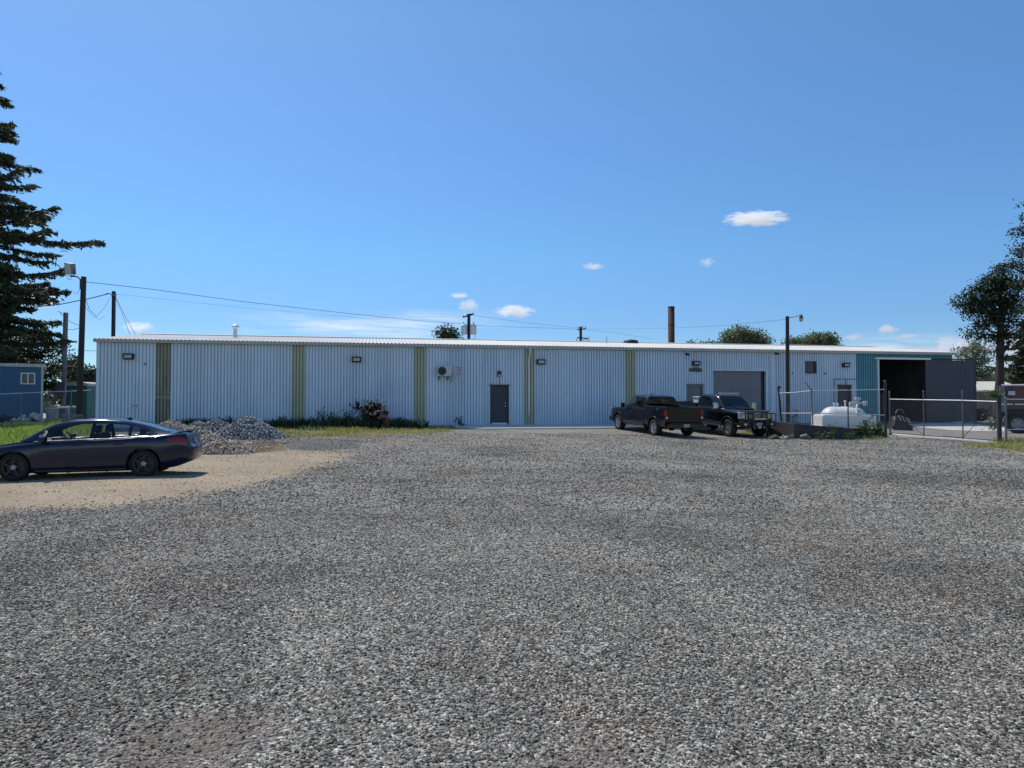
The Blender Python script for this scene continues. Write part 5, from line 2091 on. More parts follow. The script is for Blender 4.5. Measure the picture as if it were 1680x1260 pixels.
def conifer(name, label, base, H, Lmax, mat, z0=.06, levels=46, per=7, twig=.42, special=(), group=None, power=.75, trunk_r=.5, seed=1, dens=1.0, cat='tree'):
    rs = np.random.default_rng(seed)
    root = thing(name, label, cat, base, 0, group)
    tr_ = MB()
    tr_.tube([(0, 0, -.3), (0, 0, H * .5), (0, 0, H)], [trunk_r, trunk_r * .6, .03], 10)
    Cs, Ds, Sz = [], [], []
    brs = []
    for i in range(levels):
        f = i / (levels - 1)
        z = H * (z0 + (1 - z0) * f ** .92)
        L_ = Lmax * (1 - f) ** power * (.9 if f > .08 else .75) + .25
        for k in range(per):
            a = rs.uniform(0, 2 * PI)
            brs.append((z + rs.normal(0, .5), a, L_ * rs.uniform(.4, 1.15)))
    brs += list(special)
    for (z, a, L_) in brs:
        n = max(4, int(L_ / .28))
        t = np.linspace(0, 1, n)
        droop = -rs.uniform(.18, .42) * t * L_ + rs.uniform(.1, .28) * t ** 2.4 * L_
        wig = np.cumsum(rs.normal(0, .035, n)) * L_ * .35
        ca, sa = math.cos(a), math.sin(a)
        x = ca * t * L_ - sa * wig
        y = sa * t * L_ + ca * wig
        zz = z + droop
        P_ = np.stack([x, y, zz], 1)
        tr_.tube([tuple(q) for q in P_[::max(1, n // 5)]] + [tuple(P_[-1])], .012 + .011 * L_ * .6, 4)
        # side sprays: flat drooping fans
        m = int((n * 4 + 4) * dens)
        ti = rs.uniform(.12, 1.0, m) ** .75
        idx = np.clip((ti * (n - 1)).astype(int), 0, n - 2)
        base_p = P_[idx] + (P_[idx + 1] - P_[idx]) * rs.uniform(0, 1, (m, 1))
        side = rs.choice([-1, 1], m)
        ln = rs.uniform(.3, 1.0, m) * np.minimum(1.25, .22 * L_ + .18) * (1.15 - .75 * ti)
        out = np.array([ca, sa, 0]) * rs.uniform(.3, .9, (m, 1)) + np.array([-sa, ca, 0]) * side[:, None] * rs.uniform(.3, 1.0, (m, 1)) + np.array([0, 0, -1.0]) * rs.uniform(.0, .7, (m, 1))
        out /= np.linalg.norm(out, axis=1, keepdims=True)
        for q in range(5):
            s = rs.uniform(0.1, 1, m)
            Cs.append(base_p + out * (ln * s)[:, None] + rs.normal(0, .05, (m, 3)))
            Ds.append(out + rs.normal(0, .55, (m, 3)))
            Sz.append(np.full(m, twig) * rs.uniform(.6, 1.2, m))
    obj('trunk', tr_, M['bark'], root)
    C = np.concatenate(Cs)
    leaf_obj('crown', C, np.concatenate(Sz), mat, root, asp=.30, ori=np.concatenate(Ds), bend=.1, rg=rs)
    return root


def gp(px, Y):
    """ground point under pixel column px at depth Y"""
    x = (px - 840) / FPX * Y
    return Vector((x, Y, g1(x, Y)))


# big conifer on the left
Yc = 44.0
bc = gp(-92, Yc)
zz_ = lambda py: pt(0, py, Yc).z - bc.z
pxm = FPX / Yc
spec = [(zz_(352), -.05, 260 / pxm * 1.0), (zz_(372), -.18, 190 / pxm), (zz_(430), .0, 195 / pxm), (zz_(330), .1, 178 / pxm), (zz_(285), -.2, 145 / pxm), (zz_(470), -.1, 190 / pxm)]
conifer('conifer_tree', 'huge dark spruce with drooping layered branches at the left edge', bc, 24.2, 7.5, M['needle'], .05, 60, 8, .40, spec, None, .50, .55, 5, 1.35)
# darker broad tree mass standing beside it, behind the trailer
bl = [(pt(x, y, 50), r / 1165 * 50) for x, y, r in ((20, 560, 32), (50, 575, 28), (80, 585, 24), (60, 545, 22), (98, 570, 16), (30, 600, 30), (85, 615, 24), (55, 625, 26), (10, 630, 30), (100, 600, 16), (-20, 590, 40))]
broadleaf('dark_tree', 'dark bushy tree behind the blue trailer, under the spruce', 'tree', gp(50, 50), .3, pt(50, 570, 50), bl, .20, M['leaf_dark'], 210, 46)
bl = [(pt(x, y, 84), r / 1165 * 84) for x, y, r in ((128, 618, 9), (143, 610, 11), (156, 618, 9), (138, 626, 9), (150, 630, 9))]
broadleaf('round_tree', 'small round green tree far off between the light pole and the warehouse corner', 'tree', gp(142, 84), .22, pt(142, 618, 84), bl, .30, M['leaf_dark'], 70, 40)
bl = [(pt(x, y, 62), r / 1165 * 62) for x, y, r in ((122, 590, 8), (118, 602, 9), (112, 613, 9), (120, 622, 8))]
broadleaf('slim_tree', 'slim ragged tree beside the grey post with the metal box', 'tree', gp(117, 62), .15, pt(118, 600, 62), bl, .22, M['leaf_dark'], 44, 34)
# trees over the roof
def roof_tree(label, Y, px, blobs, leaf, mat, nc, per, name='broadleaf_tree'):
    bl = [(pt(x, y, Y), r / 1165 * Y) for x, y, r in blobs]
    return broadleaf(name, label, 'tree', gp(px, Y), .35, pt(px, blobs[0][1] + 6, Y), bl, leaf, mat, int(nc * 1.25), int(per * .62), 'trees rising behind the warehouse roof')


roof_tree('small dark tree top beside the pole with two transformers', 88, 733, ((733, 542, 8), (727, 551, 9), (741, 552, 10), (734, 555, 10), (735, 566, 11)), .34, M['leaf_dark'], 60, 40)
roof_tree('widest green tree behind the roof, between the rusty stack and the lamp post', 92, 1222, ((1212, 550, 13), (1196, 556, 11), (1230, 552, 12), (1244, 556, 11), (1220, 562, 14), (1200, 566, 12), (1240, 566, 12), (1258, 563, 8)), .36, M['leaf_mid'], 150, 46)
roof_tree('low green tree just right of the lamp post, behind the roof', 96, 1307, ((1306, 562, 10), (1296, 566, 8), (1316, 566, 9), (1306, 572, 10)), .36, M['leaf_mid'], 60, 40)
roof_tree('green tree with a pointed right side behind the roof, near the teal end', 94, 1345, ((1338, 558, 11), (1352, 556, 11), (1362, 558, 9), (1330, 566, 9), (1348, 568, 12), (1366, 567, 8)), .36, M['leaf_mid'], 110, 44)
roof_tree('lowest line of tree tops just right of the rusty stack', 100, 1155, ((1135, 567, 5), (1148, 568, 5), (1162, 567, 5), (1176, 568, 5), (1150, 574, 7), (1170, 574, 7)), .32, M['leaf_dark'], 60, 34)
# right hand trees
Yr = 50.0
bl = [(pt(x, y, Yr), r / 1165 * Yr) for x, y, r in ((1640, 458, 20), (1622, 465, 17), (1660, 468, 18), (1604, 476, 14), (1640, 490, 22), (1588, 487, 12), (1615, 495, 17), (1574, 496, 10), (1662, 500, 18),
    (1600, 512, 15), (1635, 520, 20), (1656, 528, 16), (1612, 530, 14), (1588, 505, 10), (1650, 549, 12), (1640, 560, 11), (1592, 546, 9), (1610, 551, 9), (1625, 553, 10), (1658, 562, 9), (1640, 580, 9), (1668, 550, 8), (1646, 590, 7), (1645, 440, 12))]
broadleaf('deciduous_tree', 'dark leafy tree with a bare trunk behind the gate at the right', 'tree', gp(1637, Yr), .34, pt(1640, 480, Yr), bl, .19, M['leaf_dark'], 380, 30)
Yr2 = 46.0
bl = [(pt(x, y, Yr2), r / 1165 * Yr2) for x, y, r in ((1682, 356, 15), (1690, 340, 14), (1673, 378, 13), (1690, 385, 20), (1664, 415, 14), (1684, 415, 20), (1655, 436, 9), (1676, 440, 16), (1700, 440, 26), (1692, 470, 20), (1675, 468, 12), (1700, 500, 22), (1686, 510, 12), (1720, 380, 34), (1735, 430, 40), (1725, 480, 36), (1745, 340, 40), (1760, 400, 45), (1720, 300, 25), (1715, 530, 24), (1770, 480, 45))]
broadleaf('tall_tree', 'tall tree whose leafy side enters at the right edge, above the dump trailer', 'tree', gp(1738, Yr2), .45, pt(1735, 420, Yr2), bl, .19, M['leaf_dark'], 420, 28)
Yp = 62.0
bl = [(pt(x, y, Yp), r / 1165 * Yp) for x, y, r in ((1592, 572, 11), (1606, 570, 11), (1580, 582, 10), (1600, 586, 15), (1616, 584, 11), (1588, 600, 14), (1612, 604, 14), (1600, 620, 16), (1584, 618, 12), (1620, 622, 13), (1572, 578, 7))]
broadleaf('pale_tree', 'pale greyish green tree behind the end of the dark sliding door', 'tree', gp(1600, Yp), .22, pt(1600, 590, Yp), bl, .20, M['leaf_pale'], 170, 24)
conifer('cedar_tree', 'dark cedar far off behind the dump trailer', gp(1686, 74), 9.3, 3.3, M['needle'], .05, 26, 8, .42, (), None, .7, .25, 9, 1.0)
bl = [(pt(x, y, 82), r / 1165 * 82) for x, y, r in ((1632, 626, 9), (1645, 622, 9), (1655, 628, 9), (1620, 630, 8), (1665, 630, 9), (1640, 634, 10))]
broadleaf('round_tree', 'low round tree far behind the leafy tree trunk, over the tan shed', 'tree', gp(1645, 82), .22, pt(1645, 630, 82), bl, .30, M['leaf_mid'], 80, 40)


# far woods so that the horizon is closed
def woods():
    C = []
    for (x0, x1, Y, h) in ((-190, -62, 140, 6.0), (-62, 120, 190, 5.0), (60, 240, 150, 7.5), (-260, -100, 110, 8)):
        n = int((x1 - x0) * 26)
        x = rng.uniform(x0, x1, n)
        hh = h * (.55 + .6 * vnoise(x, x * 0, .12, 9) + .25 * vnoise(x, x * 0, .5, 10))
        z = .2 + hh * rng.uniform(0, 1, n) ** .8
        C.append(np.stack([x, Y + rng.normal(0, 4, n), z], 1))
    C = np.concatenate(C)
    V, F = leaves(C, 1.5, .8)
    return np_mesh('far_woods', V, F)


kind(obj('far_woods', woods(), M['leaf_dark']), 'stuff')


# grass
def blades(poly, n, h, mat_name, name, lean=.35, wid=.02, hvar=.6, clump=True):
    xs = [p[0] for p in poly]
    ys = [p[1] for p in poly]
    X = rng.uniform(min(xs), max(xs), n * 3)
    Y = rng.uniform(min(ys), max(ys), n * 3)
    sd = poly_sd(X, Y, poly) + (vnoise(X, Y, 2.5, 5) - .5) * .9
    keep = sd > 0
    if clump: keep &= rng.uniform(0, 1, len(X)) < np.clip(1.7 * vnoise(X, Y, 1.8, 6) - .28, .08, 1)
    X, Y = X[keep][:n], Y[keep][:n]
    k = len(X)
    Z = gz(X, Y)
    a = rng.uniform(0, 2 * PI, k)
    hh = h * rng.uniform(1 - hvar, 1 + hvar, k) * (.6 + .8 * vnoise(X, Y, 1.1, 8))
    l = rng.uniform(0, lean, k) * hh
    b = rng.uniform(0, 2 * PI, k)
    w = wid * rng.uniform(.6, 1.4, k)
    dx, dy = np.cos(a) * w, np.sin(a) * w
    lx, ly = np.cos(b) * l, np.sin(b) * l
    A = np.stack([X - dx, Y - dy, Z - .02], 1)
    B = np.stack([X + dx, Y + dy, Z - .02], 1)
    Cc = np.stack([X + dx * .6 + lx * .4, Y + dy * .6 + ly * .4, Z + hh * .6], 1)
    D = np.stack([X + lx, Y + ly, Z + hh], 1)
    V = np.stack([A, B, Cc, D], 1).reshape(-1, 3)
    F = np.arange(4 * k).reshape(k, 4)
    return kind(obj(name, np_mesh(name, V, F), M[mat_name]), 'stuff')


blades(LAWN, 42000, .22, 'grass', 'lawn_grass', .7, .016)
blades(VERGE, 7500, .12, 'dry', 'dry_verge_grass', .9, .016)
blades(RED, 900, .06, 'reddry', 'red_dry_grass', 1.2, .010)
blades(RVERGE, 7000, .16, 'dry', 'dry_gate_grass', .8, .016)
blades(TVERGE, 3600, .13, 'dry', 'dry_wall_grass', .8, .016)
WV = apoly([(452, 703), (600, 705), (700, 704), (700, 699), (452, 699)])
blades(WV, 2600, .36, 'weed', 'dark_wall_weeds', .7, .024)
WV2 = apoly([(255, 703), (452, 704), (452, 698), (255, 698)])
blades(WV2, 2500, .40, 'weed', 'dark_wall_weeds', .7, .024)


def weed(label, px, py, h, w, n, mat, name='weed_plant', stems=4, size=.10, group='weeds growing along the wall', flower=None):
    h, w, n = h * 1.12, w * 1.15, int(n * 1.3)
    p = at(px, py)
    t = thing(name, label, 'weed', p, 0, group)
    m = MB()
    C = []
    for k in range(stems):
        a = random.uniform(0, 2 * PI)
        r = w * random.uniform(.1, .6)
        tip = Vector((math.cos(a) * r, math.sin(a) * r * .5, h * random.uniform(.65, 1.0)))
        pa = limb(m, (0, 0, -.05), tip, .014, .005, .15, 4, 4)
        for _ in range(n // stems):
            u = random.uniform(.1, 1)
            q = Vector((0, 0, 0)).lerp(tip, u)
            rr = w * .32 * (1.1 - u * .7)
            C.append((q.x + random.gauss(0, rr), q.y + random.gauss(0, rr * .6), max(.02, q.z + random.gauss(0, .06))))
    obj('stem', m, M['weed'], t)
    leaf_obj('foliage', np.array(C), size, M[mat], t)
    return t


for a in (('tall spindly mullein weed behind the grey gravel heap', 345, 698, 1.55, .32, 130, 'weed'),
          ('tall leafy weed on top of the grey gravel heap, against the wall', 392, 699, 1.15, .55, 180, 'weed'),
          ('bushy dark weed left of the grey gravel heap, against the wall', 322, 699, .62, .75, 200, 'weed'),
          ('dark weed at the foot of the weathered olive panel', 254, 698, .75, .35, 110, 'weed'),
          ('low dark weed just left of the second green band', 462, 701, .55, .55, 140, 'weed'),
          ('tall thin weed left of the flowering bush', 527, 702, .95, .35, 110, 'weed'),
          ('leafy dark weed, nearest on the left of the flowering bush', 575, 702, .85, .7, 220, 'weed'),
          ('dark leafy weed midway between the second green band and the bush', 551, 702, .8, .65, 200, 'weed'),
          ('small dark weed on the apron edge left of the grey door', 755, 700.5, .48, .42, 100, 'weed'),
          ('pale flowering weed right of the second green band', 513, 704, .6, .2, 60, 'weedlight')):
    weed(*a)
weed('bright green bush sprouting at the fence corner post, left of the post', 1421, 719.5, .72, .62, 250, 'weedlight', stems=7, size=.13, group='green weeds by the retaining wall')
weed('bright green bush sprouting right beside the thick fence corner post', 1444, 717.5, .75, .55, 200, 'weedlight', stems=6, size=.13, group='green weeds by the retaining wall')
weed('thin green weed in front of the middle of the retaining wall', 1364, 722, .75, .35, 70, 'weedlight', stems=4, size=.10, group='green weeds by the retaining wall')
weed('low green weed near the left part of the retaining wall', 1346, 722.5, .4, .35, 60, 'weedlight', stems=4, size=.10, group='green weeds by the retaining wall')
weed('sprawling green weed between the wall middle and the corner bushes', 1396, 722, .4, .4, 60, 'weedlight', stems=5, size=.10, group='green weeds by the retaining wall')
weed('climbing weed at the foot of the lamp post', 1302, 699, .95, .5, 110, 'weed', stems=5, size=.09, group='green weeds by the retaining wall')
# flowering bush
pb = at(613, 703)
tb_ = thing('flowering_bush', 'round dark bush with pale flowers and one red cluster against the wall', 'bush', pb)
m = MB()
C = []
for k in range(26):
    a = random.uniform(0, 2 * PI)
    rr = random.uniform(.1, .62)
    tip = Vector((math.cos(a) * rr, math.sin(a) * rr * .7, random.uniform(.45, 1.55) * (1 - .25 * rr)))
    limb(m, (0, 0, -.05), tip, .022, .008, .15, 4, 4)
    for _ in range(64):
        d = Vector(rng.normal(size=3)) * .15
        C.append(tuple(tip * random.uniform(.55, 1.02) + d))
tip = Vector((-.85, 0, 1.15))
limb(m, (-.1, 0, 0), tip, .02, .008, .15, 4, 4)
for _ in range(70): C.append(tuple(tip + Vector(rng.normal(size=3)) * .13))
obj('stem', m, M['bark'], tb_)
leaf_obj('foliage', np.array(C), .17, M['leaf_bush'], tb_)
F_ = []
for k in range(20):
    a = random.uniform(PI * .9, PI * 2.1)
    q = Vector((math.cos(a) * .62, math.sin(a) * .5 - .08, random.uniform(.5, 1.5)))
    q.x *= 1 - .3 * abs(q.z - .8)
    for _ in range(9): F_.append(tuple(q + Vector(rng.normal(size=3)) * .04))
leaf_obj('blossom', np.array(F_), .085, M['petal'], tb_, asp=.9)
F_ = []
for k in range(16):
    q = Vector((.72 + random.gauss(0, .13), -.2 + random.gauss(0, .08), random.uniform(.12, .68)))
    for _ in range(10): F_.append(tuple(q + Vector(rng.normal(size=3)) * .05))
o = leaf_obj('blossom', np.array(F_), .10, M['petalred'], tb_, asp=.9)
o['label'] = 'red blossom cluster low on the right'


# ------------------------------------------------------------------ heaps of rock
ICO_V, ICO_F = None, None
_bm = bmesh.new()
bmesh.ops.create_icosphere(_bm, subdivisions=1, radius=1)
ICO_V = np.array([v.co[:] for v in _bm.verts])
ICO_F = np.array([[v.index for v in f.verts] for f in _bm.faces])
_bm.free()


def rocks_mesh(name, C, S, seed=3):
    rs = np.random.default_rng(seed)
    n, k = len(C), len(ICO_V)
    V = ICO_V[None] * rs.uniform(.62, 1.2, (n, k, 1)) * S[:, None, :]
    q = rs.normal(size=(n, 4))
    q /= np.linalg.norm(q, axis=1, keepdims=True)
    w, x, y, z = q.T
    Rm = np.stack([np.stack([1 - 2 * (y * y + z * z), 2 * (x * y - z * w), 2 * (x * z + y * w)], -1),
                   np.stack([2 * (x * y + z * w), 1 - 2 * (x * x + z * z), 2 * (y * z - x * w)], -1),
                   np.stack([2 * (x * z - y * w), 2 * (y * z + x * w), 1 - 2 * (x * x + y * y)], -1)], 1)
    V = np.einsum('nij,nkj->nki', Rm, V) + C[:, None, :]
    F = (ICO_F[None] + (np.arange(n) * k)[:, None, None]).reshape(-1, 3)
    return np_mesh(name, V.reshape(-1, 3), F)


def islemat(name, lo, mid, hi, top):
    t = NT(name)
    r = t.n('ShaderNodeNewGeometry').outputs['Random Per Island']
    n = t.noise(t.coord('Object'), 9, 4, .7)
    f = t.math('ADD', t.math('MULTIPLY', r, .8), t.math('MULTIPLY', n, .28))
    t.principled(t.ramp(f, [(.15, lo), (.5, mid), (.8, hi), (1.0, top)]), .95, Specular_IOR_Level=.1)
    return t.mat


M['rockgrey'] = islemat('grey_rock', (.08, .08, .08), (.20, .20, .195), (.40, .395, .38), (.68, .67, .63))
M['rocktan'] = islemat('tan_rock', (.19, .15, .11), (.38, .31, .24), (.60, .51, .41), (.80, .73, .63))


def heap(name, label, lumps, mat, n, smin, smax, seed):
    """lumps: (px of the foot, py of the foot, py of the top, half width px)"""
    rs = np.random.default_rng(seed)
    geo = []
    for (px, pb, ptop, hw) in lumps:
        f = at(px, pb)
        wx = hw / FPX * f.y
        wy = wx * .62
        c = Vector((f.x, f.y + wy * .8, 0))
        h = pt(px, ptop, c.y).z - g1(c.x, c.y)
        geo.append((c, wx, wy, h))
    def hf(X, Y):
        z = np.zeros_like(X)
        for c, wx, wy, h in geo:
            r = np.hypot((X - c.x) / wx, (Y - c.y) / wy)
            z = np.maximum(z, h * np.clip(1.08 - r, 0, 1) ** .85 * (1.0))
        return z
    c0 = geo[0][0]
    base = Vector((c0.x, c0.y, g1(c0.x, c0.y)))
    xs = [c.x - wx * 1.2 for c, wx, wy, h in geo] + [c.x + wx * 1.2 for c, wx, wy, h in geo]
    ys = [c.y - wy * 1.2 for c, wx, wy, h in geo] + [c.y + wy * 1.2 for c, wx, wy, h in geo]
    gx, gy = np.meshgrid(np.arange(min(xs), max(xs), .12), np.arange(min(ys), max(ys), .12))
    H_ = hf(gx, gy) + (vnoise(gx, gy, 3.5, seed) - .5) * .10 * (hf(gx, gy) > .02) - .04
    V = np.stack([gx.ravel(), gy.ravel(), (gz(gx, gy) + H_ - .03).ravel()], 1)
    i = np.arange(gx.size).reshape(gx.shape)
    F = np.stack([i[:-1, :-1].ravel(), i[:-1, 1:].ravel(), i[1:, 1:].ravel(), i[1:, :-1].ravel()], 1)
    keep = (hf(gx, gy).ravel()[F].max(1) > .01)
    F = F[keep]
    used, inv = np.unique(F, return_inverse=True)
    root = thing(name, label, 'gravel heap', base, 0, None)
    bo = Vector(base)
    obj('mound', np_mesh('mound', V[used] - np.array(bo), inv.reshape(F.shape), None, True), mat, root)
    X = rs.uniform(min(xs), max(xs), n * 4)
    Y = rs.uniform(min(ys), max(ys), n * 4)
    h = hf(X, Y)
    k = (h > .0) | (rs.uniform(0, 1, len(X)) < .05)
    X, Y, h = X[k][:n], Y[k][:n], h[k][:n]
    s = smin + (smax - smin) * rs.uniform(0, 1, len(X)) ** 2
    S_ = s[:, None] * rs.uniform(.55, 1.3, (len(X), 3))
    C = np.stack([X, Y, gz(X, Y) + h + s * rs.uniform(-.3, .7, len(X))], 1) - np.array(bo)
    st = obj('rock_cover', rocks_mesh('rock_cover', C, S_, seed), mat, root)
    kind(st, 'stuff')
    return root


heap('gravel_heap', 'long heap of grey crushed rock in front of the wall', [(396, 721, 685, 58), (345, 716, 689, 46), (318, 712, 692, 34)], M['rockgrey'], 8500, .024, .068, 4)
heap('gravel_heap', 'lower spread of tan rock behind the tail of the blue sedan', [(306, 739, 702, 66), (268, 716, 691, 50), (356, 745, 722, 52)], M['rocktan'], 11000, .022, .058, 5)


# ------------------------------------------------------------------ fences
def mesh_wire(mb, a, b, h0, h1, sp=.075, r=.0022):
    """diagonal wires of chain link between two foot points"""
    a, b = Vector(a), Vector(b)
    d = b - a
    L_ = Vector((d.x, d.y, 0)).length
    n = Vector((-d.y, d.x, 0)).normalized()
    H_ = h1 - h0
    P = lambda s, z: a + d * (s / L_) + Vector((0, 0, h0 + z))
    for sg in (1, -1):
        c = -H_ if sg == 1 else 0
        end = L_ if sg == 1 else L_ + H_
        while c < end:
            if sg == 1: s0, z0, s1, z1 = c, 0, c + H_, H_
            else: s0, z0, s1, z1 = c, 0, c - H_, H_
            # clip to 0..L
            def cl(s, z, S0, Z0):
                return s, z
            pts = []
            for (sa, za, sb, zb) in ((s0, z0, s1, z1),):
                ta, tb = 0.0, 1.0
                ds = sb - sa
                for lim, sign in ((0, 1), (L_, -1)):
                    va, vb = sign * (sa - lim), sign * (sb - lim)
                    if va < 0 and vb < 0: ta, tb = 1, 0
                    elif va < 0: ta = max(ta, va / (va - vb))
                    elif vb < 0: tb = min(tb, va / (va - vb))
                if tb > ta + 1e-3: pts = [P(sa + ds * ta, za + (zb - za) * ta), P(sa + ds * tb, za + (zb - za) * tb)]
            if pts:
                off = n * (r * .8 * sg)
                up = Vector((0, 0, r * 1.4))
                p, q = pts[0] + off, pts[1] + off
                e = (q - p).normalized().cross(n).normalized() * r
                mb.add([p + e, p - e, p + n * r * 1.5, q + e, q - e, q + n * r * 1.5], [(0, 1, 4, 3), (1, 2, 5, 4), (2, 0, 3, 5)])
            c += sp * 1.414
    return mb


def fence(label, posts, h, rails, wire=True, tops=None, post_r=.035, name='chain_link_fence', mids=()):
    """posts: foot points; rails: heights"""
    root = thing(name, label, 'fence', posts[0])
    o = Vector(posts[0])
    for i, p in enumerate(posts):
        q = Vector(p) - o
        m = MB()
        hh = h[i] if isinstance(h, (list, tuple)) else h
        m.tube([q + Vector((0, 0, -.3)), q + Vector((0, 0, hh + .05))], post_r, 8)
        m.lathe([(post_r * 1.25, 0), (post_r * 1.2, .03), (0, .07)], q + Vector((0, 0, hh + .04)), 'Z', 8)
        obj('fence_post', m, M['dullsteel'], root)
    for i in range(len(posts) - 1):
        a, b = Vector(posts[i]) - o, Vector(posts[i + 1]) - o
        ha = h[i] if isinstance(h, (list, tuple)) else h
        hb = h[i + 1] if isinstance(h, (list, tuple)) else h
        for f in rails:
            m = MB()
            za = f if f < 1.2 else ha - (rails[0] - f)
            zb = f if f < 1.2 else hb - (rails[0] - f)
            m.tube([a + Vector((0, 0, za)), b + Vector((0, 0, zb))], .022, 6)
            obj('rail', m, M['steel'], root)
        if wire:
            m = MB()
            mesh_wire(m, a, b, .05, min(ha, hb))
            obj('wire_mesh', m, M['dullsteel'], root)
    return root


# left fence in front of the blue trailer
FLp = []
for px, pyt, Y in ((-120, 651, 34.5), (-40, 648, 35.6), (36, 645, 36.8), (79, 643, 38.0), (117, 641.5, 39.0), (150, 640, 40.2)):
    q = gp(px, Y)
    FLp.append(q)
FLh = [pt(px, pyt, Y).z - g1((px - 840) / FPX * Y, Y) for px, pyt, Y in ((-120, 651, 34.5), (-40, 648, 35.6), (36, 645, 36.8), (79, 643, 38.0), (117, 641.5, 39.0), (150, 640, 40.2))]
fence('galvanised chain link fence between the lawn and the blue trailer', FLp, FLh, [FLh[0]], True, None, .03)
# right fence on the retaining wall
YF = RW[0].y + .1
def wz(px): return float(np.interp(px, [1303, 1345, 1395, 1447], RWT))
fp = []
for px in (1333, 1391):
    y = float(np.interp(px, [1303, 1345, 1395, 1447], [p.y for p in RW])) + .1
    fp.append(Vector(((px - 840) / FPX * y, y, wz(px) - .01)))
p0 = Vector(((1283 - 840) / FPX * 36.6, 36.6, .62))
p3 = Vector((RW[3].x + .12, RW[3].y - .12, g1(RW[3].x, RW[3].y)))
PF = [p0] + fp + [p3]
FH = [pt(1279, 645, p0.y).z - p0.z, pt(1333, 641, fp[0].y).z - fp[0].z, pt(1391, 640, fp[1].y).z - fp[1].z, pt(1455, 639, p3.y).z - p3.z]
rootf = thing('chain_link_fence', 'chain link fence with two bright rails around the white fuel tank', 'fence', p0)
o = Vector(p0)
lean = [Vector((-.16, 0, 0)), Vector((-.05, 0, 0)), Vector((0, 0, 0)), Vector((0, 0, 0))]
tops = []
for i, (p, h) in enumerate(zip(PF, FH)):
    q = p - o
    ex = .30 if i == 0 else (.38 if i == 3 else .02)
    r = .05 if i == 0 else (.07 if i == 3 else .028)
    m = MB()
    tp_ = q + Vector((0, 0, h)) + lean[i]
    m.tube([q + Vector((0, 0, -.05 if i in (1, 2) else -.3)), tp_ + (tp_ - q).normalized() * ex], r, 10)
    m.lathe([(r * 1.15, 0), (r * 1.1, .05), (0, .11)], tp_ + (tp_ - q).normalized() * (ex - .01), 'Z', 10)
    if i == 1: m.tube([tp_, tp_ + Vector((-.32, -.1, .42))], .022, 6)
    if i == 0: m.box(tp_ + Vector((0, -.02, .3)), (.16, .14, .12), 0, None, .02)
    obj('fence_post', m, M['dullsteel'] if i == 1 else M['darksteel'], rootf)
    tops.append(tp_)
for i in range(3):
    m = MB()
    a, b = tops[i], tops[i + 1]
    m.tube([a, a.lerp(b, .5) + Vector((0, 0, -.03 if i == 0 else 0)), b], .024, 6)
    obj('rail', m, M['steel'], rootf)
    zm = [pt(1279, 678, p0.y).z, pt(1333, 678, fp[0].y).z, pt(1391, 679, fp[1].y).z, pt(1455, 681, p3.y).z]
    m = MB()
    A = PF[i] - o
    B = PF[i + 1] - o
    A = Vector((A.x, A.y, zm[i] - o.z)) + lean[i] * .4
    B = Vector((B.x, B.y, zm[i + 1] - o.z)) + lean[i + 1] * .4
    m.tube([A, B], .024, 6)
    obj('rail', m, M['steel'], rootf)
    m = MB()
    a2, b2 = PF[i] - o, PF[i + 1] - o
    if i == 2: b2 = Vector((b2.x, b2.y, a2.z - .1))
    mesh_wire(m, a2, b2, .04, min(FH[i], FH[i + 1]) if i < 2 else FH[2] - .02, .085)
    obj('wire_mesh', m, M['dullsteel'], rootf)
# rolling gate
gt = thing('sliding_gate', 'long chain link gate with bright top rail across the concrete drive', 'gate', GA[0])
o = Vector(GA[0])
gtops = []
for i, (p, pyt, px) in enumerate(zip(GA, (644, 643, 643, 648), (1460, 1516, 1580, 1637))):
    q = Vector(p) - o
    zt = pt(px, pyt, p.y).z - o.z
    zr = pt(px, (655, 656, 657, 659)[i], p.y).z - o.z
    gtops.append(Vector((q.x, q.y, zr)))
    r = (.035, .028, .028, .03)[i]
    m = MB()
    m.tube([q + Vector((0, 0, .06)), Vector((q.x, q.y, zt if i < 3 else zr + .04))], r, 8)
    m.lathe([(r * 1.3, 0), (r * 1.2, .04), (0, .09)], (q.x, q.y, zt if i < 3 else zr + .04), 'Z', 8)
    obj('upright', m, M['dullsteel'], gt)
for i in range(3):
    a, b = Vector(GA[i]) - o, Vector(GA[i + 1]) - o
    m = MB()
    m.tube([gtops[i], gtops[i + 1]], .027, 6)
    obj('top_rail', m, M['steel'], gt)
    m = MB()
    m.tube([a + Vector((0, 0, .11)), b + Vector((0, 0, .11))], .024, 6)
    obj('bottom_rail', m, M['darksteel'], gt)
    m = MB()
    hh = min(gtops[i].z - a.z, gtops[i + 1].z - b.z)
    mesh_wire(m, a, b, .12, hh, .07)
    obj('wire_mesh', m, M['dullsteel'], gt)
    m = MB()
    if i == 0: m.tube([b + Vector((0, 0, .12)), b.lerp(a, .3) + Vector((0, 0, .50))], .014, 5)
    if i == 1: m.tube([b.lerp(a, .5) + Vector((0, 0, .14)), b.lerp(a, .02) + Vector((0, 0, .14))], .014, 5)
    if i == 2: m.tube([a + Vector((0, 0, .12)), a.lerp(b, .42) + Vector((0, 0, .85))], .014, 5)
    obj('brace', m, M['darksteel'], gt)
for i in (0, 3):
    m = MB()
    q = Vector(GA[i]) - o
    m.lathe([(0, -.02), (.07, -.02), (.07, .02), (0, .02)], q + Vector((.05, .03, .07)), 'Y', 14)
    obj('roller', m, M['darksteel'], gt)
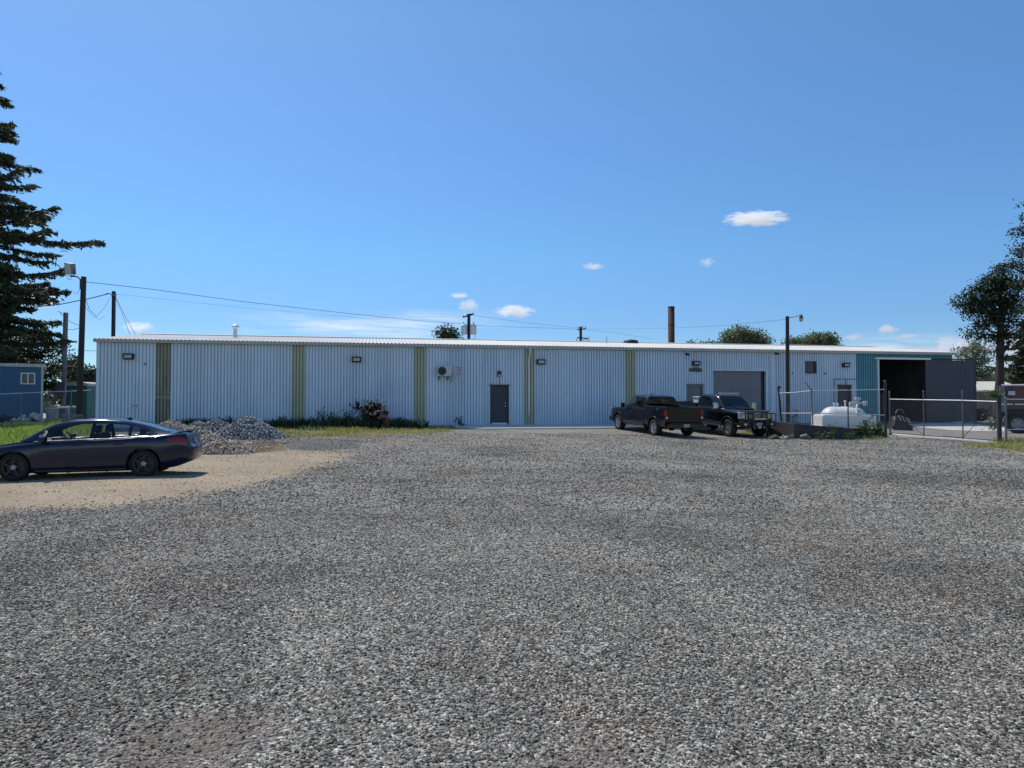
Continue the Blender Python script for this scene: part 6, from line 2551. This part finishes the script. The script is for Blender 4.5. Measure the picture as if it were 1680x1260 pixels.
# gate posts and the fence going on to the right
gp1 = at(1641, 728)
t = thing('gate_post', 'thick grey gate post with leaves on its top at the right end of the gate', 'post', gp1)
m = MB()
hz = pt(1637, 651, gp1.y).z - gp1.z
m.tube([(0, 0, -.3), (0, 0, hz)], .065, 12)
m.lathe([(.08, 0), (.07, .05), (0, .08)], (0, 0, hz), 'Z', 12)
obj('post', m, M['darksteel'], t)
vine = thing('climbing_weed', 'tuft of light green leaves growing over the gate post top', 'weed', gp1 + Vector((0, .05, hz + .02)))
C = np.stack([rng.normal(-.10, .22, 160), rng.normal(.1, .08, 160), rng.normal(.08, .08, 160)], 1)
leaf_obj('foliage', C, .13, M['weedlight'], vine)
gp2 = at(1651, 729)
FR = [gp2, gp(1705, 30.2), gp(1770, 29.5)]
fh = [pt(1651, 655, gp2.y).z - gp2.z] * 3
fence('short chain link fence running right from the gate post in front of the dump trailer', FR, fh, [fh[0], .62], True, None, .045)

# ------------------------------------------------------------------ poles, wires, stack
def wire(label, pts, r=.02, name='overhead_wire', sag=0.0, group='overhead wires'):
    path = []
    for a, b in zip(pts[:-1], pts[1:]):
        for k in range(12):
            t_ = k / 12
            p = Vector(a).lerp(Vector(b), t_)
            p.z -= sag * 4 * t_ * (1 - t_)
            path.append(p)
    path.append(Vector(pts[-1]))
    m = MB()
    m.tube(path, r, 5)
    return tag(obj(name, m, M['wire']), label, 'wire', group)


def pole(name, label, px, pytop, Y, r0, r1, mat, cat='pole', lean=0.0):
    b = gp(px, Y)
    h = pt(px, pytop, Y).z - b.z
    t = thing(name, label, cat, b)
    m = MB()
    m.tube([(0, 0, -.4), (lean * .5, 0, h * .5), (lean, 0, h)], [r0, (r0 + r1) / 2, r1], 12)
    obj('pole_shaft', m, mat, t)
    return t, h


# floodlight pole
YL = 38.0
t, h = pole('floodlight_pole', 'tall dark wooden pole with a square floodlight behind the sedan', 130, 454, YL, .155, .13, M['wood_pole'], 'light pole', .15)
hd = pt(117, 441, YL) - t.location
m = MB()
m.tube([(.12, 0, h - .30), (hd.x + .35, -.05, h + .0), (hd.x + .02, -.08, hd.z - .42)], .035, 8)
m.box((.12, -.05, h - .45), (.14, .3, .5))
obj('bracket_arm', m, M['darksteel'], t)
rot = Matrix.Rotation(R(12), 3, 'Y') @ Matrix.Rotation(R(-22), 3, 'Z') @ Matrix.Rotation(R(18), 3, 'X')
m = MB()
bx = MB()
c = Vector((hd.x, -.1, hd.z))
m.box(c, (.58, .26, .58), 0, rot, .03)
fl = obj('floodlight', m, M['dullsteel'], t)
m = MB()
m.box(c + rot @ Vector((0, -.135, 0)), (.50, .02, .50), 0, rot)
obj('lamp_glass', m, M['floodglass'] if 'floodglass' in M else M['lens'], fl)
m = MB()
vs = []
ring = [c + rot @ Vector((.17 * math.cos(a), -.155, .17 * math.sin(a))) for a in np.linspace(0, 2 * PI, 20)]
m.tube(ring, .018, 5, caps=False)
obj('reflector', m, M['acwhite'], fl)
m = MB()
for sx_ in (-1, 1): m.tube([c + rot @ Vector((.3 * sx_, 0, 0)), c + rot @ Vector((.3 * sx_, 0, -.36))], .018, 5)
m.tube([c + rot @ Vector((-.3, 0, -.36)), c + rot @ Vector((.3, 0, -.36))], .018, 5)
obj('yoke', m, M['darksteel'], fl)
m = MB()
m.tube([c + Vector((.0 + .1 * math.sin(a), -.05, -.52 + .1 * math.cos(a))) for a in np.linspace(0, 2 * PI, 14)], .012, 4, caps=False)
m.tube([Vector((.1, -.1, h - .5)), Vector((-.1, -.15, h - .95)), Vector((-.32, -.1, h - .85))], .012, 4)
obj('cable_loop', m, M['wire'], t)
# second pole behind the warehouse corner
P184, h184 = pole('utility_pole', 'dark wooden pole rising behind the left corner of the warehouse', 184.5, 478, 47, .13, .12, M['wood_pole'], 'pole')
m = MB()
m.lathe([(.14, -.08), (.15, 0), (.14, .08)], (0, 0, h184 - .25), 'Z', 12)
m.tube([(-.12, 0, h184 - .2), (-.45, 0, h184 - .12), (-.6, 0, h184 - .25)], .03, 6)
obj('cable_clamp', m, M['dullsteel'], P184)
# grey post with a metal box
YB = 46.0
P105, h105 = pole('grey_post', 'grey weathered post with a flat metal box, left of the floodlight pole', 103.5, 513, YB, .14, .14, M['wood_grey'], 'pole', .1)
m = MB()
zb = pt(104, 638, YB).z - P105.location.z
m.box((0, -.22, zb), (.62, .22, .9), 0, None, .02)
obj('metal_box', m, M['dullsteel'], P105)
m = MB()
m.tube([(.05, 0, h105 - .2), (-.2, 0, h105 + .0), (-.42, 0, h105 + .12)], .015, 5)
m.tube([(.05, 0, h105 - .3), (-.25, 0, h105 - .1), (-.3, 0, h105 + .05)], .015, 5)
obj('wire_bracket', m, M['darksteel'], P105)
# pole with transformers
YT = 78.0
PT, hT = pole('transformer_pole', 'utility pole with two grey transformers behind the warehouse roof', 769, 515, YT, .2, .17, M['wood_pole'], 'utility pole')
m = MB()
m.box((-.12, -.2, hT - .25), (1.1, .12, .13), 0, Matrix.Rotation(R(-16), 3, 'Y'))
obj('crossarm', m, M['wood_pole'], PT)
m = MB()
m.box((.35, -.2, hT - .05), (.5, .1, .1))
obj('crossarm', m, M['wood_pole'], PT)
for dx in (-.5, .5):
    m = MB()
    zc = pt(769, 541, YT).z - PT.location.z
    m.lathe([(0, -.52), (.33, -.52), (.36, -.45), (.36, .42), (.33, .5), (.1, .58), (0, .58)], (dx, -.25, zc), 'Z', 16)
    tf = obj('transformer', m, M['steel'], PT)
    m = MB()
    m.tube([(dx * 1.1, -.25, zc + .5), (dx * 1.1, -.25, zc + .85)], .05, 6)
    m.tube([(dx * 1.4, -.25, zc - .5), (dx * 1.5, -.25, zc - .9), (dx * .4, -.25, zc - 1.2)], .03, 5)
    obj('bushing', m, M['dullsteel'], tf)
for dx in (-.6, -.25, .1, .45):
    m = MB()
    m.tube([(dx, -.2, hT - .22 + dx * .28), (dx, -.2, hT - .02 + dx * .28)], .05, 6)
    obj('insulator', m, M['darksteel'], PT)
YP = 108.0
PX, hX = pole('utility_pole', 'far utility pole with two crossarms behind the roof, left of the rusty stack', 953, 536, YP, .22, .2, M['wood_pole'], 'utility pole')
m = MB()
m.box((.15, -.2, hX - .42), (1.3, .14, .16), 0, Matrix.Rotation(R(-10), 3, 'Y'))
obj('crossarm', m, M['wood_pole'], PX)
m = MB()
m.box((.3, -.2, hX - 1.75), (1.7, .14, .16), 0, Matrix.Rotation(R(4), 3, 'Y'))
obj('crossarm', m, M['wood_pole'], PX)
for a_, b_ in [((dx, -.2, hX - .35), (dx, -.2, hX + .05)) for dx in (-.4, .3, .75)] + [((dx, -.2, hX - 1.7), (dx - .2, -.2, hX - 2.2)) for dx in (-.5, .6, .95, 1.25)]:
    m = MB()
    m.tube([a_, b_], .055, 6)
    obj('insulator', m, M['darksteel'], PX)
# rusty stack behind the ridge
YS = 52.5
bs = gp(1102, YS)
hs_ = pt(1102, 503, YS).z - bs.z
st_ = thing('chimney_stack', 'tall straight rusty steel stack rising behind the roof', 'chimney', bs)
m = MB()
rS = 5.3 / FPX * YS
m.lathe([(rS, 0), (rS, hs_), (rS - .02, hs_), (rS - .02, hs_ - .6)], n=24)
m.lathe([(rS + .012, hs_ - .09), (rS + .012, hs_ - .005)], n=24)
m.lathe([(rS + .01, hs_ - 1.42), (rS + .01, hs_ - 1.36)], n=24)
obj('stack_pipe', m, M['rust'], st_)
# lamp post by the fence
YQ = 38.6
bq = Vector(((1292 - 840) / FPX * YQ, YQ, .46))
LPt = thing('lamp_post', 'dark wooden lamp post with a small hooded lamp in front of the warehouse', 'lamp post', bq)
hq = pt(1293, 519, YQ).z - bq.z
m = MB()
m.tube([(0, 0, -.4), (.03, 0, hq)], [.12, .095], 12)
obj('pole_shaft', m, M['wood_pole'], LPt)
hl = pt(1314, 522, YQ) - bq
m = MB()
m.tube([(.03, 0, hq - .1), (hl.x * .6, -.02, hq - .02), (hl.x, -.03, hq + .08)], .02, 6)
obj('lamp_arm', m, M['dullsteel'], LPt)
m = MB()
m.lathe([(0, .18), (.05, .18), (.09, .05), (.12, -.02), (.11, -.02), (.05, .0)], (hl.x, -.03, hl.z + .02), 'Z', 12)
lh = obj('lamp_hood', m, M['darksteel'], LPt)
m = MB()
m.lathe([(.10, -.02), (.11, -.12), (.07, -.21), (0, -.22)], (hl.x, -.03, hl.z + .02), 'Z', 12)
obj('lamp_bowl', m, M['lampbowl'] if 'lampbowl' in M else M['lens'], lh)
# wires
tl = pt(137, 462, YL)
pX = pt(953, 540, YP - .3)
wire('long wire dropping from the floodlight pole across the sky to the far utility pole', [tl, pt(245, 474, 44), pt(400, 495, 54), pt(560, 513, 66), pt(690, 526.5, 80), pt(800, 535, 93), pX], .017)
wire('thin upper wire from the dark corner pole towards the transformer pole', [pt(186, 482, 47), pt(400, 505, 55), pt(600, 522, 66), pt(765, 519, YT)], .007)
wire('wire from the far utility pole past the rusty stack to the lamp post', [pX, pt(1030, 539.5, 82), pt(1097, 538.5, 62), pt(1190, 534, 50), pt(1290, 524, YQ)], .009)
wire('thin wire sloping down right of the far utility pole', [pX, pt(1010, 546, 100), pt(1070, 556, 92)], .014)
wire('wire from the transformer pole over the roof to the far utility pole', [pt(775, 517, YT), pt(860, 529, 92), pt(948, 538, YP)], .014)
wire('thick cable from the dark corner pole down left into the spruce', [pt(181, 481, 47), pt(150, 489, 46.6), pt(100, 499, 46), pt(60, 503.5, 45.5), pt(-30, 512, 45)], .03)
wire('slack cable loop between the floodlight pole and the corner pole', [pt(138, 485, YL + .1), pt(147, 508, 40), pt(158, 519.5, 42), pt(172, 504, 45), pt(181, 487, 46.9)], .014)
wire('long drooping cable end hanging between the two dark poles', [pt(138, 500, YL + .2), pt(150, 517, 40), pt(163, 524, 42), pt(172, 519, 43)], .010)
wire('left guy wire from the corner pole to the roof', [pt(187, 483, 47), pt(201, 515, 45.5), pt(213, 549, 44)], .014, 'guy_wire')
wire('right guy wire from the corner pole to the roof', [pt(188, 484, 47), pt(205, 518, 45.5), pt(222, 549, 44)], .014, 'guy_wire')
wire('short wire from the grey post to the floodlight pole', [pt(108, 524, YB), pt(120, 530, 42), pt(131, 534.5, YL)], .014)
wire('lower short wire from the grey post to the floodlight pole', [pt(110, 540, YB), pt(120, 541, 42), pt(131, 538, YL)], .014)
wire('low wire behind the grey post to the warehouse corner', [pt(-40, 570, 48), pt(60, 571, 48), pt(159, 576, 45)], .014)
wire('dead branch like cable hanging at the spruce edge', [pt(48, 472, 44), pt(72, 483, 44), pt(85, 489, 44), pt(98, 498, 44)], .03)

# ------------------------------------------------------------------ blue trailer, teal container and yard junk
M['trblue'] = pm('trailer_blue', (.03, .115, .20), .55, 0, .15, .8, .03, 20, dirt=(.07, .10, .12), dirt_amt=.3)
M['tealbox'] = pm('teal_plastic', (.012, .16, .155), .45, 0, .15, 1.5)
M['junkwhite'] = pm('dusty_white', (.55, .53, .48), .8, 0, .2, 2.5, .2, 15, dirt=(.25, .22, .18), dirt_amt=.5)
M['bluebin'] = pm('blue_grey_plastic', (.06, .11, .19), .5, 0, .2, 2)
M['greybin'] = pm('grey_tote', (.30, .31, .31), .6, 0, .2, 3, .1, 20)
YTl = 42.5
u0 = (69 - 840) / FPX
x1 = u0 * YTl
TA = -math.atan(u0) - R(1.5)
gT = g1(x1, YTl)
tl_ = thing('site_trailer', 'blue site office trailer with a small white framed window at the left', 'trailer', (x1, YTl, gT), TA)


def tr_pt(px, py):
    """pixel -> (x, z) on the trailer flank"""
    d = ray(px, py)
    n = Vector((-math.sin(TA), math.cos(TA), 0))
    o = Vector((0, 0, CAMH)) - Vector((x1, YTl, 0))
    t_ = -o.dot(n) / d.dot(n)
    p = o + d * t_
    return p.x * math.cos(TA) + p.y * math.sin(TA), p.z - gT


m = MB()
LT = 9.5
zb_ = tr_pt(50, 684)[1]
ztp = tr_pt(60, 602.5)[1]
m.box2((-LT, 0, zb_), (0, 3.0, ztp))
for k in range(31):
    m.box2((-LT + .15 + k * .3, -.014, zb_ + .02), (-LT + .17 + k * .3, -.0, ztp - .01))
m.box2((-LT, -.02, zb_ + (ztp - zb_) * .37), (0, -.001, zb_ + (ztp - zb_) * .385))
m.box2((-LT, -.02, zb_ + (ztp - zb_) * .33), (0, -.001, zb_ + (ztp - zb_) * .342))
obj('trailer_body', m, M['trblue'], tl_)
m = MB()
m.box2((-LT - .1, -.12, ztp), (.14, 3.12, ztp + .20), 0, .02)
obj('roof_edge', m, M['junkwhite'], tl_)
m = MB()
m.box2((-.06, -.03, zb_ - .35), (.05, .06, ztp))
obj('corner_trim', m, M['junkwhite'], tl_)
wx_, wz_ = tr_pt(46, 621)
m = MB()
m.box2((wx_ - .31, -.012, wz_ - .28), (wx_ + .31, -.002, wz_ + .28))
w_ = obj('window', m, M['windowdark'], tl_)
m = MB()
for (a, b, c, d) in ((-.36, -.30, -.34, .34), (.30, .36, -.34, .34), (-.03, .03, -.28, .28)): m.box2((wx_ + a, -.06, wz_ + c), (wx_ + b, -.013, wz_ + d))
m.box2((wx_ - .30, -.06, wz_ + .28), (wx_ + .30, -.013, wz_ + .34))
m.box2((wx_ - .30, -.06, wz_ - .34), (wx_ + .30, -.013, wz_ - .28))
obj('window_frame', m, M['white_metal'], w_)
m = MB()
m.box2((-LT, .4, zb_ - .22), (0, 2.6, zb_))
for k in range(5): m.box2((-.5 - k * 2.1, .3, -.1), (-.2 - k * 2.1, .7, zb_ - .22))
obj('chassis', m, M['darksteel'], tl_)
# portable toilet like teal cabin
YTo = 50
tb = gp(125, YTo)
to = thing('teal_cabin', 'teal portable cabin with a white domed roof behind the floodlight pole', 'cabin', tb)
zt_ = pt(125, 633, YTo).z - tb.z
wv = (143 - 107) / FPX * YTo
m = MB()
m.box2((-wv / 2, 0, 0), (wv / 2, 1.4, zt_), 0, .03)
for k in range(4): m.box2((-wv / 2 + .1 + k * wv / 4, -.02, .1), (-wv / 2 + .2 + k * wv / 4, -.0, zt_ - .1))
obj('cabin_body', m, M['tealbox'], to)
m = MB()
m.prism([(-wv / 2 - .05, zt_), (wv / 2 + .05, zt_), (wv / 2 + .02, zt_ + .18), (wv / 4, zt_ + .28), (-wv / 4, zt_ + .28), (-wv / 2 - .02, zt_ + .18)], -.05, 1.45, 'Y')
obj('cabin_roof', m, M['junkwhite'], to)


def drum(label, px, pyb, pyt, r_px, mat, name='drum', lid=None, cat='drum', Y=None, sq=False):
    b = gp(px, Y)
    h = pt(px, pyt, Y).z - b.z
    r = r_px / FPX * Y
    t = thing(name, label, cat, b, random.uniform(-.2, .2), 'totes and drums behind the chain link fence')
    m = MB()
    if sq:
        m.box2((-r, -r * .8, 0), (r, r * .8, h), 0, .05)
    else:
        m.lathe([(0, 0), (r * .86, 0), (r * .92, .05), (r, h * .95), (r, h)], n=20)
    obj('tote_body' if sq else 'drum_body', m, mat, t)
    m = MB()
    if sq: m.box2((-r * 1.04, -r * .85, h), (r * 1.04, r * .85, h + .06), 0, .02)
    else: m.lathe([(r * 1.03, h - .03), (r * 1.03, h + .04), (0, h + .08)], n=20)
    obj('lid', m, lid or M['junkwhite'], t)
    return t


drum('wide grey square tote standing left of the blue drums', 86.5, 693, 671, 7.5, M['greybin'], 'tote', None, 'tote', 41, True)
drum('blue grey drum with a white lid beside the grey tote', 103, 692, 669, 7, M['bluebin'], Y=41.6)
drum('pale drum between the two blue drums', 113, 692, 668, 4.5, M['junkwhite'], Y=42.0)
drum('dark blue drum next to the floodlight pole', 121, 690, 668, 5.5, M['bluebin'], Y=41.2)


M['rubblegrey'] = pm('rubble_grey', (.20, .19, .165), .9, 0, .25, 3, .2, 15)


def rubble(label, px, Y, w, h, mat, n=7, seed=1, name='rubble_heap', cat='rubble', grp=None):
    rs = np.random.default_rng(seed)
    b = gp(px, Y)
    t = thing(name, label, cat, b, 0, grp)
    for k in range(n):
        m = MB()
        sz = rs.uniform(.25, .8, 3) * np.array([w * .5, w * .4, h * .6])
        rot = Matrix.Rotation(rs.uniform(-.7, .7), 3, 'X') @ Matrix.Rotation(rs.uniform(-.6, .6), 3, 'Y') @ Matrix.Rotation(rs.uniform(0, 3), 3, 'Z')
        m.box((rs.uniform(-.5, .5) * w, rs.uniform(-.3, .3) * w * .5, rs.uniform(.05, .6) * h), sz, 0, rot, min(sz) * .12)
        obj('broken_piece', m, mat, t)
    return t


rubble('broken white concrete pieces under the blue trailer end', 52, 40.0, 1.1, .75, M['junkwhite'], 8, 2)
rubble('low pale scrap pieces in front of the trailer wheels', 26, 39.2, 1.3, .40, M['junkwhite'], 9, 3)
rubble('dark scrap boxes at the far left under the trailer', 4, 38.6, 1.0, .55, M['darksteel'], 5, 4)
rubble('white heap of scrap between the grey post and the trailer', 84, 47, 1.9, 1.35, M['junkwhite'], 12, 6)
rubble('broken grey concrete slabs lying at the left end of the retaining wall', 1293, 33.0, 1.5, .24, M['rubblegrey'], 7, 8)
rubble('pale broken kerb pieces near the lifted pickup', 1275, 35.0, 1.2, .2, M['junkwhite'], 5, 9)
# small dark barbecue like frame near the pole
b_ = gp(119, 37.3)
t = thing('wooden_crate', 'dark open crate on the lawn at the foot of the floodlight pole', 'crate', b_)
m = MB()
for z in (.08, .26, .44):
    m.box2((-.42, -.25, z), (.42, -.22, z + .12))
    m.box2((-.42, .22, z), (.42, .25, z + .12))
    m.box2((-.42, -.219, z), (-.39, .219, z + .12))
    m.box2((.39, -.219, z), (.42, .219, z + .12))
obj('slat', m, M['wood_grey'], t)
m = MB()
for x_ in (-.37, .37):
    for y_ in (-.19, .19): m.box2((x_ - .02, y_ - .02, 0), (x_ + .02, y_ + .02, .56))
obj('corner_post', m, M['darksteel'], t)

# ------------------------------------------------------------------ fuel tank behind the fence
YK = 37.3
xk0, xk1 = pt(1350, 690, YK).x, pt(1437, 690, YK).x
zk = .46
tank = thing('fuel_tank', 'white fuel tank with a domed top and pump fittings behind the fence', 'tank', ((xk0 + xk1) / 2, YK, zk), R(-3))
w_ = (xk1 - xk0) / 2
zt_ = pt(1394, 681.5, YK).z - zk
m = MB()
m.box2((-w_, 0, 0), (w_, 1.6, zt_ - .03), 0, .02)
obj('tank_base', m, M['white_metal'], tank)
m = MB()
ztop = pt(1394, 667, YK + .8).z - zk
a_, rr2 = w_ * .86, ztop - (zt_ - .2)
prof = []
for k in range(13):
    u = k / 12 * PI
    prof.append((-a_ + .55 * (1 - math.sin(min(u, PI / 2))) if u <= PI / 2 else 0, 0))
prof = [(0, -a_)] + [(rr2 * math.sin(u), -a_ + .62 * (1 - math.cos(u))) for u in np.linspace(.12, PI / 2, 9)] + [(rr2 * math.sin(u), a_ - .62 * (1 - math.cos(u))) for u in np.linspace(PI / 2, .12, 9)] + [(0, a_)]
m.lathe([(r, h) for r, h in prof], (0, .8, zt_ - .2), 'X', 32)
obj('tank_shell', m, M['tankwhite'] if 'tankwhite' in M else M['white_metal'], tank)
m = MB()
m.box2((-w_ * .92, .1, zt_ - .03), (w_ * .82, 1.5, zt_ + .04), 0, .015)
obj('tank_shelf', m, M['white_metal'], tank)
for dx, hh in ((-.45, .16), (-.28, .13), (.12, .28)):
    m = MB()
    m.tube([(dx, .8, ztop - .05), (dx, .8, ztop + hh)], .045, 8)
    m.lathe([(.07, 0), (.07, .05), (0, .08)], (dx, .8, ztop + hh - .03), 'Z', 10)
    obj('vent_cap', m, M['white_metal'], tank)
m = MB()
px_ = w_ * .52
m.tube([(px_, .7, ztop - .2), (px_, .7, ztop + .36)], .07, 10)
m.tube([(px_ - .38, .7, ztop + .2), (px_ + .45, .7, ztop + .2)], .055, 8)
m.box((px_, .66, ztop + .42), (.28, .24, .14), 0, None, .03)
m.box((px_ + .42, .7, ztop + .16), (.18, .2, .26), 0, None, .03)
m.box((px_ - .36, .7, ztop + .12), (.14, .16, .22), 0, None, .02)
m.tube([(px_ - .1, .5, ztop + .1), (px_ - .25, .25, ztop - .15), (px_ - .3, .08, zt_ + .1)], .05, 8)
obj('fuel_pump', m, M['acwhite'], tank)
m = MB()
m.tube([(px_ + .42, .6, ztop + .1), (px_ + .55, .2, ztop - .25), (px_ + .42, -.08, zt_ - .1), (px_ + .1, -.1, .28), (px_ + .2, -.12, .06)], .022, 6)
obj('hose', m, M['wire'], tank)

# ------------------------------------------------------------------ equipment at the open bay, tan shed at the right
be = at(1476, 705)
eq = thing('covered_equipment', 'dark tarp covered equipment standing behind the left end of the gate', 'equipment', be, R(-10))
m = MB()
gx, gy = 15, 9
vs, fs = [], []
for i in range(gx):
    for j in range(gy):
        u, v = i / (gx - 1), j / (gy - 1)
        x_ = (u - .5) * 1.05
        y_ = (v - .5) * .9
        e = min(1, 5 * min(u, 1 - u) * 1.0) * min(1, 5 * min(v, 1 - v))
        z_ = e * (.92 - .35 * u + .06 * math.sin(9 * u + 2) + .05 * math.sin(7 * v + u * 4))
        sp_ = 1 + .12 * (1 - e)
        vs.append((x_ * sp_, y_ * sp_, max(z_, .0)))
for i in range(gx - 1):
    for j in range(gy - 1):
        a = i * gy + j
        fs.append((a, a + gy, a + gy + 1, a + 1))
m.add(vs, fs, 0, True)
obj('tarp', m, M['tarp'] if 'tarp' in M else M['black'], eq)
for x_ in (-.2, .0, .2, .32):
    m = MB()
    m.tube([(x_, -.4, .92 - .3 * (x_ + .5)), (x_ + .12, -.5, .62 - .3 * (x_ + .5))], .018, 5)
    obj('metal_bar', m, M['steel'], eq)
m = MB()
m.tube([(-.25, -.1, .9), (-.15, -.1, 1.12), (.05, -.1, 1.15), (.22, -.1, .95)], .025, 6)
obj('handle_bar', m, M['dullsteel'], eq)
for x_ in (-.4, .42):
    m = MB()
    m.lathe([(0, -.05), (.12, -.05), (.14, 0), (.12, .05), (0, .05)], (x_, -.42, .14), 'Y', 16)
    obj('wheel', m, M['rubber'], eq)
M['shedwall'] = pm('shed_wall', (.20, .165, .125), .8, 0, .12, 1.0, .05, 20, dirt=(.10, .09, .07), dirt_amt=.4)
M['shedroof'] = pm('shed_roof', (.62, .58, .48), .7, 0, .08, .8)
YH = 56.0
xa, xb = pt(1585, 650, YH).x, pt(1680, 650, YH).x
sh = thing('tan_shed', 'low tan shed with a cream roof behind the gate at the right', 'shed', (xa, YH, .4))
m = MB()
ze = pt(1600, 642, YH).z - .4
m.box2((0, 0, -.2), (xb - xa, 5, ze))
for k in range(14): m.box2((k * .34 + .1, -.03, -.1), (k * .34 + .14, -.001, ze - .02))
obj('wall', m, M['shedwall'], sh)
m = MB()
m.prism([(-.2, ze - .05), (-.2, ze + .08), (2.5, ze + .85), (5.3, ze + .08), (5.3, ze - .05)], -.2, xb - xa + .2, 'X')
obj('roof', m, M['shedroof'], sh)
# junk beside the shed
def tyre_lump(label, px, Y, w, h, seed):
    b = gp(px, Y)
    t = thing('scrap_heap', label, 'scrap', b, 0)
    rs = np.random.default_rng(seed)
    for k in range(5):
        m = MB()
        c = Vector((rs.uniform(-.5, .5) * w, rs.uniform(-.2, .2), h * .5))
        r = h * rs.uniform(.35, .55)
        m.lathe([(r * .55, -.1), (r, -.12), (r, .12), (r * .55, .1), (r * .55, -.1)], c, 'Y', 18)
        obj('old_tyre', m, M['rubber'], t)
    return t


tyre_lump('dark heap of old tyres behind the gate, right of the sliding door', 1608, 47, 1.2, .85, 3)
weed('tall green weeds beside the gate post inside the yard', 1630, 707, 1.4, .8, 200, 'weed', stems=7, size=.12, group='weeds in the yard')
p_ = at(1566, 696)
t = thing('debris_pile', 'small pale debris lying at the foot of the sliding door', 'debris', p_)
rs = np.random.default_rng(5)
for k in range(9):
    m = MB()
    m.box((rs.uniform(-.5, .5), rs.uniform(-.1, .1), .07), (.16, .1, rs.uniform(.06, .2)), 0, Matrix.Rotation(rs.uniform(0, 3), 3, 'Z') @ Matrix.Rotation(rs.uniform(-.5, .5), 3, 'X'), .015)
    obj('scrap_piece', m, M['junkwhite'], t)


# ------------------------------------------------------------------ clouds: small lit volumes far off
def cloud_mat(dens, scale, seed, wispy):
    t = NT('cloud_vapour')
    co = t.coord('Object')
    ln = t.n('ShaderNodeVectorMath', operation='LENGTH')
    t.link(co, ln.inputs[0])
    mp = t.n('ShaderNodeMapping', inp={'Location': (seed * 3.1, seed * 1.7, seed)})
    t.link(co, mp.inputs['Vector'])
    n = t.noise(mp.outputs[0], scale, 6, .62, .2)
    # denser core, ragged edge
    e = t.math('SUBTRACT', 1.0, ln.outputs['Value'])
    v = t.math('ADD', t.math('MULTIPLY', e, 1.25), t.math('MULTIPLY_ADD', n, 3.2, -1.85 - wispy))
    d = t.math('MULTIPLY', t.math('MULTIPLY', v, 2.2, clamp=True), dens)
    pv = t.n('ShaderNodeVolumePrincipled', inp={'Color': (1, 1, 1, 1), 'Anisotropy': .6})
    t.link(d, pv.inputs['Density'])
    t.link(pv.outputs[0], t.out.inputs['Volume'])
    return t.mat


def cloud(label, px, py, wpx, hpx, dens=.10, wispy=0.0, seed=1, Y=900.0, sc=2.3):
    c = pt(px, py, Y)
    rx, rz = wpx / FPX * Y / 2, hpx / FPX * Y / 2
    bm = bmesh.new()
    bmesh.ops.create_icosphere(bm, subdivisions=3, radius=1.0)
    me = bpy.data.meshes.new('cloud')
    bm.to_mesh(me)
    bm.free()
    o = obj('cloud', me, cloud_mat(dens * 2.0, sc, seed, wispy), None)
    o.location = c
    o.scale = (rx, (rx + rz) * .5, rz)
    tag(o, label, 'cloud', 'small white clouds')
    return o


if CLOUDS:
    cloud('largest bright flat cloud high in the sky on the right', 1240, 359, 122, 25, .12, .0, 1)
    cloud('tiny flat cloud alone above the far utility pole', 973, 437, 44, 13, .07, .05, 2)
    cloud('faint tiny wisp of cloud right of the middle of the sky', 1160, 430, 40, 20, .035, .15, 3)
    cloud('small flat cloud left of the transformer pole, the uppermost of its three', 753, 485, 42, 12, .07, .05, 4)
    cloud('small puffy cloud right above the transformer pole', 768, 501, 40, 22, .08, .0, 5)
    cloud('bright puffy cloud right of the transformer pole', 845, 511, 76, 25, .08, .0, 6)
    cloud('small puffy cloud over the left end of the warehouse roof', 225, 537, 62, 22, .06, .03, 7)
    cloud('pale cloud half hidden by the spruce branches', 62, 491, 80, 34, .05, .05, 8)
    cloud('small round cloud above the teal end of the warehouse', 1456, 541, 40, 22, .08, .0, 9)
    cloud('thin flat cloud just right of the small round cloud', 1488, 551, 48, 11, .06, .05, 10)
    cloud('small flat cloud over the roof left of the teal end', 1400, 553, 38, 14, .08, .0, 11)
    cloud('long low cloud just above the right end of the roof', 1490, 577, 120, 20, .06, .03, 12)
    cloud('wide low cloud behind the pale greyish tree', 1570, 572, 120, 46, .06, .03, 13)
    cloud('big pale cloud behind the leafy tree at the right edge', 1672, 575, 130, 100, .03, .05, 14)
